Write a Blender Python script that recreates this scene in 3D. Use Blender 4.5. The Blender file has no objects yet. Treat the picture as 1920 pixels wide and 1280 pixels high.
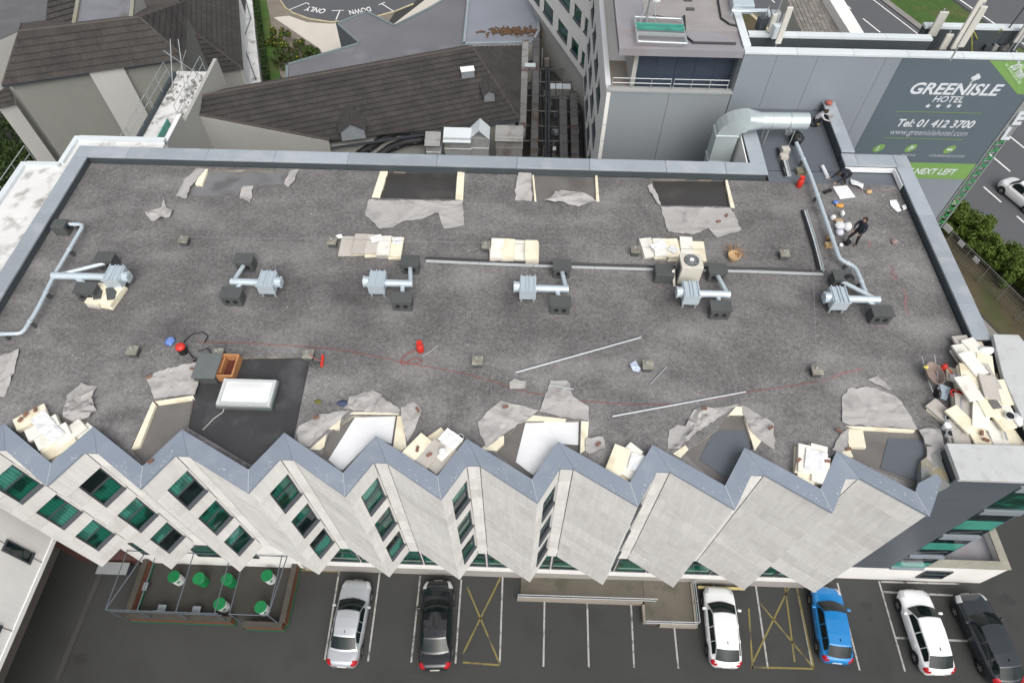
import bpy, bmesh, math, random
from mathutils import Vector, Matrix, noise, geometry
random.seed(7)
PI = math.pi
scene = bpy.context.scene
COL = scene.collection

# ------------------------------------------------------------------ camera
FPX = 1236.585                      # focal length in pixels of a 1920 px wide frame
CAM_Z = 40.0
CR = Vector((0.99940973, 0.03416726, 0.00357528))
CU = Vector((-0.03006211, 0.81943825, 0.57237857))
CF = Vector((-0.01662689, 0.57214820, -0.81998170))
cam_d = bpy.data.cameras.new('camera'); cam = bpy.data.objects.new('camera', cam_d); COL.objects.link(cam)
M = Matrix((CR, CU, -CF)).transposed().to_4x4(); M.translation = (0, 0, CAM_Z)
cam.matrix_world = M
cam_d.sensor_width = 36.0; cam_d.lens = FPX / 1920 * 36.0
cam_d.clip_start = 0.5; cam_d.clip_end = 1500
scene.camera = cam

# ------------------------------------------------------------------ sky, sun, exposure (overcast)
SUN_EL, SUN_ROT = math.radians(50), math.radians(162)
w = bpy.data.worlds.new('World'); scene.world = w; w.use_nodes = True
nt = w.node_tree; nt.nodes.clear()
sky = nt.nodes.new('ShaderNodeTexSky'); sky.sky_type = 'NISHITA'; sky.sun_disc = False
sky.sun_elevation = SUN_EL; sky.sun_rotation = SUN_ROT
sky.air_density = 1.0; sky.dust_density = 6.0; sky.ozone_density = 1.0
hs = nt.nodes.new('ShaderNodeHueSaturation'); hs.inputs['Saturation'].default_value = 0.30
bg = nt.nodes.new('ShaderNodeBackground'); bg.inputs['Strength'].default_value = 0.15
wo = nt.nodes.new('ShaderNodeOutputWorld')
nt.links.new(sky.outputs[0], hs.inputs['Color']); nt.links.new(hs.outputs[0], bg.inputs[0]); nt.links.new(bg.outputs[0], wo.inputs[0])
sl = bpy.data.lights.new('sun', 'SUN'); sl.energy = 0.9; sl.angle = math.radians(70); sl.color = (1.0, 0.98, 0.95)
so = bpy.data.objects.new('sun', sl); COL.objects.link(so)
sd = Vector((math.sin(SUN_ROT) * math.cos(SUN_EL), math.cos(SUN_ROT) * math.cos(SUN_EL), math.sin(SUN_EL)))
so.rotation_euler = sd.to_track_quat('Z', 'Y').to_euler(); so.location = (0, 0, 80)
scene.view_settings.view_transform = 'Standard'; scene.view_settings.look = 'None'
scene.view_settings.gamma = 1.0; scene.view_settings.use_curve_mapping = False
scene.view_settings.exposure = 0.22

# ------------------------------------------------------------------ helpers
def ray(px, py): return CF + CR * ((px - 960) / FPX) - CU * ((py - 640) / FPX)
def at(px, py, z):
    d = ray(px, py); t = (z - CAM_Z) / d.z; return Vector((d.x * t, d.y * t, z))
def atY(px, py, Y):
    d = ray(px, py); t = Y / d.y; return Vector((d.x * t, Y, CAM_Z + d.z * t))
ZR, ZC = 16.55, 17.0                 # roof finish, coping top
def R(px, py, z=ZR): return at(px, py, z)

def tag(o, label=None, cat=None, group=None, kind=None):
    if label: o['label'] = label
    if cat: o['category'] = cat
    if group: o['group'] = group
    if kind: o['kind'] = kind
    return o
BASE = {}
def thing(name, loc, label=None, cat=None, group=None, rz=0):
    o = bpy.data.objects.new(name, None); COL.objects.link(o); o.location = loc; o.rotation_euler = (0, 0, rz)
    o.empty_display_size = 0.3
    BASE[o.name] = Vector(loc) if rz == 0 else None
    return tag(o, label, cat, group)

class MB:
    def __init__(s): s.v = []; s.f = []; s.m = []; s.cur = 0; s.uv = None
    def add(s, vs, fs):
        b = len(s.v); s.v += [Vector(p) for p in vs]
        for f in fs: s.f.append([b + i for i in f]); s.m.append(s.cur)
        return s
    def box(s, x0, x1, y0, y1, z0, z1):
        return s.add([(x0,y0,z0),(x1,y0,z0),(x1,y1,z0),(x0,y1,z0),(x0,y0,z1),(x1,y0,z1),(x1,y1,z1),(x0,y1,z1)],
                     [(0,3,2,1),(4,5,6,7),(0,1,5,4),(1,2,6,5),(2,3,7,6),(3,0,4,7)])
    def obox(s, c, d, rz=0, rx=0, ry=0, zc=False):
        m = Matrix.Rotation(rz, 3, 'Z') @ Matrix.Rotation(ry, 3, 'Y') @ Matrix.Rotation(rx, 3, 'X'); c = Vector(c)
        a, b, h = d[0]/2, d[1]/2, d[2]; z0, z1 = (-h/2, h/2) if zc else (0, h)
        P = [(-a,-b,z0),(a,-b,z0),(a,b,z0),(-a,b,z0),(-a,-b,z1),(a,-b,z1),(a,b,z1),(-a,b,z1)]
        return s.add([m @ Vector(p) + c for p in P], [(0,3,2,1),(4,5,6,7),(0,1,5,4),(1,2,6,5),(2,3,7,6),(3,0,4,7)])
    def prism(s, poly, z0, z1):
        P = [Vector((p[0], p[1])) for p in poly]
        A = sum(P[i].x*P[(i+1)%len(P)].y - P[(i+1)%len(P)].x*P[i].y for i in range(len(P)))
        if A < 0: P.reverse()
        n = len(P)
        return s.add([(p.x,p.y,z0) for p in P] + [(p.x,p.y,z1) for p in P],
                     [tuple(range(n-1,-1,-1)), tuple(range(n,2*n))] + [(i,(i+1)%n,n+(i+1)%n,n+i) for i in range(n)])
    def face(s, pts): return s.add(pts, [tuple(range(len(pts)))])
    def slab(s, pts, t):
        """pts: planar polygon in 3D, thickened by t against its normal"""
        P = [Vector(p) for p in pts]; nn = Vector((0,0,0))
        for i in range(len(P)): nn += P[i].cross(P[(i+1)%len(P)])
        nn.normalize(); n = len(P)
        return s.add(P + [p - nn*t for p in P], [tuple(range(n)), tuple(range(2*n-1,n-1,-1))] + [(i,n+i,n+(i+1)%n,(i+1)%n) for i in range(n)])
    def cyl(s, p, q, r, n=10, r2=None, caps=True):
        p, q = Vector(p), Vector(q); ax = (q-p).normalized(); r2 = r if r2 is None else r2
        u = ax.orthogonal().normalized(); v = ax.cross(u)
        A = [p + (u*math.cos(2*PI*i/n) + v*math.sin(2*PI*i/n))*r for i in range(n)]
        B = [q + (u*math.cos(2*PI*i/n) + v*math.sin(2*PI*i/n))*r2 for i in range(n)]
        F = [(i,(i+1)%n,n+(i+1)%n,n+i) for i in range(n)]
        if caps: F += [tuple(range(n-1,-1,-1)), tuple(range(n,2*n))]
        return s.add(A+B, F)
    def tube(s, path, r, n=8):
        P = [Vector(p) for p in path]; rings = []
        u = None
        for i, p in enumerate(P):
            d = ((P[min(i+1,len(P)-1)] - p).normalized() + (p - P[max(i-1,0)]).normalized())
            d = d.normalized() if d.length > 1e-6 else Vector((0,0,1))
            if u is None: u = d.orthogonal().normalized()
            u = (u - d*u.dot(d)); u = u.normalized() if u.length > 1e-6 else d.orthogonal().normalized()
            v = d.cross(u); k = r if not isinstance(r, (list, tuple)) else r[i]
            rings.append([p + (u*math.cos(2*PI*j/n) + v*math.sin(2*PI*j/n))*k for j in range(n)])
        vs = [q for g in rings for q in g]; F = []
        for i in range(len(P)-1):
            for j in range(n): F.append((i*n+j, i*n+(j+1)%n, (i+1)*n+(j+1)%n, (i+1)*n+j))
        F += [tuple(range(n-1,-1,-1)), tuple(range((len(P)-1)*n, len(P)*n))]
        return s.add(vs, F)
    def lathe(s, c, prof, n=14):
        c = Vector(c); vs = []; F = []
        for (r, z) in prof: vs += [c + Vector((r*math.cos(2*PI*i/n), r*math.sin(2*PI*i/n), z)) for i in range(n)]
        for k in range(len(prof)-1):
            for i in range(n): F.append((k*n+i, k*n+(i+1)%n, (k+1)*n+(i+1)%n, (k+1)*n+i))
        F += [tuple(range(n-1,-1,-1)), tuple(range((len(prof)-1)*n, len(prof)*n))]
        return s.add(vs, F)
    def grid(s, rows):
        n = len(rows[0]); vs = [p for r_ in rows for p in r_]
        return s.add(vs, [(i*n+j, i*n+j+1, (i+1)*n+j+1, (i+1)*n+j) for i in range(len(rows)-1) for j in range(n-1)])
    def build(s, name, mat, parent=None, smooth=False, bevel=0, label=None, cat=None, group=None, kind=None, local=False, flip=False):
        me = bpy.data.meshes.new(name)
        if parent is None:
            xs = [p.x for p in s.v]; ys = [p.y for p in s.v]
            base = Vector(((min(xs)+max(xs))/2, (min(ys)+max(ys))/2, min(p.z for p in s.v)))
        else: base = BASE.get(parent.name) or Vector((0,0,0))
        if local: base = Vector((0,0,0))
        me.from_pydata([p - base for p in s.v], [], s.f)
        mats = mat if isinstance(mat, (list, tuple)) else [mat]
        for m in mats: me.materials.append(m)
        if len(mats) > 1: me.polygons.foreach_set('material_index', s.m)
        if s.uv:
            ul = me.uv_layers.new(name='UVMap'); k = 0
            for pi_, poly in enumerate(me.polygons):
                for li, c in zip(poly.loop_indices, s.uv[pi_]): ul.data[li].uv = c
        if flip: me.flip_normals()
        if smooth: me.polygons.foreach_set('use_smooth', [True]*len(me.polygons))
        me.update()
        o = bpy.data.objects.new(name, me); COL.objects.link(o)
        if parent is None: o.location = base; BASE[o.name] = base
        else: o.parent = parent; BASE[o.name] = base if not local else Vector((0,0,0))
        if bevel:
            b = o.modifiers.new('bevel', 'BEVEL'); b.width = bevel; b.segments = 2; b.limit_method = 'ANGLE'; b.angle_limit = math.radians(40)
        return tag(o, label, cat, group, kind)

def copy_tree(o, parent=None):
    c = o.copy(); COL.objects.link(c); c.parent = parent
    for ch in list(o.children): copy_tree(ch, c)
    return c

# ------------------------------------------------------------------ materials
def lin(r, g, b):
    f = lambda c: (c/255)/12.92 if c/255 <= .04045 else ((c/255+.055)/1.055)**2.4
    return (f(r), f(g), f(b), 1)
MATS = {}
def pm(name, col, rough=.8, var=.18, scale=1.2, fine=.12, fscale=18, bump=.15, bscale=30, metal=0, spec=.4, rnd=.10, coat=0, streak=0, dirt=None, dirt_amt=0, dirt_scale=.6, world=False):
    """procedural material: base colour with broad and fine mottling, per-object shift, optional streaks / dirt patches, bump"""
    if name in MATS: return MATS[name]
    m = bpy.data.materials.new(name); m.use_nodes = True; N = m.node_tree.nodes; L = m.node_tree.links
    b = N['Principled BSDF']; b.inputs['Roughness'].default_value = rough; b.inputs['Metallic'].default_value = metal
    b.inputs['Specular IOR Level'].default_value = spec; b.inputs['Coat Weight'].default_value = coat
    tc = N.new('ShaderNodeTexCoord'); oi = N.new('ShaderNodeObjectInfo'); ge = N.new('ShaderNodeNewGeometry')
    add = N.new('ShaderNodeVectorMath'); add.operation = 'ADD'
    if world: add.inputs[1].default_value = (0, 0, 0); L.new(ge.outputs['Position'], add.inputs[0])
    else:
        mul = N.new('ShaderNodeMath'); mul.operation = 'MULTIPLY'; mul.inputs[1].default_value = 91.7; L.new(oi.outputs['Random'], mul.inputs[0])
        L.new(tc.outputs['Object'], add.inputs[0]); L.new(mul.outputs[0], add.inputs[1])
    def noise_(sc, det=3, src=None):
        n = N.new('ShaderNodeTexNoise'); n.inputs['Scale'].default_value = sc; n.inputs['Detail'].default_value = det
        L.new((src or add).outputs[0], n.inputs['Vector']); return n
    n1 = noise_(scale, 4); n2 = noise_(fscale, 2)
    def mth(op, a, bv):
        x = N.new('ShaderNodeMath'); x.operation = op
        L.new(a, x.inputs[0])
        if isinstance(bv, (int, float)): x.inputs[1].default_value = bv
        else: L.new(bv, x.inputs[1])
        return x.outputs[0]
    v = mth('MULTIPLY_ADD', n1.outputs['Fac'], 2*var); N[-1].inputs[2].default_value = 1 - var
    v2 = mth('MULTIPLY_ADD', n2.outputs['Fac'], 2*fine); N[-1].inputs[2].default_value = 1 - fine
    v = mth('MULTIPLY', v, v2)
    if rnd:
        v3 = mth('MULTIPLY_ADD', oi.outputs['Random'], 2*rnd); N[-1].inputs[2].default_value = 1 - rnd
        v = mth('MULTIPLY', v, v3)
    if streak:
        mp = N.new('ShaderNodeMapping'); mp.inputs['Scale'].default_value = (5, 5, .35); L.new(add.outputs[0], mp.inputs[0])
        ns = N.new('ShaderNodeTexNoise'); ns.inputs['Scale'].default_value = 1.2; ns.inputs['Detail'].default_value = 4; L.new(mp.outputs[0], ns.inputs['Vector'])
        v4 = mth('MULTIPLY_ADD', ns.outputs['Fac'], 2*streak); N[-1].inputs[2].default_value = 1 - streak
        v = mth('MULTIPLY', v, v4)
    vm = N.new('ShaderNodeVectorMath'); vm.operation = 'SCALE'; vm.inputs[0].default_value = col[:3]; L.new(v, vm.inputs['Scale'])
    out = vm.outputs[0]
    if dirt:
        nd = noise_(dirt_scale, 6); cr = N.new('ShaderNodeValToRGB'); cr.color_ramp.elements[0].position = .52; cr.color_ramp.elements[1].position = .68
        L.new(nd.outputs['Fac'], cr.inputs[0]); mx = N.new('ShaderNodeMix'); mx.data_type = 'RGBA'
        k = mth('MULTIPLY', cr.outputs[0], dirt_amt); L.new(k, mx.inputs['Factor']); L.new(out, mx.inputs['A']); mx.inputs['B'].default_value = dirt; out = mx.outputs['Result']
    L.new(out, b.inputs['Base Color'])
    if bump:
        nb = noise_(bscale, 3); bp = N.new('ShaderNodeBump'); bp.inputs['Strength'].default_value = bump; bp.inputs['Distance'].default_value = .03
        L.new(nb.outputs['Fac'], bp.inputs['Height']); L.new(bp.outputs[0], b.inputs['Normal'])
    MATS[name] = m; return m
# ------------------------------------------------------------------ material set
def gravel_material():
    m = bpy.data.materials.new('roof_chippings'); m.use_nodes = True; N = m.node_tree.nodes; L = m.node_tree.links; b = N['Principled BSDF']
    b.inputs['Roughness'].default_value = .9; b.inputs['Specular IOR Level'].default_value = .25
    ge = N.new('ShaderNodeNewGeometry'); P = ge.outputs['Position']
    def nz(sc, det, rough=.5):
        n = N.new('ShaderNodeTexNoise'); n.inputs['Scale'].default_value = sc; n.inputs['Detail'].default_value = det; n.inputs['Roughness'].default_value = rough
        L.new(P, n.inputs['Vector']); return n.outputs['Fac']
    def ramp(src, p0, p1, c0, c1):
        r = N.new('ShaderNodeValToRGB'); e = r.color_ramp.elements; e[0].position = p0; e[1].position = p1; e[0].color = (c0, c0, c0, 1); e[1].color = (c1, c1, c1, 1)
        L.new(src, r.inputs[0]); return r.outputs[0]
    def mth(op, a, c, d=None):
        x = N.new('ShaderNodeMath'); x.operation = op
        for i, q in enumerate((a, c, d)):
            if q is None: continue
            if isinstance(q, (int, float)): x.inputs[i].default_value = q
            else: L.new(q, x.inputs[i])
        return x.outputs[0]
    v = mth('MULTIPLY', ramp(nz(.22, 6, .6), .35, .68, .85, 1.15), ramp(nz(1.1, 4), .3, .7, .86, 1.14))
    v = mth('MULTIPLY', v, ramp(nz(5.5, 3, .7), .3, .7, .74, 1.28))
    v = mth('MULTIPLY', v, ramp(nz(15, 2, .7), .32, .68, .72, 1.28))
    vo = N.new('ShaderNodeTexVoronoi'); vo.inputs['Scale'].default_value = 9; L.new(P, vo.inputs['Vector'])
    fl = ramp(vo.outputs['Distance'], .05, .11, .35, 0)
    v = mth('ADD', v, fl)
    # pale dust swept towards the open edges (broad band patches)
    mp = N.new('ShaderNodeMapping'); mp.inputs['Scale'].default_value = (.28, .55, 1); L.new(P, mp.inputs[0])
    n = N.new('ShaderNodeTexNoise'); n.inputs['Scale'].default_value = .9; n.inputs['Detail'].default_value = 6; L.new(mp.outputs[0], n.inputs['Vector'])
    v = mth('ADD', v, ramp(n.outputs['Fac'], .48, .74, 0, .55))
    sp_ = N.new('ShaderNodeSeparateXYZ'); L.new(P, sp_.inputs[0])
    yb = ramp(mth('DIVIDE', sp_.outputs[1], 30.0), .40, .50, 1, 0); n9 = ramp(nz(.55, 6), .40, .66, 0, 1)
    v = mth('ADD', v, mth('MULTIPLY', mth('MULTIPLY', yb, n9), .45))
    # soot blown out of the six fans, with ragged edges
    dist = N.new('ShaderNodeVectorMath'); dist.operation = 'SCALE'; nc = N.new('ShaderNodeTexNoise'); nc.inputs['Scale'].default_value = .8; L.new(P, nc.inputs['Vector'])
    L.new(nc.outputs['Color'], dist.inputs[0]); dist.inputs['Scale'].default_value = 1.3
    pp = N.new('ShaderNodeVectorMath'); pp.operation = 'ADD'; L.new(P, pp.inputs[0]); L.new(dist.outputs[0], pp.inputs[1])
    for (px, py, r_) in [(225, 530, 1.5), (535, 545, 1.6), (670, 555, 2.0), (965, 560, 1.8), (1260, 565, 1.7), (1550, 580, 1.6), (820, 590, 1.6), (330, 620, 1.4)]:
        c = R(px, py)
        d = N.new('ShaderNodeVectorMath'); d.operation = 'DISTANCE'; L.new(pp.outputs[0], d.inputs[0]); d.inputs[1].default_value = (c.x + .65, c.y + .65, c.z + .6)
        v = mth('MULTIPLY', v, ramp(mth('DIVIDE', d.outputs['Value'], 3.0), 0, r_/3, .60, 1))
    vm = N.new('ShaderNodeVectorMath'); vm.operation = 'SCALE'; vm.inputs[0].default_value = (.146, .1415, .1405); L.new(v, vm.inputs['Scale'])
    # faint pink marking-spray on the right
    L.new(vm.outputs[0], b.inputs['Base Color'])
    bp = N.new('ShaderNodeBump'); bp.inputs['Strength'].default_value = .5; bp.inputs['Distance'].default_value = .02
    L.new(nz(22, 3, .7), bp.inputs['Height']); L.new(bp.outputs[0], b.inputs['Normal'])
    return m
gravel = gravel_material()
concrete = pm('pale_concrete_panel', (.655, .646, .624), .85, .08, .9, .07, 14, .12, 25, rnd=.06, streak=.17, dirt=(.40,.375,.34,1), dirt_amt=.30, dirt_scale=.7)
concrete_core = pm('dark_joint_concrete', (.20, .19, .175), .9, .15)  # dark concrete of the core, seen in the joints between panels
coping_grey = pm('blue_grey_coping_felt', (.21, .245, .295), .55, .10, .8, .05, 12, .05, 20, rnd=.05, spec=.4, dirt=(.30,.33,.37,1), dirt_amt=.35, dirt_scale=1.2)
coping_far = pm('worn_grey_coping_felt', (.30, .335, .37), .5, .16, .7, .06, 12, .05, 20, rnd=.12, spec=.45, dirt=(.42,.44,.45,1), dirt_amt=.45, dirt_scale=.9)
upstand_dark = pm('dark_felt_upstand', (.060, .072, .080), .6, .18, .8, .08, 10, .1, 20, rnd=.05)
deck_brown = pm('old_brown_felt_deck', (.150, .142, .135), .55, .25, .8, .10, 9, .15, 18, dirt=(.08,.075,.07,1), dirt_amt=.5)
felt_black = pm('black_felt', (.040, .040, .042), .6, .22, .9, .15, 14, .2, 26, dirt=(.10,.10,.105,1), dirt_amt=.5, dirt_scale=.9)
membrane_white = pm('white_vapour_sheet', (.78, .79, .80), .6, .06, 1.2, .03, 8, .08, 5, dirt=(.60,.62,.64,1), dirt_amt=.5)
membrane_grey = pm('new_grey_membrane', (.115, .130, .150), .45, .08, 1.0, .03, 10, .04, 8)
flap_grey = pm('membrane_underside_pale_grey', (.385, .372, .362), .8, .08, 1.6, .05, 20, .10, 12, rnd=.07, dirt=(.19,.182,.178,1), dirt_amt=.5, dirt_scale=1.4)
insul = pm('cream_insulation_foam', (.76, .71, .555), .9, .06, 2.0, .06, 12, .12, 24, rnd=.06, dirt=(.55,.46,.31,1), dirt_amt=.55, dirt_scale=1.3)
insul_face = pm('insulation_foil_face', (.74, .725, .665), .8, .06, 2.0, .04, 12, .06, 20, rnd=.06, dirt=(.50,.46,.38,1), dirt_amt=.5, dirt_scale=1.6)
insul_old = pm('weathered_insulation_face', (.47, .44, .40), .9, .12, 1.5, .10, 12, .12, 24, rnd=.10)
asphalt = pm('car_park_asphalt', (.046, .047, .0455), .9, .16, .25, .16, 22, .3, 40, world=True, rnd=0, dirt=(.032,.032,.032,1), dirt_amt=.5, dirt_scale=.35)
road_mat = pm('road_asphalt', (.098, .101, .108), .85, .10, .2, .12, 22, .2, 40, world=True, rnd=0)
grass_mat = pm('grass', (.052, .105, .022), .95, .35, .8, .4, 14, .5, 25, world=True, rnd=0, dirt=(.14,.10,.05,1), dirt_amt=.5, dirt_scale=.3)
white_paint = pm('worn_white_line_paint', (.38, .375, .36), .8, .2, 2, .3, 14, .1, 30, world=True, rnd=0, dirt=(.06,.06,.058,1), dirt_amt=.8, dirt_scale=2.2)
yellow_paint = pm('worn_yellow_line_paint', (.20, .165, .055), .8, .25, 2, .35, 14, .1, 30, world=True, rnd=0, dirt=(.052,.051,.045,1), dirt_amt=1.0, dirt_scale=1.1)
cream_wall = pm('cream_render', (.78, .77, .745), .85, .06, .5, .03, 10, .08, 20, rnd=.02, streak=.06, dirt=(.60,.585,.56,1), dirt_amt=.30, dirt_scale=.5)
grey_render = pm('grey_green_render', (.195, .200, .180), .85, .08, .4, .03, 10, .08, 20, rnd=.02, streak=.06)
lightgrey_render = pm('pale_grey_render', (.40, .40, .375), .85, .08, .4, .03, 10, .08, 20, rnd=.02, streak=.06)
frame_dark = pm('dark_window_metal', (.060, .068, .078), .45, .1, 2, .04, 10, 0, rnd=.05)
clad_mat = pm('slate_grey_cladding', (.105, .120, .140), .38, .07, .8, .03, 8, .03, 6, metal=.15, rnd=.05)
def glass_mat(name, col, rough=.06, var=.45, curtain=0):
    m = bpy.data.materials.new(name); m.use_nodes = True; N = m.node_tree.nodes; L = m.node_tree.links; b = N['Principled BSDF']
    b.inputs['Roughness'].default_value = rough; b.inputs['Specular IOR Level'].default_value = .5
    tc = N.new('ShaderNodeTexCoord'); oi = N.new('ShaderNodeObjectInfo')
    n = N.new('ShaderNodeTexNoise'); n.inputs['Scale'].default_value = 1.4; n.inputs['Detail'].default_value = 1.0
    ad = N.new('ShaderNodeVectorMath'); ad.operation = 'ADD'; mu = N.new('ShaderNodeMath'); mu.operation = 'MULTIPLY'; mu.inputs[1].default_value = 57
    L.new(oi.outputs['Random'], mu.inputs[0]); L.new(tc.outputs['Object'], ad.inputs[0]); L.new(mu.outputs[0], ad.inputs[1]); L.new(ad.outputs[0], n.inputs['Vector'])
    r = N.new('ShaderNodeValToRGB'); e = r.color_ramp.elements; e[0].position = .40; e[1].position = .56
    k = 1 - var; e[0].color = (col[0]*k, col[1]*k, col[2]*k, 1); e[1].color = (*col[:3], 1); L.new(n.outputs['Fac'], r.inputs[0]); out = r.outputs[0]
    if curtain:
        wv = N.new('ShaderNodeTexWave'); wv.inputs['Scale'].default_value = 3.5; wv.inputs['Distortion'].default_value = 1.5; wv.bands_direction = 'DIAGONAL'
        mp = N.new('ShaderNodeMapping'); mp.inputs['Scale'].default_value = (1, 1, 0); L.new(ad.outputs[0], mp.inputs[0]); L.new(mp.outputs[0], wv.inputs['Vector'])
        mr = N.new('ShaderNodeMapRange'); mr.inputs['To Min'].default_value = 1 - curtain; mr.inputs['To Max'].default_value = 1.1; L.new(wv.outputs['Fac'], mr.inputs[0])
        vm = N.new('ShaderNodeVectorMath'); vm.operation = 'SCALE'; L.new(out, vm.inputs[0]); L.new(mr.outputs[0], vm.inputs['Scale']); out = vm.outputs[0]
    L.new(out, b.inputs['Base Color']); MATS[name] = m; return m
glass_green = glass_mat('green_tinted_glass', (.010, .115, .078), .05, .75, .20)
glass_light = glass_mat('pale_green_glass', (.055,.235,.185), .05, .5, .3)
glass_dark = glass_mat('dark_tinted_glass', (.010, .022, .022), .05, .5)
glass_teal = glass_mat('pale_teal_spandrel_glass', (.060, .300, .235), .12, .2)
glass_blue = glass_mat('blue_grey_glass', (.07, .12, .15), .08, .4)

# ------------------------------------------------------------------ ground, roads, markings
g = MB().face([(-260,-120,0),(300,-120,0),(300,420,0),(-260,420,0)])
ground = g.build('ground', asphalt, kind='structure')
ground['label'] = 'dark grey asphalt ground of the car park and yards'
def strip(a, b, wd, z=.004):
    a, b = Vector(a[:2]), Vector(b[:2]); d = (b-a).normalized(); n = Vector((-d.y, d.x))*wd/2
    return [(*(a-n), z), (*(b-n), z), (*(b+n), z), (*(a+n), z)]
def line(name, pts_px, wd, mat, z=.004, parent=ground):
    P = [at(x, y, 0) for x, y in pts_px]
    for a, b in zip(P, P[1:]): MB().face(strip(a, b, wd, z)).build(name, mat, parent)
for (x0,y0,x1,y1) in [(636,1070,609,1236),(712,1074,690,1239),(788,1079,771,1241),(865,1086,854,1243),(942.5,1080,937,1246),(1021,1124,1019,1249),
        (1101,1126,1104,1250),(1183,1128,1189,1251),(1264,1172,1272,1252),(1336,1080,1357,1253),(1416,1090,1440,1253),(1491.6,1087.6,1524,1253),
        (1570,1092,1612,1256),(1648,1089,1697,1258)]:
    line('bay_line', [(x0,y0),(x1,y1)], .095, white_paint)
line('bay_line', [(1655,1109),(1795,1116)], .11, white_paint); line('bay_line', [(1680,1195),(1815,1201)], .11, white_paint); line('bay_line', [(1652,1090),(1800,1094)], .10, white_paint)
for q in [[(876,1100),(938,1246)],[(938,1083),(868,1225)],[(868,1241),(936,1246)],[(1408,1250),(1526,1253)],[(1487,1085),(1412,1240)],[(1425,1130),(1526,1252)],[(1404,1140),(1411,1252)],[(1470,1085),(1490,1240)],[(560,1068),(636,1071)],[(1526,1252),(1492,1090)]]:
    line('hatch_line', q, .095, yellow_paint, .008)
random.seed(17)
stain_m = pm('oil_dark_asphalt', (.032,.032,.032), .7, .3, 1.5, .2, 12, .2, 25, world=True, rnd=0)
for px, py, rr in [(1625,1135,.4),(1632,1160,.2),(150,1235,.5),(1890,1125,.6)]:
    c = at(px, py, .003); MB().face([(c.x + rr*math.cos(t)*random.uniform(.5,1.1), c.y + rr*.7*math.sin(t)*random.uniform(.5,1.1), .003) for t in [2*PI*j/14 for j in range(14)]]).build('oil_stain', stain_m, ground)
for q in [[(236,1188),(215,1225),(196,1250),(170,1282)],[(980,1180),(1010,1186),(1045,1180)],[(1880,1140),(1905,1175),(1915,1200)],[(690,1262),(760,1258),(830,1266)]]:
    line('crack', q, .035, stain_m, .0035)
# dual carriageway on the right, running along RD
RD = Vector((.38, -.925)).normalized(); RN = Vector((-RD.y, RD.x))
def rp(off, along, z=0): p = RN*off + RD*along; return (p.x, p.y, z)
def band(name, o0, o1, a0, a1, z, mat, kind='structure', parent=None, **k):
    return MB().face([rp(o0,a0,z), rp(o0,a1,z), rp(o1,a1,z), rp(o1,a0,z)]).build(name, mat, parent, kind=kind, **k)
road = band('road', 51.2, 66.8, -320, 120, .006, road_mat); road['label'] = 'grey dual carriageway beside the hotel'
band('road', 75.0, 95.0, -320, 120, .006, road_mat)['label'] = 'far carriageway beyond the grass median'
band('grass', 67.6, 74.6, -320, 120, .010, grass_mat)['label'] = 'green grass median between the carriageways'
verge_mat = pm('pale_road_margin', (.22,.21,.195), .9, .2, .5, .1, 10, .2, 25, world=True, rnd=0)
band('kerb', 66.8, 67.6, -320, 120, .10, verge_mat)['label'] = 'pale kerb along the grass median'
kerb_mat = pm('yellow_worn_kerb', (.46,.41,.27), .85, .25, 1.5, .1, 10, .1, 20, world=True, rnd=0)
MB().prism([rp(50.75,-320)[:2], rp(50.75,120)[:2], rp(51.15,120)[:2], rp(51.15,-320)[:2]], 0, .13).build('kerb', kerb_mat, kind='structure')['label'] = 'worn yellow kerb along the hedge'
lane_white = pm('road_line_white', (.74,.74,.73), .7, .1, 2, .08, 12, 0, world=True, rnd=0)
for off in (54.95, 58.7, 62.4):
    for k in range(26):
        a = -62 + k*3.9 + (off-54.95)*.5 if off == 54.95 else -78 + k*5.2 + (off*3 % 4)
        if off == 54.95: a = RD.dot(Vector(at(1845,350,0)[:2])) - 3.9*14 + k*3.9; ln = 2.1
        else: ln = 3.0
        MB().face([rp(off-.08,a,.011), rp(off-.08,a+ln,.011), rp(off+.08,a+ln,.011), rp(off+.08,a,.011)]).build('lane_dash', lane_white, road)
for off in (66.1, 51.6): MB().face([rp(off-.07,-200,.011), rp(off-.07,100,.011), rp(off+.07,100,.011), rp(off+.07,-200,.011)]).build('edge_line', lane_white if off > 60 else yellow_paint, road)
MB().face([rp(75.5,-200,.011), rp(75.5,100,.011), rp(75.7,100,.011), rp(75.7,-200,.011)]).build('edge_line', lane_white, road)
# path and soil strip between the hotel and the hedge
path_mat = pm('concrete_path', (.215,.20,.175), .9, .18, .5, .1, 12, .2, 25, world=True, rnd=0)
soil_mat = pm('mossy_soil', (.085,.068,.040), .95, .4, .7, .35, 9, .5, 20, world=True, rnd=0, dirt=(.055,.075,.02,1), dirt_amt=.8, dirt_scale=.4)
band('soil_verge', 44.4, 50.75, -60, 40, .012, soil_mat)['label'] = 'mossy brown soil strip under the hedge'
band('path', 40.5, 44.2, -60, 40, .008, path_mat)['label'] = 'pale concrete path beside the hotel'

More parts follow.
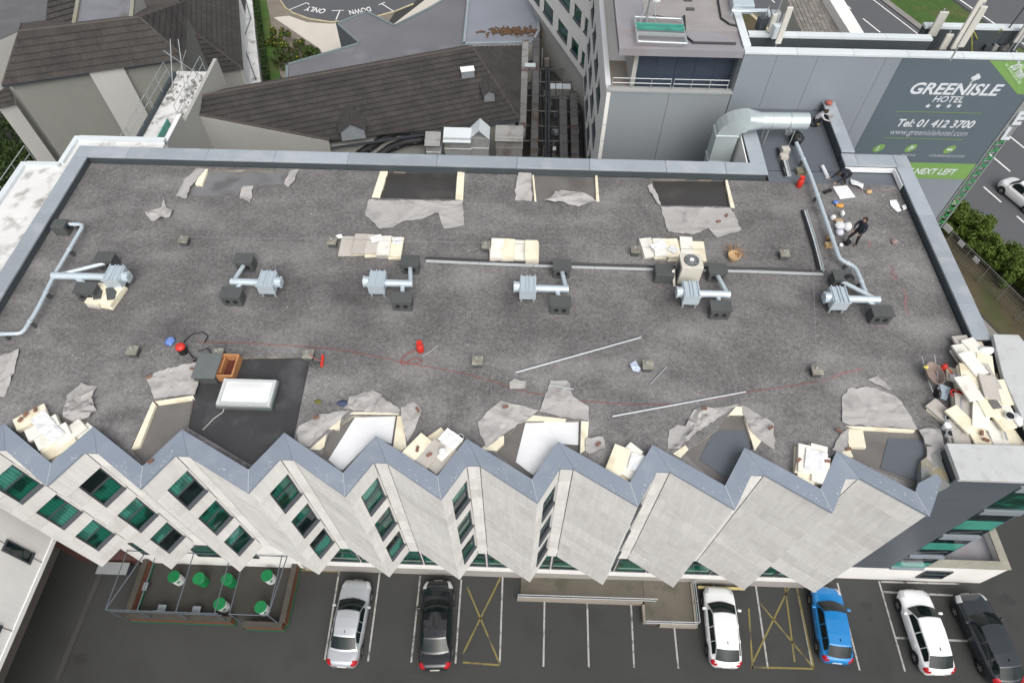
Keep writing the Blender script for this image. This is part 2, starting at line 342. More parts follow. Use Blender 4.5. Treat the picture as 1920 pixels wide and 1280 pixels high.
# ------------------------------------------------------------------ the hotel block with the saw-tooth front
TX = [-20.90,-17.37,-13.89,-9.89,-6.33,-2.81,.71,4.34,7.85,11.36,14.82]
YT, YV = 9.03, 10.37
hotel = thing('hotel_block', (0, 18, 0), 'long pale concrete hotel block with saw-tooth front and flat gravel roof under repair', 'building')
ZB = 6.08
zrows = [ZB, 7.45, 8.45, 9.45, 10.52, 11.52, 12.56, 13.65, 14.6, 15.65, 16.92]
WROW = [(7.45, 9.45), (10.52, 12.56), (13.65, 15.65)]
def panel(p0, p1, z0, z1, t=.10, name='concrete_panel', mat=concrete, parent=hotel, gap=.019):
    p0, p1 = Vector(p0), Vector(p1); d = (p1-p0).normalized(); n = Vector((-d.y, d.x))   # outward = right of travel; inward = left
    a, b = p0 + d*gap, p1 - d*gap
    return MB().prism([a, b, b + n*t, a + n*t], z0 + gap, z1 - gap).build(name, mat, parent)
random.seed(3)
def window(p0, d, s0, s1, z0, z1, parent, glassm, rec=.10, transom=.45, name='window'):
    n = Vector((-d.y, d.x))
    def P(s, inn): q = p0 + d*s + n*inn; return (q.x, q.y)
    f = MB()
    fr = .055
    def bar(sa, sb, za, zb): f.prism([P(sa, rec-.05), P(sb, rec-.05), P(sb, rec+.04), P(sa, rec+.04)], za, zb)
    bar(s0, s0+fr, z0, z1); bar(s1-fr, s1, z0, z1); bar(s0+fr, s1-fr, z1-fr, z1); bar(s0+fr, s1-fr, z0, z0+fr)
    zt = z1 - (z1-z0)*transom
    if transom: bar(s0+fr, s1-fr, zt-.03, zt+.03)
    o = f.build(name, frame_dark, parent)
    for za, zb in (((z0+fr, zt-.03), (zt+.03, z1-fr)) if transom else ((z0+fr, z1-fr),)):
        gm = glassm if not isinstance(glassm, list) else random.choice(glassm)
        MB().prism([P(s0+fr, rec), P(s1-fr, rec), P(s1-fr, rec+.02), P(s0+fr, rec+.02)], za, zb).build('pane', gm, o)
    s_ = MB(); a, b = P(s0-.02, -.05), P(s1+.02, -.05); c, e = P(s1+.02, rec-.055), P(s0-.02, rec-.055)
    s_.add([(*a, z0-.10), (*b, z0-.10), (*c, z0-.10), (*e, z0-.10), (*a, z0-.05), (*b, z0-.05), (*c, z0+.10), (*e, z0+.10)], [(0,3,2,1),(4,5,6,7),(0,1,5,4),(1,2,6,5),(2,3,7,6),(3,0,4,7)])
    s_.build('sill', frame_dark, o); return o
core = []; cop_out = []; cop_in = []
for i, tx in enumerate(TX):
    tip, va, vb = Vector((tx, YT)), Vector((tx+.83, YV)), Vector((tx+1.33, YV))
    if i == 0:
        pv = Vector((tx-2.19, YV)); L0 = (pv, tip); core.append((pv.x, YV+.32)); cop_out.append(pv)
        for z0, z1 in zip(zrows, zrows[1:]): panel(pv, tip, z0, z1)
    core += [(tx, YT+.42), (tx+.83-.06, YV+.32)]; cop_out += [tip, va]
    if i < 10: core.append((tx+1.33+.06, YV+.32)); cop_out.append(vb)
    # window face
    d = (va-tip).normalized(); Lw = (va-tip).length; n = Vector((-d.y, d.x))
    S0, S1 = .52, 1.50
    for k, (z0, z1) in enumerate(zip(zrows, zrows[1:])):
        inwin = any(a-.01 <= z0 and z1 <= b+.01 for a, b in WROW)
        if not inwin: panel(tip, va, z0, z1)
        else:
            panel(tip, tip + d*S0, z0, z1); panel(tip + d*S1, va, z0, z1, gap=.004)
    for (z0, z1) in WROW: window(tip, d, S0, S1, z0, z1, hotel, [glass_green, glass_green, glass_green, glass_dark, glass_light])
    if i < 10:
        nt_ = Vector((TX[i+1], YT))
        for k, (z0, z1) in enumerate(zip(zrows, zrows[1:])):
            panel(va, vb, z0, z1, gap=.015); L_ = (nt_-vb).length; h = vb + (nt_-vb)*(.5 if k % 2 else .46)
            panel(vb, nt_, z0, z1)
core_poly = [(-23.9, YV+.32)] + core + [(15.75, 11.0), (20.0, 11.0), (20.0, 28.7), (17.3, 28.7), (17.3, 33.25), (12.3, 33.25), (12.3, 27.9), (-23.9, 27.9)]
MB().prism(core_poly, ZB+.02, 16.28).build('wall', [concrete_core], hotel)
# soffit and recessed ground floor
MB().box(-23.8, 17.5, 11.0, 27.6, 0, ZB).build('ground_floor_wall', cream_wall, hotel)
YG = 11.0
random.seed(5)
x = -12.4
while x < 15.5:
    if not (3.0 < x < 3.4): window(Vector((x, YG)), Vector((1,0)), 0, 1.7, 1.95, 4.6, hotel, glass_green, rec=-.03, transom=.38)
    x += 1.8
for x in (-21.4, -18.2, -16.2): window(Vector((x, YG)), Vector((1,0)), 0, 1.5, 2.0, 3.8, hotel, glass_green, rec=-.03, transom=.4)
MB().box(-12.5, 17.6, 10.78, 10.99, 1.55, 1.85).build('sill_band', cream_wall, hotel)
MB().box(-12.5, 17.4, 10.9, 10.995, 0, 1.5).build('plinth', pm('stained_plinth', (.33,.315,.29), .9, .2, .8, .1, 10, .15, 20, rnd=0), hotel)
# saw-tooth coping, piece by piece
def coping(poly, mat=coping_grey, z1=ZC, t=.10, name='coping', drop=.0):
    return MB().prism(poly, z1-t, z1).build(name, mat, hotel)
def shrink(poly, e):
    c = Vector((sum(p[0] for p in poly)/len(poly), sum(p[1] for p in poly)/len(poly)))
    return [Vector(p[:2]) + (c-Vector(p[:2])).normalized()*e for p in poly]
o_ = .06
for i, tx in enumerate(TX):
    tipo = Vector((tx, YT-.09)); vao = Vector((tx+.83, YV-.05)); vbo = Vector((tx+1.33, YV-.05)); ti = Vector((tx-.23, YT+.83)); vi = Vector((tx+.75, 11.43))
    if i == 0: coping([(tx-2.19, YV-.05), tipo, ti, (tx-2.77, 11.43)])
    if i < 10:
        coping(shrink([tipo, vao, vbo, vi, ti], .006))
        nx = TX[i+1]; coping(shrink([vbo, (nx, YT-.09), (nx-.23, YT+.83), vi], .006))
        up = [ti + Vector((0,.0)), vi, vi + Vector((0,-.12)), ti + Vector((0,-.14))]
        MB().prism([ti, vi, vi - Vector((.0,.14)), ti - Vector((0,.14))], 16.28, ZC-.1).build('upstand', upstand_dark, hotel)
        MB().prism([vi, (nx-.23, YT+.83), (nx-.23, YT+.69), vi - Vector((0,.14))], 16.28, ZC-.1).build('upstand', upstand_dark, hotel)
coping([Vector((14.82, YT-.09)), (15.72, 10.34), (15.62, 10.62), (14.80, 10.2), (14.59, YT+.83)])
# far, left, right parapets with their copings
def parapet(x0, x1, y0, y1, axis, joints, mat=coping_far, lip=.05, z0=16.2, zt=ZC):
    MB().box(x0+lip, x1-lip, y0+lip, y1-lip, z0, zt-.10).build('parapet', upstand_dark, hotel)
    a = x0 if axis == 'x' else y0; e = x1 if axis == 'x' else y1; st = [a] + joints + [e]
    for p, q in zip(st, st[1:]):
        if axis == 'x': MB().box(p+.006, q-.006, y0, y1, zt-.10, zt + random.uniform(0,.012)).build('coping', mat, hotel, bevel=.02)
        else: MB().box(x0, x1, p+.006, q-.006, zt-.10, zt + random.uniform(0,.012)).build('coping', mat, hotel, bevel=.02)
parapet(-24.0, 12.45, 27.1, 27.95, 'x', [-21.2,-17.0,-13.4,-9.5,-4.8,-.6,3.2,7.2,10.3])
parapet(11.65, 12.45, 27.97, 31.6, 'y', [])
parapet(-24.0, -23.25, 9.8, 27.08, 'y', [12.5,15.2,17.9,20.4,22.9,25.2])
parapet(19.26, 20.05, 16.9, 27.9, 'y', [18.9,21.6,24.4])
parapet(16.6, 20.05, 27.92, 28.85, 'x', [17.3,19.3], zt=17.02)
parapet(16.6, 17.3, 28.87, 33.2, 'y', [31.2], zt=17.15)
MB().box(16.64, 19.25, 27.86, 27.915, 16.62, 16.90).build('flashing', membrane_white, hotel)
MB().box(19.20, 19.255, 26.6, 27.85, 16.62, 16.90).build('flashing', membrane_white, hotel)
# terrace floor in new grey membrane
MB().prism([(12.5,27.96),(16.6,27.96),(16.6,33.25),(12.5,33.25)], 16.3, 16.52).build('terrace_membrane', membrane_grey, hotel)
MB().prism([(12.6,27.0),(19.2,27.0),(19.2,27.85),(12.6,27.85)], 16.51, 16.565).build('terrace_membrane', membrane_grey, hotel)
# roof deck and gravel layer with the opened-up patches cut out
MB().prism([(-23.3,11.35),(-21.4,11.35)] + [(q[0], q[1]+.02) for i, tx in enumerate(TX) for q in ((tx-.23, YT+.80), (tx+.75, 11.36))][:-1] + [(16.3,11.0),(20,11.0),(20,16.9),(19.26,27.2),(-23.3,27.2)], 16.24, 16.42).build('roof_deck', deck_brown, hotel)
HOLES = [[(352,348),(392,318),(538,320),(538,345),(462,350),(440,366),(352,368)],
         [(712,372),(726,321),(858,322),(853,374)],
         [(1000,377),(998,328),(1118,328),(1122,378)],
         [(1237,385),(1222,336),(1359,337),(1369,388)],
         [(360,672),(583,668),(549,832),(470,871),(352,801),(372,700)]]
NOTCH = [[(245,840),(288,752),(362,745)],                # by the dark felt
         [(603,850),(617,812),(660,780),(745,778),(735,838)],
         [(925,843),(948,818),(982,790),(1088,788),(1086,850)],
         [(1283,850),(1345,805),(1362,778),(1400,780),(1412,843)],
         [(1588,855),(1592,800),(1728,805),(1738,838),(1738,920)]]
def P2(px): return Vector(R(*px)[:2])
def gravel_outline():
    pts = [Vector((-23.28, 11.5))]
    for i, tx in enumerate(TX):
        pts.append(Vector((tx-.23, YT+.86))); pts.append(Vector((tx+.75, 11.46)))
    pts = pts[:-1] + [Vector((15.6,10.6)), Vector((16.35,11.9)), Vector((20.0,11.9)), Vector((20.0,16.9)), Vector((19.24,16.9)), Vector((19.24,27.05)), Vector((-23.28,27.08))]
    return pts
from mathutils.geometry import tessellate_polygon, delaunay_2d_cdt
def in_poly(p, poly):
    c = False; j = len(poly)-1
    for i in range(len(poly)):
        a, b = poly[i], poly[j]
        if (a[1] > p[1]) != (b[1] > p[1]) and p[0] < (b[0]-a[0])*(p[1]-a[1])/(b[1]-a[1])+a[0]: c = not c
        j = i
    return c
def layered(outline, holes, z0, z1, name, mats, parent):
    """flat layer with holes: constrained Delaunay for the top, vertical skirts for the edges"""
    vs = []; es = []
    for lp in [outline] + holes:
        b = len(vs); vs += [Vector(p) for p in lp]; es += [(b+i, b+(i+1) % len(lp)) for i in range(len(lp))]
    ov, oe, of, *_ = delaunay_2d_cdt(vs, es, [], 0, 1e-5)
    m = MB(); top = []
    for f in of:
        c = sum((ov[i] for i in f), Vector((0,0)))/len(f)
        if in_poly(c, outline) and not any(in_poly(c, h) for h in holes): top.append(f)
    m.add([(p.x, p.y, z1) for p in ov], top)
    m.cur = 1
    cnt = {}
    for f in top:
        for i in range(len(f)):
            k = (f[i], f[(i+1) % len(f)]); cnt[k] = cnt.get(k, 0)+1
    for (a, b) in cnt:
        if (b, a) not in cnt: A, B = ov[a], ov[b]; m.face([(A.x,A.y,z1),(A.x,A.y,z0),(B.x,B.y,z0),(B.x,B.y,z1)])
    return m.build(name, mats, parent)
def ragged(px, n=3, amp=.05):
    P = [P2(p) for p in px]; out = []
    for a, b in zip(P, P[1:]+P[:1]):
        for k in range(n): q = a.lerp(b, k/n); out.append(q + Vector((random.uniform(-amp,amp), random.uniform(-amp,amp)))*(1 if k else .3))
    return out
random.seed(11)
holes = [ragged(h, 4, .04) for h in HOLES[:4]] + [[P2(p) for p in HOLES[4]]]
notch_w = []
for k, nn in enumerate(NOTCH):
    P = [P2(p) for p in nn]
    # close the notch a little inside the coping, following the valley between two teeth
    notch_w.append(P)
# notches: tooth-valley corners added so the cut reaches the coping
def tipin(i): return Vector((TX[i]-.23, YT+.90))
def valin(i): return Vector((TX[i]+.75, 11.50))
N_full = [notch_w[0] + [P2((352,801)), valin(2)+Vector((-.02,.0)), Vector((TX[2]-.1, 10.2))][:2] + [tipin(2)],
          notch_w[1] + [valin(4)] + [tipin(4)], notch_w[2] + [valin(6)] + [tipin(6)],
          notch_w[3] + [valin(8)] + [tipin(8)], notch_w[4]]
holes_all = holes + N_full
layered(gravel_outline(), [[Vector((p.x, p.y)) for p in h] for h in holes_all], 16.42, ZR, 'gravel_roof_covering', [gravel, pm('cut_edge_felt', (.20,.185,.155), .9, .35, 1.2, .3, 8, .2, 14, rnd=0, dirt=(.62,.57,.44,1), dirt_amt=.7, dirt_scale=.8)], hotel)
MB().face([(*P2(p), 16.45) for p in HOLES[4]]).build('felt_patch', felt_black, hotel)

wet_dark = pm('wet_dark_deck', (.052,.050,.048), .30, .3, .7, .12, 8, .05, 10, dirt=(.085,.08,.072,1), dirt_amt=.6, dirt_scale=.7)
wet_grey = pm('damp_grey_deck', (.17,.17,.175), .45, .2, .7, .1, 8, .05, 10, dirt=(.09,.09,.09,1), dirt_amt=.7, dirt_scale=.9)
for hpx, mt in ((HOLES[1], wet_dark), (HOLES[3], wet_dark), (HOLES[0], wet_grey)): MB().face([(*P2(p), 16.43) for p in hpx]).build('exposed_deck', mt, hotel)
for k, path in enumerate([[(1668,498),(1676,505),(1670,512),(1682,520),(1675,525)],[(1625,450),(1632,455),(1628,465)],[(1540,715),(1580,700),(1620,690)],[(1690,540),(1700,555),(1695,570),(1704,590)]]):
    P_ = [Vector((*P2(p), ZR+.006)) for p in path]; m_ = MB()
    for a, b in zip(P_, P_[1:]): m_.face(strip(a, b, .09, ZR+.006))
    m_.build('spray_marking', pm('faint_pink_spray', (.24,.13,.13), .9, .2, 3, .4, 14, 0, dirt=(.15,.14,.145,1), dirt_amt=.9, dirt_scale=3), hotel)

# sealant at the coping mitres and bird droppings along the outer edge
seal = pm('pale_sealant', (.42,.45,.48), .6, .1)
for i, tx in enumerate(TX): MB().face(strip((tx, YT-.08), (tx-.23, YT+.83), .022, ZC+.004)).build('mitre_seal', seal, hotel)
random.seed(101); dr = MB()
for i, tx in enumerate(TX):
    for k in range(24):
        if random.random() < .45: a, b = Vector((tx, YT)), Vector((tx+.8, YV))
        else:
            if i == 10: continue
            a, b = Vector((tx+1.33, YV)), Vector((TX[i+1], YT))
        p = a.lerp(b, min(1, max(0, random.gauss(.62, .2)))) + Vector((random.uniform(-.05,.05), abs(random.gauss(.12,.14)))); s_ = random.uniform(.008,.026)
        dr.face([(p.x + s_*math.cos(t)*random.uniform(.6,1.3), p.y + s_*math.sin(t)*random.uniform(.6,1.3), ZC+.005) for t in (0,1.05,2.1,3.14,4.2,5.2)])
dr.build('bird_droppings', pm('chalky_white_droppings', (.55,.56,.56), .9, .1, rnd=0), hotel, kind='stuff')
# ------------------------------------------------------------------ helpers for buildings behind
def flat_block(name, px, z, mat, label, cat='building', z0=0, parent=None, kerb=.18, kerb_mat=None, wallm=None):
    """flat roofed block whose roof outline is given in the photograph's pixels at height z"""
    P = [Vector(at(x, y, z)[:2]) if not isinstance(x, Vector) else x for x, y in px]
    t = thing(name, (P[0].x, P[0].y, z0), label, cat) if parent is None else parent
    MB().prism(P, z0, z-.05).build('wall', wallm or lightgrey_render, t)
    MB().prism(P, z-.049, z).build('roof', mat, t)
    if kerb:
        n = len(P); A = sum(P[i].x*P[(i+1)%n].y - P[(i+1)%n].x*P[i].y for i in range(n))
        for a, b in zip(P, P[1:]+P[:1]):
            d = (b-a)
            if d.length < .3: continue
            d.normalize(); nn = Vector((-d.y, d.x))*(.22 if A > 0 else -.22)
            MB().prism([a, b, b+nn - d*.0, a+nn], z+.002, z+kerb).build('roof_edge', kerb_mat or coping_far, t)
    return t
def tile_material():
    m = bpy.data.materials.new('brown_concrete_roof_tiles'); m.use_nodes = True; N = m.node_tree.nodes; L = m.node_tree.links; b = N['Principled BSDF']
    b.inputs['Roughness'].default_value = .85; b.inputs['Specular IOR Level'].default_value = .3
    uv = N.new('ShaderNodeUVMap'); sx = N.new('ShaderNodeSeparateXYZ'); L.new(uv.outputs[0], sx.inputs[0])
    def mth(op, a, c, d=None):
        x = N.new('ShaderNodeMath'); x.operation = op
        for i, q in enumerate((a, c, d)):
            if q is None: continue
            if isinstance(q, (int, float)): x.inputs[i].default_value = q
            else: L.new(q, x.inputs[i])
        return x.outputs[0]
    half = mth('MULTIPLY', mth('MODULO', sx.outputs[1], 2.0), .5)
    u = mth('ADD', mth('DIVIDE', sx.outputs[0], .33), half)
    cb = N.new('ShaderNodeCombineXYZ'); L.new(mth('FLOOR', u, 0), cb.inputs[0]); L.new(sx.outputs[1], cb.inputs[1])
    wn = N.new('ShaderNodeTexWhiteNoise'); wn.noise_dimensions = '2D'; L.new(cb.outputs[0], wn.inputs['Vector'])
    fr = mth('FRACT', u, 0); groove = mth('LESS_THAN', fr, .07)
    ge = N.new('ShaderNodeNewGeometry'); n = N.new('ShaderNodeTexNoise'); n.inputs['Scale'].default_value = .7; n.inputs['Detail'].default_value = 6; L.new(ge.outputs['Position'], n.inputs['Vector'])
    n2 = N.new('ShaderNodeTexNoise'); n2.inputs['Scale'].default_value = 9; n2.inputs['Detail'].default_value = 3; L.new(ge.outputs['Position'], n2.inputs['Vector'])
    v = mth('MULTIPLY_ADD', wn.outputs['Value'], .22, .90); v = mth('MULTIPLY', v, mth('MULTIPLY_ADD', n.outputs['Fac'], .9, .55)); v = mth('MULTIPLY', v, mth('MULTIPLY_ADD', n2.outputs['Fac'], .7, .65))
    v = mth('MULTIPLY', v, mth('MULTIPLY_ADD', groove, -.22, 1.0))
    vm = N.new('ShaderNodeVectorMath'); vm.operation = 'SCALE'; vm.inputs[0].default_value = (.050, .047, .045); L.new(v, vm.inputs['Scale'])
    L.new(vm.outputs[0], b.inputs['Base Color']); return m
tile_mat = tile_material()
def clip_band(poly, lo, hi):
    """clip a (u,v) polygon to lo <= v <= hi"""
    def half(P, c, keep):
        out = []
        for i in range(len(P)):
            a, b = P[i], P[(i+1) % len(P)]; ka, kb = keep(a[1]), keep(b[1])
            if ka: out.append(a)
            if ka != kb: t = (c-a[1])/(b[1]-a[1]); out.append((a[0]+(b[0]-a[0])*t, c))
        return out
    return half(half(poly, lo, lambda v: v >= lo-1e-9), hi, lambda v: v <= hi+1e-9)
def tiled(parent, pts, course=.44, lift=.075, name='tile_courses', udir=None):
    """stepped, overlapping courses of tiles over a planar roof polygon; courses run along udir (default: first edge)"""
    P = [Vector(p) for p in pts]; n = Vector((0,0,0))
    for i in range(len(P)): n += (P[i]-P[0]).cross(P[(i+1) % len(P)]-P[0])
    n.normalize()
    if n.z < 0: n = -n
    u = (Vector(udir) if udir else P[1]-P[0]); u = (u - n*u.dot(n)).normalized(); v = n.cross(u)
    if v.z < 0: v = -v
    o = P[0]; uv = [((p-o).dot(u), (p-o).dot(v)) for p in P]; v0 = min(q[1] for q in uv); v1 = max(q[1] for q in uv); k = max(1, round((v1-v0)/course)); m = MB(); m.uv = []
    for i in range(k):
        a, b = v0 + (v1-v0)*i/k, v0 + (v1-v0)*(i+1)/k; c = clip_band(uv, a, min(v1, b + .14))
        q = [c[j] for j in range(len(c)) if abs(c[j][0]-c[j-1][0]) + abs(c[j][1]-c[j-1][1]) > 1e-5]
        if len(q) < 3: continue
        m.add([o + u*x + v*y + n*(.01 + lift*(1-(y-a)/(b-a))) for x, y in q], [tuple(range(len(q)))]); m.uv.append([(x, i) for x, y in q])
        bot = [x for x, y in q if abs(y-a) < 1e-4]
        if len(bot) >= 2:
            x0, x1 = min(bot), max(bot); A, B = o + u*x0 + v*a, o + u*x1 + v*a
            m.add([A + n*(.01+lift), B + n*(.01+lift), B + v*.10 + n*.0, A + v*.10 + n*.0], [(0,3,2,1)]); m.uv.append([(x0,i),(x0,i),(x1,i),(x1,i)])
    return m.build(name, tile_mat, parent, kind='stuff')
ridge_mat = pm('ridge_tile_brown', (.075,.066,.060), .85, .2, 2, .2, 10, .1, 20, rnd=0)
def ridge(parent, a, b, r=.10): MB().tube([Vector(a), Vector(a).lerp(Vector(b), .5), Vector(b)], r, 6).build('ridge_tiles', ridge_mat, parent)

# ------------------------------------------------------------------ wing with green windows (behind, centre)
wing = thing('hotel_wing', (4.5, 44, 0), 'cream hotel wing with rows of green windows behind the dark plant yard', 'building')
pA, pB, pC = Vector((4.35, 33.28)), Vector((4.35, 49.7)), Vector((-.5, 61.9))
ZW0, ZW1 = 7.5, 17.35
def wing_wall(p, q, rows, cols, parent):
    """wall of panels with window openings; p->q with the outside on the right-hand side"""
    d = (q-p).normalized(); L_ = (q-p).length
    zs = [ZW0]
    for a, b in rows: zs += [a, b]
    zs.append(ZW1)
    for k, (z0, z1) in enumerate(zip(zs, zs[1:])):
        win = any(abs(a-z0) < .01 and abs(b-z1) < .01 for a, b in rows)
        if not win:
            n = max(1, round(L_/3.2))
            for i in range(n): panel(p + d*(L_*i/n), p + d*(L_*(i+1)/n), z0, z1, .22, 'wall_panel', cream_wall, parent)
        else:
            s = 0
            for a, b in cols + [(L_, L_)]:
                if a - s > .05: panel(p + d*s, p + d*a, z0, z1, .22, 'wall_panel', cream_wall, parent)
                if b > a: window(p, d, a, b, z0, z1, parent, glass_green, rec=.12, transom=0)
                s = b
rows_w = [(8.35, 9.55), (11.15, 12.35), (13.95, 15.15)]
wing_wall(pB, pA, rows_w, [(1.2,3.7),(4.4,6.9),(7.8,10.3),(11.0,13.6)], wing)
dl = (pC-pB).length
wing_wall(pC, pB, rows_w, [(dl-12.4,dl-10.2),(dl-9.3,dl-7.0),(dl-5.9,dl-3.7),(dl-2.9,dl-1.4),(dl-.75,dl-.1)], wing)
MB().prism([(4.62,33.5),(4.62,49.8),(-.2,62.0),(8,66),(11,50),(11,36.5),(5.2,36.5)], ZW0, 16.9).build('wall', cream_wall, wing)
MB().prism([(4.62,33.5),(4.62,49.6),(0,62.0),(8,66),(11,50),(11,36)], 0, ZW0-.002).build('ground_floor_wall', lightgrey_render, wing)
MB().box(4.30, 4.60, 33.9, 49.7, ZW1+.002, ZW1+.09).build('coping', membrane_white, wing)
# ------------------------------------------------------------------ sign block and lift-plant block (behind, right)
blk = thing('sign_block', (16, 34, 0), 'tall grey clad block carrying the large hotel sign behind the roof', 'building')
clad_pale = pm('pale_grey_metal_panel', (.255,.290,.325), .42, .06, .4, .02, 6, .02, 5, metal=.1, rnd=.03)
clad_dull = pm('warm_grey_metal_panel', (.250,.275,.292), .5, .06, .4, .02, 6, .02, 5, rnd=.03)
YW = 33.3; ZS = 19.86
blue_panel = pm('dark_blue_panel', (.045,.060,.088), .45, .08, .6, .03, 8, .02, 6, rnd=.04)
white_coping = pm('white_metal_coping', (.62,.67,.69), .45, .08, .8, .04, 10, .03, 12, rnd=.04)
MB().box(4.7, 11.40, YW+.1, 36.4, 0, 16.98).build('wall', lightgrey_render, blk)
xs = [4.38, 7.9, 11.38]
for a, b in zip(xs, xs[1:]): MB().box(a+.01, b-.01, YW, YW+.098, 0, 17.40).build('wall_panel', clad_dull, blk)
MB().box(4.40, 11.45, YW-.05, YW+.35, 17.402, 17.52).build('coping', pm('grey_capping',(.36,.37,.37),.5,.06), blk)
MB().box(11.42, 27.7, YW+.1, 33.9, 0, ZS-.02).build('wall', lightgrey_render, blk)
MB().box(11.42, 22.1, 33.902, 35.3, 0, 18.7).build('wall', lightgrey_render, blk)
MB().box(22.1, 27.7, 33.902, 36.6, 0, 18.7).build('wall', lightgrey_render, blk)
xs = [11.42, 13.2, 15.4, 19.0, 21.2, 24.5, 27.68]
for a, b in zip(xs, xs[1:]): MB().box(a+.008, b-.008, YW, YW+.098, 0, ZS-.02).build('wall_panel', clad_pale, blk)
xs = [11.40, 14.2, 17.2, 20.1, 23.0, 25.6, 27.8]
for a, b in zip(xs, xs[1:]): MB().box(a+.006, b-.006, YW-.05, 33.78, ZS, 20.0).build('coping', white_coping, blk, bevel=.015)
# back kerb of the sign block's sunk roof
MB().box(11.9, 21.9, 34.95, 35.3, 18.702, ZS).build('parapet', upstand_dark, blk)
for a, b in zip([11.9,14.6,17.0,19.4],[14.6,17.0,19.4,21.9]): MB().box(a+.006, b-.006, 34.9, 35.35, ZS+.002, 20.0).build('coping', white_coping, blk)
MB().box(21.9, 27.7, 36.2, 36.55, 18.702, ZS).build('parapet', upstand_dark, blk)
for a, b in zip([21.9,24.0,26.0],[24.0,26.0,27.8]): MB().box(a+.006, b-.006, 36.15, 36.6, ZS+.002, 20.0).build('coping', white_coping, blk)
MB().box(11.5, 27.6, 33.8, 34.9, 18.703, 18.72).build('roof', felt_black, blk); MB().box(21.95, 27.6, 34.9, 36.2, 18.705, 18.73).build('roof', felt_black, blk)
MB().box(11.40, 11.78, 33.8, 37.5, 17.0, 20.0).build('end_wall', clad_pale, blk); MB().box(11.38, 11.80, 33.79, 37.5, 20.002, 20.06).build('coping', white_coping, blk)
# plant room with dark blue doors and overhanging roof
MB().box(5.7, 11.39, 34.45, 46, 17.0, 19.6).build('plant_room_wall', lightgrey_render, blk)
xs = [5.95, 7.05, 8.15, 9.25, 10.35, 11.38]
for a, b in zip(xs, xs[1:]): MB().box(a+.012, b-.012, 34.38, 34.449, 17.02, 19.58).build('door_panel', blue_panel, blk)
MB().box(4.45, 5.7, 33.7, 36.9, 16.985, 17.05).build('walkway', pm('brown_stained_concrete',(.26,.235,.20),.9,.2,.8,.1,10,.1,20), blk)
MB().box(5.70, 5.94, 34.0, 34.449, 17.0, 19.6).build('pier', lightgrey_render, blk)
roof_lav = pm('lavender_grey_roof_felt', (.27,.265,.285), .6, .15, .5, .06, 10, .05, 14, rnd=.03, dirt=(.22,.17,.16,1), dirt_amt=.5, dirt_scale=.5)
MB().box(4.75, 11.39, 33.35, 46, 19.62, 19.92).build('overhanging_roof', roof_lav, blk)
for (a,b,c,d) in [(4.70,4.95,33.3,46),(4.952,11.38,33.3,33.55)]: MB().box(a,b,c,d,19.6,20.0).build('roof_edge', roof_lav, blk)
MB().box(6.3, 11.39, 35.3, 46, 19.921, 19.95).build('roof_slabs', pm('worn_roof_slabs',(.27,.255,.25),.9,.25,.6,.1,8,.1,15), blk)
# ---- railing on the lower grey wall
rail_mat = pm('galvanised_rail', (.42,.45,.46), .45, .1, 3, .05, 10, 0, metal=.4, rnd=.05)
def railing(path, h, nrails, posts, label, r=.025, base_r=.02, name='handrail', group=None):
    P = [Vector(p) for p in path]; t = thing(name, P[0], label, 'railing', group)
    for k in range(nrails):
        zz = h*(1 - k/max(1, nrails)*.95)
        MB().tube([p + Vector((0,0,zz)) for p in P], r, 6).build('rail', rail_mat, t)
    tot = [0]
    for a, b in zip(P, P[1:]): tot.append(tot[-1] + (b-a).length)
    for k in range(posts):
        s = tot[-1]*k/(posts-1); i = max(j for j in range(len(P)) if tot[j] <= s + 1e-6); i = min(i, len(P)-2)
        p = P[i].lerp(P[i+1], (s-tot[i])/max(1e-6, tot[i+1]-tot[i])); MB().cyl(p, p + Vector((0,0,h)), base_r, 6).build('post', rail_mat, t)
    return t
railing([(4.6,33.45,17.53),(7.9,33.45,17.53)], .62, 2, 4, 'thin metal railing on the left half of the grey wall top')
railing([(8.05,33.45,17.53),(11.1,33.45,17.53)], .62, 2, 4, 'thin metal railing on the right half of the grey wall top')
# ---- the sign
sgn_mat = pm('sign_slate_blue', (.105,.135,.160), .45, .05, .5, .02, 6, 0, rnd=0)
sgn_green = pm('sign_green', (.185,.335,.10), .5, .04, .5, .02, 6, 0, rnd=0)
sgn_line = pm('sign_line_green', (.16,.27,.08), .5, .04, .5, .02, 6, 0, rnd=0)
sgn_white = pm('sign_white', (.62,.66,.70), .5, .04, .5, .02, 6, 0, rnd=0)
sgn_pale = pm('sign_pale_green_lettering', (.36,.52,.28), .5, .04, .5, .02, 6, 0, rnd=0)
sgn_grey = pm('sign_thin_lettering', (.40,.44,.48), .5, .04, .5, .02, 6, 0, rnd=0)
sign = thing('hotel_sign', (23.8, YW, 11.7), 'large slate blue hotel sign with white lettering, shamrock, stars and phone number', 'sign')
def sp(cx, cy): p = atY(1600 + cx/4.922, 90 + cy/4.922, YW-.03); return p.x, p.z
SX0, SX1, SZ0, SZ1 = 19.85, 27.68, 12.95, ZS-.04
MB().box(SX0, SX1, YW-.025, YW-.003, SZ0, SZ1).build('panel', sgn_mat, sign)
MB().box(SX0, SX1, YW-.026, YW-.003, 11.72, SZ0-.003).build('strip', sgn_green, sign)
tx0, tz0 = sp(1270, 95); bx0, bz0 = sp(1512, 425)
MB().slab([(tx0, YW-.030, SZ1-.01), (bx0, YW-.030, bz0), (SX1, YW-.030, bz0-.05), (SX1, YW-.030, SZ1-.01)], .004).build('corner', sgn_green, sign)
def disc(cx, cz, r, y=YW-.040, n=14): return [(cx + r*math.cos(2*PI*k/n), y, cz + r*math.sin(2*PI*k/n)) for k in range(n)]
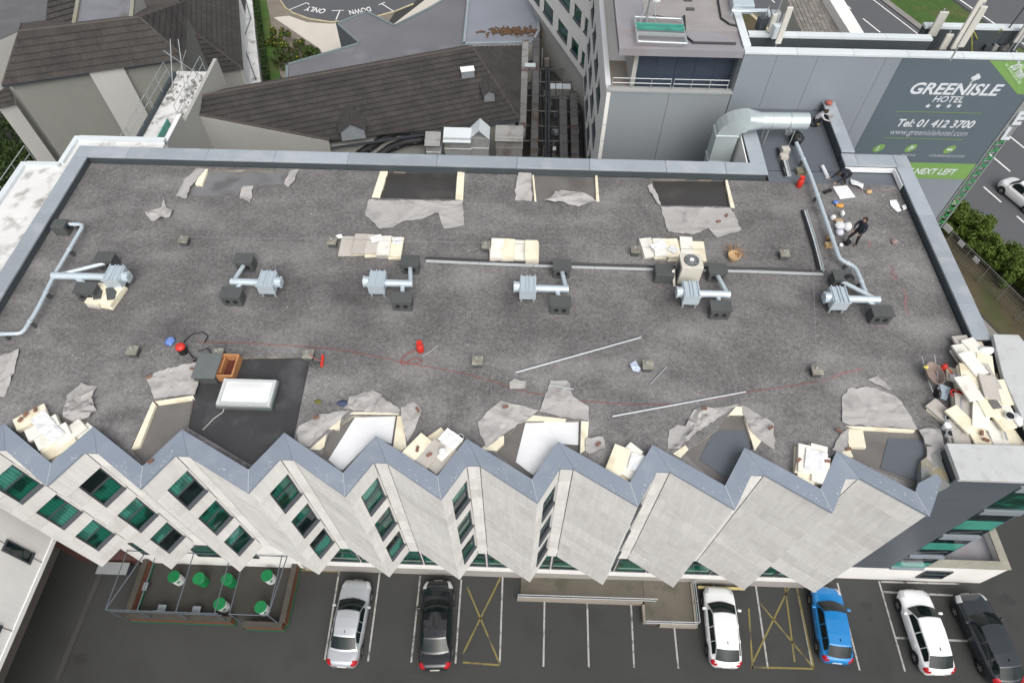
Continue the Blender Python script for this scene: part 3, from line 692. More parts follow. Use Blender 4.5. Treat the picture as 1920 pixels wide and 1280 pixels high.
def text(body, x, z, size, mat, parent, name='lettering', shear=0, y=YW-.036, bold=0, width=None, rot=0, ext=.004, align='LEFT', rz=0, flat=None, space=1.0):
    cu = bpy.data.curves.new(name, 'FONT'); cu.body = body; cu.size = size; cu.shear = shear; cu.extrude = ext; cu.offset = bold; cu.align_x = align; cu.space_character = space
    cu.resolution_u = 3
    to = bpy.data.objects.new('tmp_text', cu); COL.objects.link(to); dg = bpy.context.evaluated_depsgraph_get()
    me = bpy.data.meshes.new_from_object(to.evaluated_get(dg)); bpy.data.objects.remove(to)
    if width:
        w_ = max(v.co.x for v in me.vertices) - min(v.co.x for v in me.vertices); k = width/w_
        for v in me.vertices: v.co.x *= k
    base = BASE.get(parent.name)
    if flat is None: Mx = Matrix.Translation((x, y, z)) @ Matrix.Rotation(rot, 4, 'Y') @ Matrix.Rotation(PI/2, 4, 'X')
    else: Mx = Matrix.Translation((x, flat, z)) @ Matrix.Rotation(rz, 4, 'Z')
    me.transform(Matrix.Translation(-base) @ Mx); me.materials.clear(); me.materials.append(mat)
    o = bpy.data.objects.new(name, me); COL.objects.link(o); o.parent = parent; return o
def tput(body, cl, cr, cb, ct, mat, **k):
    """lettering between crop columns cl..cr (on the baseline) with cap height from rows cb..ct"""
    x0, z0 = sp(cl, cb); x1, _ = sp(cr, cb); _, z1 = sp(cl, ct); h = (z1-z0)
    return text(body, x0, z0, h/.70, mat, sign, width=(x1-x0), **k)
tput('GREENISLE', 495, 1332, 420, 318, sgn_white, bold=.025, shear=.15)
tput('HOTEL', 720, 1000, 497, 442, sgn_white, bold=.006, shear=.15)
tput('Tel: 01 412 3700', 385, 1095, 722, 655, sgn_white, bold=.016, shear=.15)
tput('www.greenislehotel.com', 325, 1045, 797, 745, sgn_grey, shear=.15)
tput('CONFERENCE ROOMS', 690, 1020, 1003, 982, sgn_grey, shear=.1); tput('PARKING', 440, 565, 997, 977, sgn_grey, shear=.1)
text('TAKE NEXT LEFT', sp(345,1155)[0], sp(345,1155)[1], .62, sgn_white, sign, bold=.012, shear=.15, width=sp(935,1155)[0]-sp(345,1155)[0])
x0, z0 = sp(1448, 168); x1, z1 = sp(1535, 290); text('20 min', x0, z0, .62, sgn_white, sign, rot=math.atan2(z0-z1, x1-x0), bold=.012, y=YW-.045, width=math.hypot(x1-x0, z1-z0))
random.seed(4)
x0, z0 = sp(1395, 160); x1, z1 = sp(1520, 335); q = 0
while q < 1:                                         # line of small lettering too faint to read
    wd = random.uniform(.03, .09); xa, za = x0 + (x1-x0)*q, z0 + (z1-z0)*q; rr = math.atan2(z0-z1, x1-x0)
    MB().obox((xa, YW-.045, za), (wd*2.2, .006, random.uniform(.12,.2)), ry=rr).build('small_lettering', sgn_pale, sign); q += wd*1.5
x0, z0 = sp(1560, 175); MB().slab(disc(x0, z0, .16, YW-.042), .006).build('pale_mark', sgn_pale, sign)
for cx in (687, 782, 880, 975):                      # stars
    x_, z_ = sp(cx, 535); P = [(x_ + (.16 if k % 2 == 0 else .07)*math.sin(k*PI/5), YW-.040, z_ + (.16 if k % 2 == 0 else .07)*math.cos(k*PI/5)) for k in range(10)]
    MB().slab(P, .01).build('star', sgn_white, sign)
x_, z_ = sp(1125, 280)                               # shamrock over the i
sh = MB()
for k, (dx, dz) in enumerate([(-.11,.02),(.02,.16),(.14,.04),(.02,-.02)]): sh.slab(disc(x_+dx, z_+dz, .115, YW-.040-.002*k), .008)
sh.slab([(x_-.02,YW-.050,z_-.05),(x_+.04,YW-.050,z_-.05),(x_-.12,YW-.050,z_-.30),(x_-.17,YW-.050,z_-.28)], .008)
sh.build('shamrock', sgn_white, sign)
for (c0, c1, cy) in [(390,1185,595),(275,1010,838)]:
    a, za = sp(c0, cy-8); b, zb = sp(c1, cy+8); z_ = (za+zb)/2; MB().box(a, b, YW-.034, YW-.027, z_-.02, z_+.02).build('rule', sgn_line, sign)
for (cx, cy, ch) in [(235,925,'i'),(530,925,'P'),(888,938,'')]:
    x_, z_ = sp(cx, cy); el = [(p[0] + (p[2]-z_)*.35, p[1], p[2]) for p in disc(x_, z_, .30)]
    MB().slab(el, .006).build('icon_disc', sgn_green, sign)
    if ch: text(ch, x_-.13, z_-.15, .45, sgn_white, sign, shear=.2, y=YW-.046, bold=.01)
    else: MB().box(x_-.16, x_+.16, YW-.048, YW-.041, z_-.05, z_+.06).build('icon_mark', sgn_white, sign)
# ---- letter mast on the block's corner: white HOTEL letters above green neon zigzag
mast = thing('letter_mast', (28.0, YW+.1, 0), 'vertical lattice mast with white hotel letters and green neon tubes', 'sign')
mast_mat = pm('mast_grey', (.30,.32,.32), .5, .1, 2, .05, 10, 0, metal=.3); neon = pm('green_neon_tube', (.02,.24,.07), .3, .2, 3, .05, 10, 0)
for xx, yy in ((27.76,YW),(28.38,YW),(27.76,YW+.55),(28.38,YW+.55)): MB().box(xx-.05, xx+.05, yy-.05, yy+.05, 0, 19.8).build('post', mast_mat, mast)
for k in range(33):
    z_ = .6 + k*.6
    MB().cyl((27.8,YW,z_),(28.34,YW,z_), .025, 5).build('rung', mast_mat, mast)
    MB().cyl((27.8,YW+.5,z_),(28.34,YW+.05,z_+.55), .02, 5).build('brace', mast_mat, mast)
    if z_ < 14.6:
        MB().cyl((27.82,YW-.08,z_+.05),(28.32,YW-.08,z_+.42), .045, 6).build('neon_tube', neon, mast); MB().cyl((28.32,YW-.08,z_+.12),(27.95,YW-.09,z_+.5), .035, 6).build('neon_tube', neon, mast)
for k, ch in enumerate('LETOH'): text(ch, 27.86, 14.9 + k*1.05, 1.15, sgn_white, mast, y=YW-.10, bold=.03, ext=.05, name='letter')
MB().box(27.80, 28.36, YW-.03, YW-.02+.01, 14.7, 19.8).build('backing', mast_mat, mast)
# ------------------------------------------------------------------ clad stair block at the right front corner
annex = thing('clad_stair_block', (18.5, 14, 0), 'slate grey clad stair block with teal glass strips at the right corner', 'building')
MB().prism([(15.72,10.42),(16.3,10.42),(20.6,10.42),(20.9,16.9),(15.8,16.9),(15.8,12)], ZB+.03, 16.27).build('wall', frame_dark, annex)
zz = [ZB, 7.0, 7.9, 8.85, 9.75, 10.7, 11.6, 12.5, 13.45, 14.35, 15.3, 16.2, 16.98]
for z0, z1 in zip(zz, zz[1:]):
    panel((15.66,10.36) if z1 < 16.3 else (16.2,10.36), (18.85,10.36), z0, z1, .05, 'cladding_panel', clad_mat, annex, gap=.007)
    panel((20.55,10.36), (20.95,16.9), z0, z1, .05, 'cladding_panel', clad_mat, annex, gap=.007)
for (z0, z1, gm) in [(6.35,7.1,glass_teal),(7.16,7.9,glass_dark),(8.55,9.1,glass_dark),(9.16,10.05,glass_teal),(10.1,10.7,glass_dark),(11.3,11.9,glass_dark),(11.95,12.95,glass_teal),(13.0,13.75,glass_dark),(14.3,14.9,glass_green),(14.95,16.1,glass_green)]:
    MB().box(18.88, 20.54, 10.37, 10.41, z0, z1).build('pane', gm, annex)
for z_ in (6.1, 8.0, 10.75, 13.85, 16.2): MB().box(18.87, 20.54, 10.30, 10.42, z_, z_+ (.42 if z_ > 8 else .22)).build('spandrel', clad_pale, annex)
for z_ in (7.5, 8.8, 11.6): MB().cyl((18.9,10.33,z_),(20.2,10.33,z_+.25), .03, 5).build('window_bar', frame_dark, annex)
slab_mat = pm('pale_grey_slab_coping', (.46,.475,.475), .7, .10, 1.2, .10, 16, .08, 25, rnd=.04, dirt=(.36,.35,.31,1), dirt_amt=.5, dirt_scale=2)
MB().box(16.27, 21.2, 10.33, 11.8, 16.99, 17.2).build('coping', slab_mat, annex, bevel=.02)
MB().prism([(20.02,17.05),(21.1,17.05),(21.25,16.5),(21.2,11.82),(19.62,11.82),(19.62,14.9)], 16.99, 17.2).build('coping', slab_mat, annex, bevel=.02)
MB().box(16.32, 21.0, 10.45, 11.7, 16.27, 16.985).build('parapet', upstand_dark, annex); MB().prism([(20.05,17.0),(21.0,17.0),(21.0,11.72),(19.75,11.72),(19.75,14.9)], 16.27, 16.985).build('parapet', upstand_dark, annex)
gut = pm('weathered_gutter_felt', (.235,.245,.24), .6, .2, 1.5, .1, 8, .05, 12, dirt=(.33,.27,.12,1), dirt_amt=.7, dirt_scale=1.4)
MB().slab([(15.32,9.9,16.93),(16.26,10.36,16.62),(16.26,11.85,16.6),(15.45,11.3,16.62),(14.95,10.15,16.93)], .3).build('gutter', gut, annex)
# low white ground-floor annex with its sunken flat roof
low = thing('low_annex', (22.8, 12.8, 0), 'low white flat-roofed annex at the foot of the stair block', 'building')
MB().box(17.6, 27.4, 11.55, 11.85, 0, 2.8).build('wall', cream_wall, low); MB().box(27.1, 27.4, 11.851, 16.5, 0, 2.8).build('wall', cream_wall, low)
MB().box(17.6, 27.09, 11.86, 16.5, 0, 2.25).build('roof', roof_lav, low)
MB().box(17.6, 27.45, 11.50, 11.95, 2.802, 2.9).build('coping', pm('mossy_coping',(.30,.29,.24),.9,.25,1.5,.15,8,.1,15), low); MB().box(27.0, 27.45, 11.951, 16.5, 2.802, 2.9).build('coping', MATS['mossy_coping'], low)
window(Vector((23.2, 11.55)), Vector((1,0)), 0, 1.5, .9, 2.1, low, glass_dark, rec=-.03, transom=.5)
# ------------------------------------------------------------------ cream wing on the left, overhanging the service lane
lw = thing('left_wing', (-28, 5, 0), 'cream overhanging wing with small windows at the bottom left', 'building')
wing_white = pm('clean_off_white_render', (.86,.855,.835), .85, .05, .4, .02, 10, .05, 20, rnd=0, streak=.05)
MB().box(-34, -24.45, -12, 11.6, 5.2, 14).build('wall', wing_white, lw)
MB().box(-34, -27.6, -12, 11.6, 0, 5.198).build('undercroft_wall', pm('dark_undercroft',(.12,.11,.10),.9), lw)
for y0, z0 in [(8.95,6.45),(5.5,6.45),(2.0,6.45),(8.95,9.6),(5.5,9.6)]:
    window(Vector((-24.45, y0)), Vector((0,1)), 0, .55, z0, z0+2.15, lw, glass_dark, rec=-.03, transom=0)
MB().box(-24.449, -24.40, -12, 11.6, 5.2, 5.5).build('string_course', wing_white, lw)
for y0 in (2.3, 6.0, 9.3): MB().box(-24.448, -24.435, y0-.02, y0+.02, 5.5, 14).build('joint', concrete_core, lw)
brick_red = pm('dark_red_door_paint', (.085,.035,.030), .6, .15)
MB().box(-25.9, -22.4, 10.90, 10.99, 0, 4.6).build('service_shutter', brick_red, hotel)
ml = thing('service_crate', (-23.6, 10.3, 0), 'low grey wheeled crate by the dark red service doors', 'crate')
MB().box(-24.5, -22.8, 10.15, 10.75, .12, .55).build('tub', frame_dark, ml); MB().box(-24.55, -22.75, 10.1, 10.8, .551, .60).build('rim', rail_mat, ml)
for dx in (-.7,.7): MB().cyl((-23.65+dx,10.15,.08),(-23.65+dx,10.75,.08), .08, 8).build('wheel', felt_black, ml)
drain = pm('concrete_drain_channel', (.065,.064,.060), .9, .2, 1, .2, 10, .2, 20)
MB().face(strip(at(193,1062,0), at(105,1275,0), .28, .006)).build('drain_channel', drain, ground)
MB().face(strip(at(199,1062,0), at(113,1275,0), .06, .010)).build('drain_slot', felt_black, ground)
# ------------------------------------------------------------------ white painted side roof on the left
wr = thing('white_side_roof', (-25.4, 20, 0), 'white painted flat roof strip along the left parapet', 'building')
roof_white = pm('patchy_white_roof_paint', (.66,.66,.645), .6, .14, .8, .08, 9, .08, 14, rnd=0, dirt=(.27,.26,.24,1), dirt_amt=.9, dirt_scale=1.1)
MB().box(-26.75, -24.02, 12.2, 26.85, 8, 16.55).build('roof', [roof_white], wr)
MB().box(-24.75, -19.9, 27.97, 29.0, 5, 16.55).build('roof', [roof_white], wr); MB().box(-24.75, -24.02, 26.851, 27.969, 5, 16.55).build('roof', [roof_white], wr)
for b_ in [(-26.85,-26.55,12.2,26.9),(-26.549,-24.78,26.65,26.95),(-24.9,-24.65,26.951,29.1),(-24.649,-19.9,28.85,29.15)]: MB().box(*b_, 16.45, 16.72).build('kerb', white_coping, wr)
railing([(-27.3,25.2,15.6),(-27.3,28.2,15.6)], 1.1, 2, 3, 'short silver guard rail at the edge of the white roof')

# ------------------------------------------------------------------ hipped tiled house (top left)
ZE = 13.0
hA = thing('tiled_hotel_wing', (-31, 43, 0), 'grey rendered wing with brown hipped tile roof and lift shaft, top left', 'building')
eL, eR = at(-60, 163, ZE), at(346, 109, ZE); rL, rR = at(37, 59, 15.9), at(262, 33, 15.9)
dE = (eR-eL).normalized(); nE = Vector((-dE.y, dE.x, 0))
eL2 = at(5, 160, ZE)
bL, bR = eL2 + nE*8, eR + nE*8
tiled(hA, (eL2, eR, rR, rL)); tiled(hA, (eR, bR, rR)); tiled(hA, (bL, eL2, rL))
MB().slab([bR, bL, rL, rR], .05).build('rear_slope', ridge_mat, hA)
ridge(hA, rL, rR); ridge(hA, rR, eR); ridge(hA, rL, eL2)
inset = nE*.35
w0, w1 = eL2 + inset + dE*.3, eR + inset - dE*.3
wl_ = MB(); wl_.prism([w0, w1, w1 + nE*7, w0 + nE*7], 0, ZE-.02); wl_.build('wall', grey_render, hA)
q0 = w0.lerp(w1, .46); q1 = w0.lerp(w1, .66); MB().prism([q0 - nE*.35, q1 - nE*.35, q1 - nE*.002, q0 - nE*.002], 0, ZE-.05).build('pilaster', lightgrey_render, hA)
MB().prism([eL2 + nE*.02 - dE*.1, eR + nE*.02 + dE*.1, eR + inset, eL2 + inset], ZE-.2, ZE-.05).build('gutter', frame_dark, hA)
def on_plane(px, py, a, b, c):
    n = (b-a).cross(c-a); o = Vector((0,0,CAM_Z)); d = ray(px, py); return o + d*((a-o).dot(n)/d.dot(n))
# lift shaft with flat wet roof and tiled front
sb0, sb1 = on_plane(162, 116, eL2, eR, rL), on_plane(274, 98, eL2, eR, rL); ztop = (atY(134, 62, sb0.y + .8).z + atY(250, 46, sb1.y + .8).z)/2; sh0, sh1 = at(134, 62, ztop), at(250, 46, ztop); dS = (sh1-sh0).normalized(); nS = Vector((-dS.y, dS.x, 0))
tiled(hA, (sb0, sb1, sh1, sh0))
MB().prism([sh0 + nS*.01, sh1 + nS*.01, sh1 + nS*5.5, sh0 + nS*5.5], 12, ztop-.04).build('shaft_wall', lightgrey_render, hA)
for a, b in ((sh0, sb0), (sh1, sb1)): MB().slab([a + dS*.02, b + dS*.02, b + nS*2.3 + dS*.02, a + nS*.1 + dS*.02], .05).build('cheek', lightgrey_render, hA)
lead = pm('lead_flashing', (.25,.27,.29), .5, .2, 3, .1, 12, .05, 14)
for a, b in ((sh0, sb0), (sh1, sb1), (sb0, sb1)): MB().tube([a + Vector((0,0,.04)), a.lerp(b,.5) + Vector((0,0,.05)), b + Vector((0,0,.05))], .07, 5).build('flashing', lead, hA)
wet = pm('wet_flat_roof', (.19,.19,.21), .18, .25, .6, .1, 8, .02, 8, spec=.6, dirt=(.10,.085,.07,1), dirt_amt=.8, dirt_scale=.5)
MB().prism([sh0 + nS*.02, sh1 + nS*.02, sh1 + nS*5.4, sh0 + nS*5.4], ztop-.03, ztop+.02).build('shaft_roof', wet, hA)
ker = pm('mossy_shaft_kerb', (.25,.245,.20), .9, .25, 1.5, .15, 8, .1, 15, dirt=(.26,.20,.06,1), dirt_amt=.6)
for a, b, off in ((sh0, sh1, nS*.25), (sh0, sh0 + nS*5.5, dS*.25), (sh1, sh1 + nS*5.5, -dS*.25)): MB().prism([a, b, b + off, a + off], ztop+.021, ztop+.16).build('shaft_kerb', ker, hA)
# tiled slope of the wing running away behind
k0, k1, k2, k3 = at(85, 62, 14.2), at(134, 52, 14.2), at(150, -25, 15.6), at(95, -25, 15.6)
tiled(hA, (k0, k1, k2, k3)); MB().prism([k0, k1, k2, k3], 8, 13.8).build('rear_wall', lightgrey_render, hA)
yard = pm('grey_yard_felt', (.115,.117,.123), .8, .15, .5, .08, 8, .1, 14, dirt=(.17,.17,.17,1), dirt_amt=.5, dirt_scale=.4)
flat_block('flat_yard_roof', [(-60,-30),(92,-30),(84,52),(38,57),(-60,100)], 12.2, yard, 'plain grey flat roof in the top left corner', kerb=0)
lower = thing('lower_lean_to', (-38, 43, 0), 'pale lean-to wall with tiled roof edge left of the grey wing', 'building')
lp0, lp1 = at(-3, 206, 8.2), at(29, 198, 8.2); dl_ = (lp1-lp0).normalized(); nl_ = Vector((-dl_.y, dl_.x, 0))
tiled(lower, (lp0, lp1, lp1 + nl_*3 + Vector((0,0,1.6)), lp0 + nl_*3 + Vector((0,0,1.6)))); MB().prism([lp0 + nl_*.25, lp1 + nl_*.25, lp1 + nl_*3, lp0 + nl_*3], 0, 8.1).build('wall', lightgrey_render, lower)
# second tiled house, right of it
hB = thing('tiled_gatehouse', (-22, 49, 0), 'second brown hip-roofed wing with white side wall, beyond the walkway', 'building')
b0, b1 = at(375, 142, 4.6), at(456, 130, 4.6); t0 = at(340, 42, 7.4)
far1 = at(446, -30, 4.6); tfar = at(330, -40, 7.4)
tiled(hB, (b0, b1, t0)); tiled(hB, (b1, far1, tfar, t0)); ridge(hB, t0, b1); db = (b1-b0).normalized(); nb_ = Vector((-db.y, db.x, 0))
MB().slab([b0, t0, tfar, tfar + Vector((-6,0,-2.8)), b0 + Vector((-6,0,0))], .1).build('left_slope', ridge_mat, hB)
MB().prism([b0 + nb_*.3, b1 + nb_*.3 - db*.3, far1 - db*.3, b0 + nb_*14], 0, 4.55).build('wall', lightgrey_render, hB)
MB().prism([b1 - db*.298 + nb_*.3, b1 - db*.25 + nb_*.3, far1 - db*.25, far1 - db*.298], 0, 4.5).build('side_wall', membrane_white, hB)
lr = [at(462,-20,1.2), at(471,-20,1.2), at(478,60,1.2), at(490,165,1.2), at(455,180,1.2)]
MB().prism([q[:2] for q in lr], 0, 1.2).build('low_white_roof', roof_white, hB)
MB().tube([at(458,-10,1.9), at(470,35,1.9), at(455,80,2.2), at(480,150,1.9)], .05, 5).build('cable', frame_dark, hB)
# walkway roof with its tall side wall
wk = thing('walkway_block', (-24.5, 36, 0), 'white painted walkway roof beside the tall pale rendered wall', 'building')
XW = -22.84
MB().box(-25.3, XW-.25, 29.2, 42.0, 0, 12.3).build('roof', [roof_white], wk)
MB().box(XW-.249, XW, 29.2, 36.2, 0, 12.95).build('side_wall', lightgrey_render, wk); MB().box(XW-.249, XW-.001, 36.201, 43.5, 0, 12.4).build('side_wall', lightgrey_render, wk)
MB().box(XW-.27, XW+.02, 29.2, 36.2, 12.952, 13.0).build('coping', membrane_white, wk); MB().box(XW-1.0, XW-.9, 33.0, 36.0, 12.301, 12.75).build('pipe_tray', glass_teal, wk)
MB().box(-25.35, -25.15, 29.2, 41.5, 12.301, 12.6).build('kerb', upstand_dark, wk)
window(Vector((XW, 31.6)), Vector((0,1)), 0, 1.5, 9.6, 11.4, wk, glass_blue, rec=-.02, transom=.5)
for k, (y0,y1) in enumerate([(30.2,33.6),(33.8,37.2),(37.4,40.8)]):
    railing([(-25.25,y0,12.6),(-25.25,y1,12.6)], 1.15, 2, 3, ('near','middle','far')[k] + ' guard rail panel on the left edge of the white walkway')
for k, (y0,y1) in enumerate([(36.4,39.0),(39.2,42.0)]):
    railing([(-23.2,y0,12.35),(-23.2,y1,12.35)], 1.15, 2, 3, ('near','far')[k] + ' guard rail panel on the right edge of the white walkway')
lad = thing('scaffold_frame', (-24.2, 40.3, 12.3), 'leaning silver scaffold frame at the head of the walkway', 'scaffold')
for dx in (0, .9): MB().cyl((-24.6+dx,39.0,12.3),(-24.3+dx*.6,41.2,15.2), .028, 6).build('pole', rail_mat, lad)
MB().cyl((-25.0,41.2,12.3),(-23.2,40.6,14.8), .025, 6).build('brace', rail_mat, lad); MB().cyl((-23.2,41.3,12.3),(-24.9,40.8,14.6), .025, 6).build('brace', rail_mat, lad)
random.seed(21)
db_ = MB()
for k in range(70):
    x_, y_ = random.choice([(-25.0, random.uniform(30.5,41)), (-23.3+random.uniform(-.3,.1), random.uniform(30,41)), (random.uniform(-25,-23.2), random.uniform(38,41.5))]); s_ = random.uniform(.08,.3)
    db_.obox((x_,y_,12.305), (s_, s_*random.uniform(.4,1), random.uniform(.03,.12)), random.uniform(0,3))
db_.build('rubble', pm('rubble_grey',(.25,.24,.225),.9,.3,2,.2,10), kind='stuff', label='grey rubble strewn along the white walkway', cat='rubble')

# ------------------------------------------------------------------ long tiled roof in the middle
ZR2, ZE2 = 12.0, 9.4
hC = thing('tiled_kitchen_roof', (-10, 42, 0), 'long brown tiled pitched roof behind the far parapet', 'building')
c_rl, c_rr = at(366, 182, ZR2), at(886, 88, ZR2)
c_er = at(974, 224, ZE2); c_el = at(616, 266, ZE2); c_v = None
dC = (c_er-c_el).normalized(); nC = Vector((-dC.y, dC.x, 0))
c_far = at(978, 86, ZE2+.6)
c_v = on_plane(370, 217, c_er, c_rr, c_rl); c_el = on_plane(616, 265, c_er, c_rr, c_rl); tiled(hC, (c_el, c_er, c_rr, c_rl, c_v), udir=(c_rr-c_rl)); tiled(hC, (c_er, c_far, c_rr)); ridge(hC, c_rl, c_rr); ridge(hC, c_rr, c_er, .08)
MB().prism([c_el + nC*.5, c_er + nC*.3 - dC*.3, c_far - dC*.4, c_rl + nC*2.0, c_v + nC*.5], 0, min(ZE2, c_el.z)-.3).build('wall', lightgrey_render, hC)
MB().slab([c_rl, c_rr, c_rr + nC*3 - Vector((0,0,1.6)), c_rl + nC*3 - Vector((0,0,1.6))], .05).build('rear_slope', ridge_mat, hC)
MB().prism([c_el - nC*.08, c_er - nC*.08, c_er + nC*.06, c_el + nC*.06], ZE2-.16, ZE2-.03).build('gutter', frame_dark, hC)
def on_slope(px, py): return on_plane(px, py, c_er, c_rr, c_rl)
def dormer(px, py, wdt, ht, name, label_part):
    b = on_slope(px, py); a = b - dC*wdt/2; c = b + dC*wdt/2; run = ht/.52
    up = Vector((0,0,1)); ap = b + up*(ht + wdt*.38); bk = nC*run
    f = MB(); f.slab([a, c, c + up*ht, ap, a + up*ht], .05); o = f.build(name, lead, hC)
    tiled(hC, (a + up*ht - nC*.15 - dC*.1, a + up*ht + bk*1.0 - dC*.1, ap + bk*1.5, ap - nC*.15), .3, .04, 'dormer_tiles'); tiled(hC, (c + up*ht + bk*1.0 + dC*.1, c + up*ht - nC*.15 + dC*.1, ap - nC*.15, ap + bk*1.5), .3, .04, 'dormer_tiles')
    f = MB(); f.slab([a + up*.0 - dC*0, a + up*ht, a + up*ht + bk], .04); f.slab([c, c + bk + up*ht, c + up*ht], .04); f.build('cheek', lead, o)
    return o
dormer(664, 262, 1.7, .75, 'dormer', ''); o_ = dormer(918, 192, .8, .7, 'dormer', '')
vb_ = on_slope(877, 143)
MB().obox(vb_, (.95, .5, .55), math.atan2(dC.y, dC.x)).build('roof_vent', lead, hC)
MB().obox(vb_ + Vector((0,0,.55)), (1.02, .6, .06), math.atan2(dC.y, dC.x)).build('vent_cap', membrane_white, hC)
# sloping verge wall and sunk flat roof left of the ducts
vw = thing('verge_wall', (-19, 36, 0), 'pale rendered wall with sloping tiled verge left of the ducts', 'wall')
v0, v1 = c_v.copy(), c_el.copy(); v0.y -= .05; v1.y -= .05
MB().add([(v0.x,v0.y,2),(v1.x,v1.y,2),(v1.x,v1.y,v1.z),(v0.x,v0.y,v0.z),(v0.x,v0.y+.3,2),(v1.x,v1.y+.3,2),(v1.x,v1.y+.3,v1.z),(v0.x,v0.y+.3,v0.z)], [(0,1,2,3),(5,4,7,6),(3,2,6,7),(1,5,6,2),(4,0,3,7)]).build('wall', lightgrey_render, vw)
MB().tube([v0 + Vector((0,.15,.03)), v0.lerp(v1,.5) + Vector((0,.15,.03)), v1 + Vector((0,.15,.03))], .12, 6).build('verge_tiles', ridge_mat, vw)
fr_ = flat_block('sunk_flat_roof', [(445,272),(612,275),(615,330),(445,330)], 8.0, yard, 'small dark flat roof tucked behind the left of the far parapet', kerb=0)
railing([at(442,258,8.6), at(610,265,8.6)], .45, 2, 7, 'black pipe rail in front of the pale verge wall')

# ------------------------------------------------------------------ flat roofs, canopy and drive beyond
felt_lav = pm('weathered_lavender_felt', (.155,.153,.165), .55, .2, .35, .06, 8, .05, 12, rnd=0, dirt=(.25,.25,.265,1), dirt_amt=.6, dirt_scale=.25)
teal_edge = pm('teal_grey_roof_edge', (.17,.21,.215), .5, .1)
flat_block('canopy_roof', [(536,122),(672,82),(630,45),(688,22),(740,48),(800,18),(834,-2),(880,-2),(868,95),(800,140),(536,170)], 6, felt_lav, 'angular grey flat roof with pointed canopy beside the drop-off drive', kerb=.12, kerb_mat=teal_edge, wallm=membrane_grey)
can = thing('canopy_post', at(646, 78, 0), 'dark post under the pointed canopy', 'post')
MB().cyl(at(648,90,3.0), at(648,90,6.0), .12, 8).build('shaft', frame_dark, can); MB().cyl(at(648,90,2.9), at(648,90,3.0), .2, 8).build('foot', frame_dark, can)
felt_blue = pm('pale_blue_grey_felt', (.235,.25,.285), .55, .12, .4, .04, 8, .04, 10, rnd=0)
flat_block('upper_flat_roof', [(868,85),(877,-10),(1010,-10),(1012,60),(1000,82)], 6.3, felt_blue, 'pale blue grey flat roof between the canopy and the cream wing', kerb=.15)
rust = pm('leaf_litter_brown', (.13,.075,.04), .95, .4, 2, .3, 10, .4, 20)
random.seed(9)
lf = MB()
for k in range(260):
    p = at(random.gauss(962, 26), 63 + random.gauss(0, 4) - 4, 6.38); lf.obox(p, (random.uniform(.1,.3), random.uniform(.08,.2), .03), random.uniform(0,3), random.uniform(-.3,.3))
lf.build('leaf_litter', rust, kind='stuff', label='heap of brown leaf litter on the flat roof edge', cat='leaves')
# drop-off drive
pave_mat = pm('cream_drive_paving', (.56,.52,.46), .85, .08, .6, .05, 10, .05, 15, world=True, rnd=0)
grav_mat = pm('buff_gravel', (.20,.175,.145), .95, .25, .8, .3, 15, .3, 25, world=True, rnd=0)
grs = MB().face([at(x,y,.01) for x,y in [(478,-10),(498,-10),(526,142),(520,160),(500,160)]]).build('grass', grass_mat, kind='structure'); grs['label'] = 'narrow green lawn strip beside the drive'
gb = MB().face([at(x,y,.006) for x,y in [(498,-10),(760,-10),(700,90),(540,160),(526,142)]]).build('gravel_margin', grav_mat, kind='structure'); gb['label'] = 'buff gravel margin round the drop-off drive'
pv_ = MB().face([at(x,y,.012) for x,y in [(513,33),(542,30),(575,42),(620,45),(660,42),(690,38),(735,48),(810,-10),(850,-10),(800,60),(700,110),(606,104),(600,92)]]).build('pavement', pave_mat, kind='structure'); pv_['label'] = 'cream paved footway at the drop-off'
drv_pts = [(525,-20),(525,0),(535,15),(550,25),(580,36),(620,42),(660,40),(700,33),(740,22),(775,8),(800,-20)]
dv = MB().face([at(x,y,.018) for x,y in drv_pts]).build('drive', road_mat, kind='structure'); dv['label'] = 'grey asphalt drop-off loop with white lettering'
MB().tube([at(x,y,.04) for x,y in drv_pts[1:-1]], .10, 5).build('drive_kerb', kerb_mat, dv)
def dline(q):
    P = [at(x,y,0) for x,y in q]
    for a, b in zip(P, P[1:]): MB().face(strip(a, b, .12, .024)).build('bay_line', lane_white, dv)
dline([(540,20),(575,6),(580,9)]); dline([(630,38),(637,21)]); dline([(622,21),(645,20)]); dline([(738,22),(716,8)]); dline([(710,10),(722,5)])
def ground_text(body, pl, pr, parent, size):
    a, b = at(*pl, .024), at(*pr, .024); d = b-a
    text(body, a.x, .024, size, lane_white, parent, flat=a.y, rz=math.atan2(d.y, d.x), width=d.length, ext=.002, bold=.02, name='road_lettering')
BASE[dv.name] = dv.location.copy()
ground_text('ONLY', (613,18), (577,12), dv, 1.4); ground_text('DOWN', (694,13), (654,20), dv, 1.4)
# ================================================================== things on the roof
galv = pm('pale_blue_galvanised_duct', (.50,.575,.62), .38, .08, 1.5, .04, 12, .03, 14, metal=.25, rnd=.05, spec=.5)
hood_mat = pm('charcoal_felted_hood', (.075,.080,.080), .75, .15, 1.5, .10, 14, .15, 22, rnd=.08)
cap_mat = pm('lichen_grey_concrete', (.20,.195,.160), .9, .2, 3, .15, 14, .2, 22, rnd=.10, dirt=(.42,.41,.36,1), dirt_amt=.4, dirt_scale=3)
red_mat = pm('red_plastic', (.55,.035,.022), .4, .1, 2, .05, 10, 0, rnd=.05)
black_mat = pm('black_plastic', (.018,.018,.020), .45, .1, 2, .05, 10, 0, rnd=.05)
white_pl = pm('white_plastic', (.72,.73,.74), .45, .06, 3, .03, 10, .03, 12, rnd=.05)
blue_pl = pm('blue_printed_plastic', (.09,.19,.50), .4, .2, 4, .1, 10, .1, 12, rnd=.05, dirt=(.6,.62,.66,1), dirt_amt=.6, dirt_scale=5)
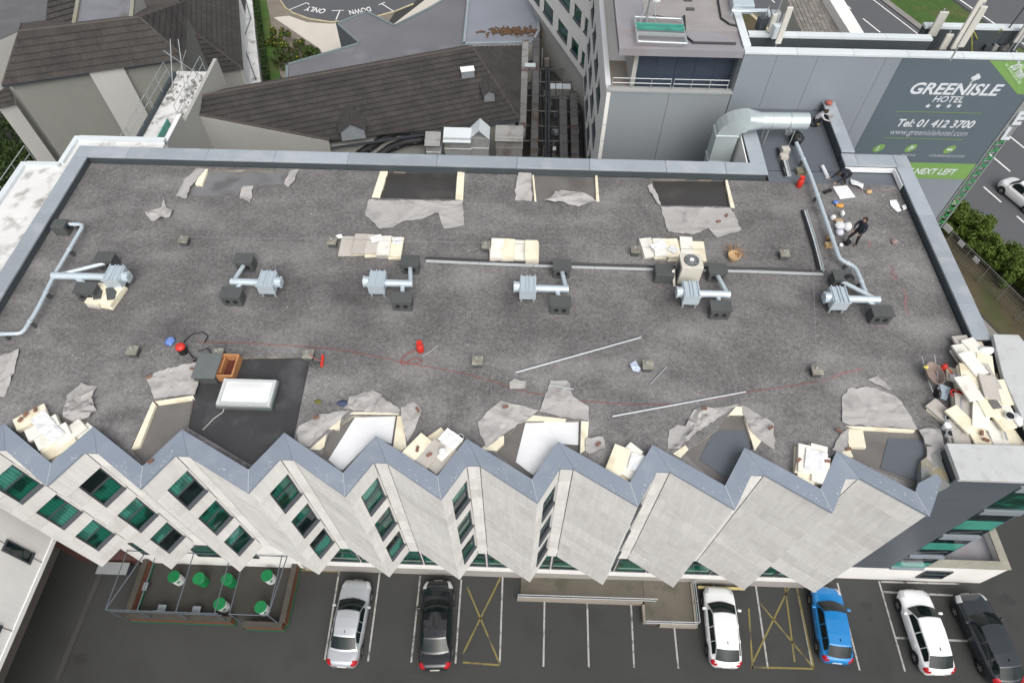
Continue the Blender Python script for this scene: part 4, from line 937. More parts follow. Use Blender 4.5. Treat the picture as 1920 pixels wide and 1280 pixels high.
pale_blue_pl = pm('pale_blue_sheeting', (.50,.58,.70), .4, .15, 4, .1, 10, .3, 12)
timber = pm('raw_timber', (.42,.20,.085), .8, .2, 2, .15, 12, .1, 20, rnd=.05)
brick_mat = pm('weathered_red_brick', (.20,.105,.075), .9, .25, 6, .2, 20, .2, 25, rnd=.15)
orange_mat = pm('orange_cloth', (.62,.30,.07), .8, .2, 4, .1, 12, .2, 14)
tan_mat = pm('tan_cardboard', (.48,.33,.18), .85, .12, 3, .08, 12, .05, 14, rnd=.08)
def fan_unit(box, end, nh, sh_, label, group='roof extract fan units'):
    zt = ZR + .85; zp = ZR + .52
    b = at(*box, zt); e = at(*end, zp); n_ = at(*nh, ZR+.62); s_ = at(*sh_, ZR+.62)
    sg = 1 if e.x > b.x else -1
    t = thing('extract_fan_unit', (b.x, b.y, ZR), label, 'roof fan', group)
    h = MB(); h.box(b.x-.37, b.x+.37, b.y-.46, b.y+.46, ZR+.26, zt-.03)
    hz = h.build('fan_housing', galv, t, bevel=.025)
    for dx in (-.30, -.06, .08, .30): MB().box(b.x+dx-.02, b.x+dx+.02, b.y-.475, b.y+.475, zt-.028, zt+.03).build('flange', galv, hz)
    MB().box(b.x-.385, b.x+.385, b.y-.485, b.y-.462, zt-.08, zt+.01).build('flange', galv, hz)
    for dx in (-.28,.28):
        for dy in (-.36,.36): MB().box(b.x+dx-.04, b.x+dx+.04, b.y+dy-.04, b.y+dy+.04, ZR, ZR+.258).build('foot', rail_mat, t)
    MB().cyl((b.x-sg*.372, b.y, zp+.06), (b.x-sg*.62, b.y, zp+.06), .24, 12).build('motor_cover', galv, t, smooth=False)
    MB().box(*(sorted((b.x-sg*.56, b.x-sg*.64))), b.y-.19, b.y+.19, zp-.12, zp+.24).build('terminal_box', galv, t)
    dr = MB(); random.seed(int(b.x*10))
    MB().tube([(b.x+sg*.36, b.y, zp), Vector((b.x, b.y, zp)).lerp(Vector((e.x, b.y, zp)), .6), (e.x, b.y, zp)], .165, 14).build('main_pipe', galv, t, smooth=False)
    for q, fr, zz in ((n_, .93, .0), (s_, .62, .0)):
        st = Vector((b.x + sg*.36 + (e.x - b.x - sg*.36)*fr, b.y, zp))
        en = Vector((q.x, q.y + (-.2 if q.y > b.y else .2), ZR+.42)); md = Vector((st.x*.6+en.x*.4, st.y*.5+en.y*.5, zp-.02))
        MB().tube([st, st.lerp(en, .5), en], .10, 10).build('branch_pipe', galv, t)
    for q, wd, dp in ((n_, .78, .56), (s_, .86, .55)):
        hd = MB(); hd.prism([(q.x-wd/2,q.y-dp/2),(q.x+wd/2,q.y-dp/2),(q.x+wd/2,q.y+dp/2),(q.x-wd/2,q.y+dp/2)], ZR-.02, ZR+.62)
        o = hd.build('hood', hood_mat, t, bevel=.03)
        MB().box(q.x-wd/2-.04, q.x+wd/2+.04, q.y-dp/2-.04, q.y+dp/2+.04, ZR+.622, ZR+.66).build('hood_cap', hood_mat, o)
        for k in (-1, 1): MB().cyl((q.x+k*.2*wd, q.y-dp/2-.03, ZR+.34), (q.x+k*.2*wd, q.y-dp/2+.05, ZR+.34), .10, 10).build('vent_port', black_mat, o)
    return t
fan_unit((212,511), (98,518), (196,482), (160,540), 'pale blue roof fan nearest the left parapet, joined to the long pipe')
fan_unit((499,521), (434,526), (457,485), (433,549), 'pale blue roof fan standing alone, second from the left')
fan_unit((706,521), (774,528), (769,489), (753,558), 'pale blue roof fan beside the start of the cable tray')
fan_unit((990,531), (1066,538), (1054,497), (1051,565), 'pale blue roof fan in the middle of the roof, in front of the tray')
fan_unit((1297,541), (1368,549), (1346,504), (1352,574), 'pale blue roof fan in front of the air conditioner')
fan_unit((1576,551), (1648,560), (1580,516), (1655,583), 'pale blue roof fan nearest the right parapet, below the kinked pipe')
def pipe_run(px, r, z, label, mat=galv, name='service_pipe', cat='pipe', n=10):
    P = [at(x, y, z) for x, y in px]; Q = []
    for i, p in enumerate(P):                      # rounded elbows
        if 0 < i < len(P)-1:
            a = p + (P[i-1]-p).normalized()*.22; c = p + (P[i+1]-p).normalized()*.22; Q += [a, a*.25 + p*.5 + c*.25, c]
        else: Q.append(p)
    t = thing(name, P[0], label, cat); MB().tube(Q, r, n).build('pipe', mat, t)
    for i, (a, b) in enumerate(zip(P, P[1:])):
        k = max(1, int((b-a).length/2.2))
        for j in range(k):
            c = a.lerp(b, (j+.5)/k); d = (b-a).normalized(); MB().cyl(c - d*.04, c + d*.04, r*1.25, n).build('collar', mat, t)
            if z - ZR > r+.1: MB().box(c.x-.06, c.x+.06, c.y-.06, c.y+.06, ZR, z-r).build('support', hood_mat, t)
    return t
lp = pipe_run([(123,420),(157,421),(101,517),(70,580),(42,625),(-30,627)], .085, ZR+.42, 'long pale blue pipe bending down the left side of the roof')
q = at(113,421,ZR+.5); MB().box(q.x-.35, q.x+.3, q.y-.28, q.y+.28, ZR, ZR+.6).build('hood', hood_mat, lp, bevel=.03); MB().cyl((q.x+.29,q.y,ZR+.4),(q.x+.36,q.y,ZR+.4), .14, 10).build('vent_port', black_mat, lp)
pipe_run([(1493,268),(1520,330),(1574,486),(1604,501),(1626,556)], .10, ZR+.42, 'pale blue kinked pipe running from the terrace to the right fan')
# cable tray
tray_mat = pm('dusty_white_tray', (.46,.49,.50), .6, .2, 1.5, .15, 10, .05, 14)
def tray(px, wd, label):
    P = [at(x, y, ZR+.12) for x, y in px]; t = thing('cable_tray', (P[0].x, P[0].y, ZR), label, 'cable tray'); k0 = None
    for a, b in zip(P, P[1:]):
        d = (b-a).normalized(); n = Vector((-d.y, d.x, 0)); L_ = (b-a).length; k = max(1, round(L_/2.8))
        for i in range(k):
            p, q = a + d*(L_*i/k + .01), a + d*(L_*(i+1)/k - .01)
            MB().prism([p - n*wd/2, q - n*wd/2, q + n*wd/2, p + n*wd/2], ZR+.06, ZR+.10).build('tray_length', tray_mat, t)
            MB().prism([p - n*wd/2, q - n*wd/2, q - n*(wd/2-.025), p - n*(wd/2-.025)], ZR+.101, ZR+.17).build('tray_side', tray_mat, t)
        MB().tube([a + n*wd*.55, a.lerp(b,.33) + n*wd*.62, a.lerp(b,.66) + n*wd*.5, b + n*wd*.55], .05, 6).build('cable', black_mat, t)
        MB().tube([a + n*wd*.25, a.lerp(b,.4) + n*wd*.22, b + n*wd*.25], .03, 6).build('cable', black_mat, t)
    return t
tray([(798,487),(1000,496),(1230,503),(1420,507),(1543,512)], .22, 'long cable tray crossing the roof behind the fans')
tray([(1541,508),(1526,450),(1508,394)], .22, 'cable tray leg turning back towards the terrace')
tray([(1478,330),(1470,300),(1463,278)], .30, 'short cable tray climbing into the grey terrace')
# fall-arrest anchor posts
def anchor(px, py, label, s=.46):
    c = at(px, py, ZR+.36); t = thing('anchor_post', (c.x, c.y, ZR), label, 'anchor post', 'square capped anchor posts on the roof')
    MB().box(c.x-s*.40, c.x+s*.40, c.y-s*.40, c.y+s*.40, ZR-.01, ZR+.25).build('plinth', hood_mat, t)
    MB().box(c.x-s/2, c.x+s/2, c.y-s/2, c.y+s/2, ZR+.252, ZR+.36).build('cap', cap_mat, t, bevel=.03)
    MB().lathe((c.x-.04, c.y+.05, ZR+.36), [(.05,0),(.05,.06),(.02,.07),(.02,.12)], 8).build('eyebolt', rail_mat, t); return t
for px, py, lb in [(343,447,'square anchor post left of the scrap sheet on the back left'),(247,655,'square anchor post near the blue bag at the left'),(895,674,'square anchor post in the middle front of the roof'),
    (1215,682,'square anchor post with rusty cap beside the pale blue sheet'),(1533,692,'square anchor post at the end of the thin wire'),(1472,473,'square anchor post inside the cable tray corner'),
    (577,662,'pale square anchor post with the red broom'),(622,450,'square anchor post at the left end of the grey board pile'),(912,458,'square anchor post at the left end of the middle board pile'),(1192,466,'square anchor post at the left end of the right board pile'),(407,660,'square anchor post behind the open hatch lid')]: anchor(px, py, lb)
wire = pm('steel_wire', (.25,.25,.25), .5, .1)
for pts, lb in [([(343,444),(622,447),(912,455),(1192,463),(1472,470)], 'thin safety wire strung between the back anchor posts'), ([(1524,480),(1527,560),(1533,688)], 'thin safety wire running forward to the front right post')]:
    P = [at(x,y,ZR+.38) for x, y in pts]; Q = []
    for a, b in zip(P, P[1:]): Q += [a, a.lerp(b,.5) - Vector((0,0,.06))]
    MB().tube(Q + [P[-1]], .007, 5).build('safety_wire', wire, label=lb, cat='wire')
# air conditioner
c = at(1287, 533, ZR); c.y += .35
ac = thing('air_conditioner', (c.x, c.y, ZR), 'tall beige air conditioner with round top fan among the boards', 'air conditioner')
beige = pm('beige_painted_metal', (.56,.54,.47), .45, .07, 1.5, .03, 10, .02, 12)
MB().obox((c.x, c.y, ZR+.12), (.98,.86,1.12), .06).build('casing', beige, ac, bevel=.03)
MB().cyl((c.x, c.y, ZR+1.241), (c.x, c.y, ZR+1.285), .34, 24).build('fan_ring', hood_mat, ac); gr_ = MB()
for k in range(5): gr_.tube([(c.x + (.07+k*.055)*math.cos(a*PI/10), c.y + (.07+k*.055)*math.sin(a*PI/10), ZR+1.30) for a in range(21)], .008, 4)
for k in range(8): gr_.cyl((c.x, c.y, ZR+1.30), (c.x+.33*math.cos(k*PI/4), c.y+.33*math.sin(k*PI/4), ZR+1.30), .008, 4)
gr_.build('grille', rail_mat, ac); MB().cyl((c.x, c.y, ZR+1.29), (c.x, c.y, ZR+1.33), .10, 14).build('hub', white_pl, ac)
for k in range(9): MB().box(c.x-.51, c.x-.494, c.y-.36, c.y+.36, ZR+.25+k*.1, ZR+.29+k*.1).build('louvre', frame_dark, ac)
for dx in (-.38,.38): MB().box(c.x+dx-.06, c.x+dx+.06, c.y-.42, c.y+.42, ZR, ZR+.119).build('foot', hood_mat, ac)
MB().slab([(c.x-.62,c.y-.55,ZR+.02),(c.x-.52,c.y-.50,ZR+.02),(c.x-.66,c.y-.1,ZR+.75),(c.x-.78,c.y-.15,ZR+.7)], .03).build('loose_panel', beige, ac)
c = at(1245, 512, ZR+.35); MB().box(c.x-.45, c.x+.42, c.y-.35, c.y+.35, ZR, ZR+.62).build('roof_upstand', hood_mat, bevel=.04, label='dark felted upstand box left of the air conditioner', cat='upstand')
# ------------------------------------------------------------------ hatch, skylight
c = at(390, 683, ZR+.4)
hl = thing('roof_hatch', (c.x, c.y, 16.34), 'open timber roof hatch with its grey felted lid folded left', 'hatch')
grey_lid = pm('grey_green_lid_felt', (.135,.150,.150), .7, .12, 1.5, .08, 14, .1, 20)
MB().box(c.x-.48, c.x+.42, c.y-.62, c.y+.52, 16.34, ZR+.34).build('lid_box', hood_mat, hl); MB().box(c.x-.52, c.x+.46, c.y-.66, c.y+.56, ZR+.341, ZR+.42).build('lid', grey_lid, hl, bevel=.02)
c = at(426, 683, ZR+.3); x0, x1, y0, y1 = c.x-.38, c.x+.38, c.y-.58, c.y+.52
for b_ in [(x0,x0+.07,y0,y1),(x1-.07,x1,y0,y1),(x0+.071,x1-.071,y0,y0+.07),(x0+.071,x1-.071,y1-.07,y1)]: MB().box(*b_, 16.34, ZR+.32).build('timber_kerb', timber, hl)
MB().box(x0+.071, x1-.071, y0+.071, y1-.071, 16.456, 16.47).build('shaft_floor', pm('dark_red_shaft',(.10,.03,.02),.8,.3,2), hl)
MB().box(x0+.12, x0+.18, y0+.2, y1-.1, 16.361, ZR+.25).build('ladder_stile', timber, hl)
skl = at(463, 737, ZR+.25); x0, x1, y0, y1 = skl.x-1.08, skl.x+1.08, skl.y-.58, skl.y+.62
sk = thing('skylight', (skl.x, skl.y, 16.34), 'rectangular skylight with white translucent dome on the dark felt', 'skylight')
MB().box(x0-.02, x1+.02, y0-.02, y1+.02, 16.346, 16.62).build('kerb', hood_mat, sk); MB().box(x0-.05, x1+.05, y0-.05, y1+.05, 16.621, 16.74).build('flashing', grey_lid, sk)
fr_m = pm('pale_skylight_frame', (.50,.52,.52), .5, .08)
for b_ in [(x0,x0+.11,y0,y1),(x1-.11,x1,y0,y1),(x0+.111,x1-.111,y0,y0+.11),(x0+.111,x1-.111,y1-.11,y1)]: MB().box(*b_, 16.741, 16.88).build('frame', fr_m, sk)
rows = [[Vector((x0+.1+(x1-x0-.2)*i/8, y0+.1+(y1-y0-.2)*j/5, 16.80 + .10*(1-abs(2*i/8-1)**3)*(1-abs(2*j/5-1)**3))) for i in range(9)] for j in range(6)]
MB().grid(rows).build('dome', pm('opal_dome',(.80,.81,.80),.25,.05,1,.03,6,0), sk, smooth=True)
MB().tube([at(422,759,16.6), at(418,772,16.475), at(400,785,16.475), at(380,806,16.48)], .022, 6).build('power_cord', pm('pale_cord',(.42,.41,.40),.7,.1), label='pale cord running from the skylight to the coping', cat='cord')

# ------------------------------------------------------------------ torn membrane flaps, sheets, exposed insulation
def sheet(px, label, mat, z=ZR+.006, amp=.06, step=.22, name='membrane_flap', cat='membrane', thick=.012, seed=1, curl=0, group=None, fs=1.6):
    random.seed(seed); P = [Vector(at(x, y, z)[:2]) for x, y in px]; poly = []
    for a, b in zip(P, P[1:]+P[:1]):
        k = max(1, int((b-a).length/.17)); n = Vector((-(b-a).y, (b-a).x)).normalized()
        for i in range(k): poly.append(a.lerp(b, i/k) + n*(random.gauss(0,.022) if i and amp > .02 else 0))
    x0, x1 = min(p.x for p in poly), max(p.x for p in poly); y0, y1 = min(p.y for p in poly), max(p.y for p in poly)
    vs = list(poly); ne = len(poly); x = x0 + step/2
    while x < x1:
        y = y0 + step/2
        while y < y1:
            q = Vector((x + random.uniform(-.3,.3)*step, y + random.uniform(-.3,.3)*step))
            if in_poly(q, poly) and min((q-p).length for p in poly) > step*.45: vs.append(q)
            y += step
        x += step
    ov, _, of, *_r = delaunay_2d_cdt(vs, [(i, (i+1) % ne) for i in range(ne)], [], 1, 1e-5)
    m = MB(); V = []
    folds = []
    for k in range(6):                                  # creases: tent-shaped ridges along random lines
        a_ = random.uniform(0, PI); q = random.choice(poly).lerp(sum(poly, Vector((0,0)))/len(poly), random.uniform(.2,.9)); folds.append((Vector((math.cos(a_), math.sin(a_))), q, random.uniform(.10,.30), random.uniform(.4,1)))
    for p in ov:
        h = amp*.2*abs(noise.noise(Vector((p.x*fs + seed*7.1, p.y*fs, .3))))
        for dr, q, wd, st in folds: h = max(h, amp*st*(1 - abs((p-q).dot(dr))/wd))
        h += amp*.06*random.random()
        if curl:
            dmin = min((p-q).length for q in poly); h += curl*max(0, 1-dmin/.35)**2*(.5+.5*noise.noise(Vector((p.x*1.1, p.y*1.1, seed))))
        V.append((p.x, p.y, z + h))
    m.add(V, of); o = m.build(name, mat, label=label, cat=cat, group=group, smooth=False)
    s_ = o.modifiers.new('thickness', 'SOLIDIFY'); s_.thickness = thick; s_.offset = 1
    return o
FL = [([(-12,672),(0,668),(38,656),(28,700),(8,745),(-12,742)], 'pale grey membrane flap at the left edge of the roof', .16),
 ([(276,712),(300,696),(368,680),(374,720),(367,741),(330,744),(290,748),(285,735)], 'square pale grey membrane flap weighted by two bricks', .06),
 ([(125,742),(150,722),(183,725),(173,745),(182,770),(170,785),(140,792),(123,785)], 'crumpled ring of pale membrane behind the left board pile', .30),
 ([(556,812),(560,800),(600,778),(657,770),(617,805),(580,838),(565,835)], 'pale membrane flap folded left of the first white sheet', .16),
 ([(646,768),(655,745),(690,735),(720,748),(750,768),(748,776),(700,774)], 'pale membrane flap folded behind the first white sheet', .16),
 ([(690,738),(700,733),(716,741),(718,757),(702,766)], 'small doubled scrap of membrane above the first white sheet', .12),
 ([(752,765),(778,755),(791,770),(778,805),(764,828),(758,812)], 'narrow pale membrane flap right of the first white sheet', .12),
 ([(896,792),(938,752),(1010,770),(985,790),(945,815),(912,840),(900,815)], 'broad pale membrane flap left of the second white sheet', .05),
 ([(1011,772),(1032,714),(1063,714),(1075,745),(1103,762),(1105,790),(1060,783)], 'tall pale membrane flap behind the second white sheet', .05),
 ([(1098,822),(1130,820),(1135,840),(1105,852),(1098,848)], 'small pale membrane piece right of the second white sheet', .05),
 ([(955,718),(965,711),(987,716),(985,729),(956,730)], 'small folded membrane scrap on the red cable', .12),
 ([(1252,842),(1254,806),(1270,796),(1285,800),(1300,770),(1312,764),(1330,768),(1386,758),(1345,785),(1300,815),(1272,842)], 'rumpled pale membrane flap left of the first grey patch', .26),
 ([(1389,759),(1420,775),(1450,795),(1453,843),(1425,825),(1405,805),(1395,780)], 'pale membrane flap folded right of the first grey patch', .10),
 ([(1578,792),(1578,745),(1595,727),(1640,728),(1680,745),(1690,755),(1720,805),(1660,802),(1592,797)], 'large pale membrane flap behind the second grey patch', .05),
 ([(1625,712),(1645,706),(1672,731),(1664,732)], 'curled narrow membrane offcut above the large flap', .10),
 ([(1557,845),(1575,815),(1592,800),(1586,846),(1572,850)], 'pale membrane strip left of the second grey patch', .08),
 ([(1722,806),(1763,804),(1771,846),(1733,832)], 'pale membrane strip folded towards the stair block', .12),
 ([(330,368),(345,340),(372,315),(386,317),(357,352),(350,374)], 'torn membrane strip left of the first roof opening', .10),
 ([(455,352),(476,350),(470,382),(450,374)], 'membrane tongue below the first roof opening', .06),
 ([(533,347),(545,322),(561,318),(553,340),(541,353)], 'membrane shred right of the first roof opening', .08),
 ([(270,398),(305,393),(309,376),(314,394),(328,395),(320,410),(285,416)], 'loose crumpled membrane scrap on the back left gravel', .30),
 ([(692,376),(868,378),(871,424),(832,430),(822,400),(790,412),(760,415),(735,428),(712,430),(685,405)], 'pale membrane sheet turned down below the second roof opening', .03),
 ([(965,376),(972,325),(996,325),(997,378)], 'pale membrane flap left of the third roof opening', .05),
 ([(1020,380),(1050,358),(1080,360),(1120,378),(1085,388),(1060,382)], 'crumpled pale membrane at the front of the third opening', .24),
 ([(1238,389),(1369,391),(1380,410),(1390,432),(1345,446),(1328,430),(1300,441),(1252,436)], 'pale membrane sheet turned down below the fourth roof opening', .03),
 ([(1213,350),(1222,346),(1239,386),(1232,384)], 'narrow membrane strip left of the fourth roof opening', .05),
 ([(1735,910),(1750,880),(1764,872),(1768,842),(1736,838)], 'weathered membrane strip leading to the corner gutter', .04)]
for k, (px, lb, am) in enumerate(FL): sheet(px, lb, flap_grey, amp=max(am*.9, .075) if am > .04 else .05, step=.15, seed=k+2, curl=.06 if am < .1 else 0)
ZD = 16.428
sheet([(612,868),(668,779),(742,780),(734,832),(702,820),(642,882)], 'white vapour sheet laid in the first front opening', membrane_white, z=ZD, amp=.02, name='vapour_sheet', cat='sheet', seed=31)
sheet([(967,866),(985,793),(1085,791),(1084,834),(1050,832),(1000,891)], 'white vapour sheet laid in the second front opening', membrane_white, z=ZD, amp=.02, name='vapour_sheet', cat='sheet', seed=32)
sheet([(1312,862),(1338,808),(1398,807),(1408,844),(1366,900)], 'new slate grey membrane patch in the first grey opening', membrane_grey, z=ZD, amp=.012, name='membrane_patch', cat='membrane', seed=33)
sheet([(1650,878),(1665,822),(1733,824),(1736,842),(1722,902)], 'new slate grey membrane patch in the opening beside the stair block', membrane_grey, z=ZD, amp=.012, name='membrane_patch', cat='membrane', seed=34)
def slab_px(px, z0, z1, label, mat, name='insulation_strip', cat='insulation'):
    P = [at(x, y, z1) for x, y in px]; return MB().prism([p[:2] for p in P], z0, z1).build(name, mat, label=label, cat=cat)
for px, lb in [([(697,370),(713,321),(727,321),(712,371)],'cream insulation strip on the left of the second roof opening'),([(854,374),(858,322),(871,323),(868,376)],'cream insulation strip on the right of the second roof opening'),
   ([(366,345),(378,317),(390,317),(379,346)],'cream insulation strip on the left of the first roof opening'),([(737,838),(745,780),(756,779),(762,838),(752,846)],'cream insulation strip right of the first white sheet'),
   ([(580,842),(612,814),(608,836),(600,843)],'cream insulation corner left of the first white sheet'),([(612,800),(640,782),(636,803),(618,805)],'cream insulation offcut above the dark gap'),([(655,776),(662,772),(748,772),(748,777)],'thin insulation edge behind the first white sheet'),
   ([(1088,850),(1090,789),(1104,790),(1100,842)],'cream insulation strip right of the second white sheet'),([(900,842),(926,822),(945,816),(945,830),(930,845)],'cream insulation corner left of the second white sheet'),([(985,789),(1000,778),(1062,785),(1060,789)],'thin insulation edge behind the second white sheet'),
   ([(1262,850),(1285,834),(1291,842),(1276,858)],'cream insulation corner left of the first grey patch'),([(1396,781),(1404,782),(1432,820),(1415,845)],'cream insulation wedge right of the first grey patch'),([(1366,778),(1380,762),(1392,762),(1396,778)],'thin insulation edge at the head of the first grey patch'),
   ([(1586,798),(1640,800),(1715,805),(1715,809),(1600,803)],'thin insulation edge at the head of the second grey patch'),([(1587,803),(1618,806),(1624,839),(1592,838)],'cream insulation board end left of the second grey patch'),([(1575,845),(1592,838),(1600,856),(1588,856)],'small cream insulation corner by the last tooth'),
   ([(246,842),(262,836),(292,758),(286,752)],'cream insulation strip left of the brown opening'),([(290,752),(362,741),(364,747),(296,757)],'cream insulation edge behind the brown opening')]:
    slab_px(px, 16.305, ZR+.012, lb, insul)
slab_px([(1002,378),(998,328),(1001,328),(1006,378)], 16.305, ZR+.01, 'thin insulation edge left of the third roof opening', insul); slab_px([(1118,378),(1116,328),(1120,328),(1124,378)], 16.305, ZR+.01, 'thin insulation edge right of the third roof opening', insul)
slab_px([(1360,338),(1364,337),(1378,390),(1370,389)], 16.305, ZR+.01, 'thin insulation edge right of the fourth roof opening', insul)

# ------------------------------------------------------------------ insulation boards, each one a thing
ORD = ['bottom', 'second', 'third', 'fourth', 'fifth', 'sixth', 'seventh']
def stack(x, y, rz, n, pile, where, mats=None, size=(.62,1.22,.105), z=ZR, seed=0, jit=.05, group=None):
    random.seed(seed*13+5); mats = mats or [insul]
    for k in range(n):
        m = mats[-1] if k == n-1 else random.choice([insul, insul_old, insul]) if len(mats) < 3 else random.choice(mats)
        pos = 'top' if k == n-1 and n > 1 else ORD[k] if n > 1 else 'only'
        s = (size[0]*random.uniform(.95,1.03), size[1]*random.uniform(.93,1.03), size[2])
        b = MB(); b.obox((x + random.uniform(-jit,jit), y + random.uniform(-jit,jit), z + k*(size[2]+.006) + .003), s, rz + random.uniform(-.06,.06), random.uniform(-.008,.008))
        b.build('insulation_board', m, bevel=.012, label=f'insulation board, {pos} of {where} stack, {pile}', cat='insulation board', group=group or 'boards in the ' + pile)
def spx(px, py, rz, n, pile, where, **k):
    c = at(px, py, ZR + n*.11); stack(c.x, c.y, math.radians(rz), n, pile, where, **k)
for i, (px, py, rz, n, wh, mt) in enumerate([(651,459,4,2,'far left',[insul_old]),(673,455,2,3,'left',[insul_old]),(697,455,3,3,'middle',[insul_old]),(721,458,0,3,'right',[insul_face]),(743,463,2,2,'far right',[insul])]): spx(px, py, rz, n, 'grey-topped pile behind the tray start', wh, mats=mt, seed=i)
for i, (px, py, rz, n, wh, mt) in enumerate([(931,464,2,4,'far left',[insul_face]),(953,464,-1,4,'centre left',[insul]),(974,466,1,3,'centre right',[insul_face]),(998,467,0,4,'far right',[insul])]): spx(px, py, rz, n, 'middle pile at the tray', wh, mats=mt, seed=i+10)
for i, (px, py, rz, n, wh, mt) in enumerate([(1214,462,6,2,'far left',[insul_face]),(1238,464,0,3,'left',[insul_face]),(1262,463,2,3,'middle',[insul]),(1286,462,0,2,'right',[insul_face]),(1311,470,-3,2,'far right',[insul])]): spx(px, py, rz, n, 'pile behind the air conditioner', wh, mats=mt, seed=i+20)
for i, (px, py, rz, n, wh) in enumerate([(183,550,-8,3,'left'),(209,551,-10,3,'right')]):
    spx(px, py, rz, n, 'soot-stained pair by the left fan', wh, seed=i+30, mats=[insul], jit=.02)
    c = at(px, py, ZR+.345); sheet([(px-11,py-10),(px+2,py-13),(px+10,py-4),(px+6,py+10),(px-8,py+12)], f'dark soot-black felt scrap on the {wh} board by the left fan', hood_mat, z=ZR+.345, amp=.01, name='felt_scrap', cat='felt', seed=40+i, step=.15)
def fan_boards(specs, pile, seed):
    for i, (px, py, rz, n, wh, mt) in enumerate(specs): spx(px, py, rz, n, pile, wh, mats=mt, seed=seed+i, jit=.03)
fan_boards([(57,782,-52,2,'rear left',[insul]),(78,800,-50,3,'second',[insul_face]),(98,818,-50,3,'middle',[insul_face]),(112,838,-50,2,'front',[insul]),(128,812,-38,2,'rear right',[insul_face]),(148,820,-32,1,'far right',[insul_face])], 'pile in the far left tooth', 50)
fan_boards([(782,838,-38,3,'left',[insul]),(806,850,-36,3,'middle',[insul_old]),(828,858,-36,2,'right',[insul_old]),(838,836,-40,3,'rear right',[insul_face]),(812,826,-50,1,'rear',[insul])], 'pile between the two white sheets', 60)
fan_boards([(1158,862,-24,3,'left',[insul]),(1176,856,-40,2,'rear',[insul_face]),(1190,872,-35,2,'right',[insul_face]),(1172,884,-30,1,'front',[insul])], 'pile between white and grey patches', 70)
fan_boards([(1512,860,-16,4,'left',[insul_face]),(1534,858,-18,4,'middle',[insul_face]),(1540,878,-14,4,'front',[insul_face]),(1512,880,-16,3,'front left',[insul])], 'tall pile left of the last flap', 80)
k = 0
ROWN = ['front','second','third','fourth','back']
PILE = [(12.45, [(17.15,3),(17.85,4),(18.55,3),(19.22,2)]), (13.65, [(17.65,4),(18.38,6),(19.15,5)]), (14.85, [(18.30,6),(19.0,6),(19.6,2)]), (15.95, [(18.75,4),(19.42,3)]), (16.62, [(18.95,3),(19.5,2)])]
for r_, (Y, cols) in enumerate(PILE):
    for c_, (X, n) in enumerate(cols):
        k += 1; cw = ['left','centre-left','centre-right','right'][c_ + (1 if len(cols) < 4 and c_ > 0 else 0)]
        stack(X, Y + random.uniform(-.1,.1), math.radians([2,-9,8,-4,12,-13,5][k % 7]), n, 'corner pile by the stair block', f'{ROWN[r_]} row {cw}', mats=[[insul],[insul_face],[insul],[insul_old]][(k*7) % 4], seed=90+k, size=(.66,1.2,.105), jit=.10, group='boards in the corner pile')
random.seed(44)
for j, (X, Y, z_, rz, lb) in enumerate([(17.35,12.95,.42,.5,'over the front left stacks'),(18.1,13.1,.5,-.35,'bridging the front and second rows'),(18.9,13.1,.46,.25,'near the slab coping end'),(17.95,14.25,.66,.2,'across the second and third rows on the left'),(18.75,14.3,.72,-.15,'across the tall middle stacks'),(19.4,14.2,.5,.1,'against the right slab'),(18.55,15.45,.66,.3,'across the third and fourth rows'),(19.2,15.5,.45,-.25,'near the back right'),(19.15,16.35,.40,.35,'on the rearmost stacks')]):
    b_ = MB(); b_.obox((X,Y,ZR+z_), (.62,1.15,.10), rz, random.uniform(-.05,.05), random.uniform(-.04,.04)); b_.build('insulation_board', [insul, insul_face, insul, insul_face, insul_old][j % 5], bevel=.012, label='loose insulation board on the corner pile, ' + lb, cat='insulation board', group='boards in the corner pile')
stack(16.95, 13.35, .6, 2, 'loose lean beside the corner pile', 'low', mats=[insul_old], seed=130); stack(17.95, 15.35, -.3, 1, 'gravel left of the corner pile', 'short', mats=[insul], size=(.4,.7,.1), seed=131)
# ------------------------------------------------------------------ small things
def brick(px, py, rz, label, z=ZR):
    c = at(px, py, z); MB().obox((c.x, c.y, z+.002), (.22,.105,.075), rz).build('brick', brick_mat, bevel=.008, label=label, cat='brick', group='bricks weighting down sheets')
random.seed(8)
for px, py, z, lb in [(280,707,ZR+.12,'brick on the left corner of the square flap'),(362,692,ZR+.12,'brick on the right corner of the square flap'),(593,783,ZR+.2,'brick on the flap left of the first white sheet'),(783,768,ZR+.2,'brick on the flap right of the first white sheet'),
    (948,763,ZR+.1,'brick on the broad flap left of the second white sheet'),(1122,833,ZR+.1,'brick on the small piece right of the second white sheet'),(1320,766,ZR+.4,'brick on the rumpled flap'),(1445,802,ZR+.16,'brick on the flap right of the first grey patch'),
    (67,768,ZR+.3,'first brick on the far left board pile'),(49,777,ZR+.3,'second brick on the far left board pile'),(39,787,ZR+.3,'third brick on the far left board pile'),(783,842,ZR+.36,'brick on the cream board between the white sheets'),(805,853,ZR+.36,'dark brick on the grey board between the white sheets'),
    (1573,808,ZR+.1,'brick left of the second grey patch'),(1590,842,ZR+.1,'brick on the small corner by the last tooth'),(1497,863,ZR+.46,'brick on the tall pile'),(1550,865,ZR+.46,'brick at the right edge of the tall pile'),(283,865,ZC+.02,'brick lying on the saw-tooth coping'),(1840,812,ZR+.5,'upper brick on the front of the corner pile'),(1848,825,ZR+.5,'lower brick on the front of the corner pile'),(1362,405,ZR+.03,'first brick on the sheet below the fourth opening'),(1347,416,ZR+.03,'second brick on the sheet below the fourth opening')]:
    brick(px, py, random.uniform(0, 3), lb, z)
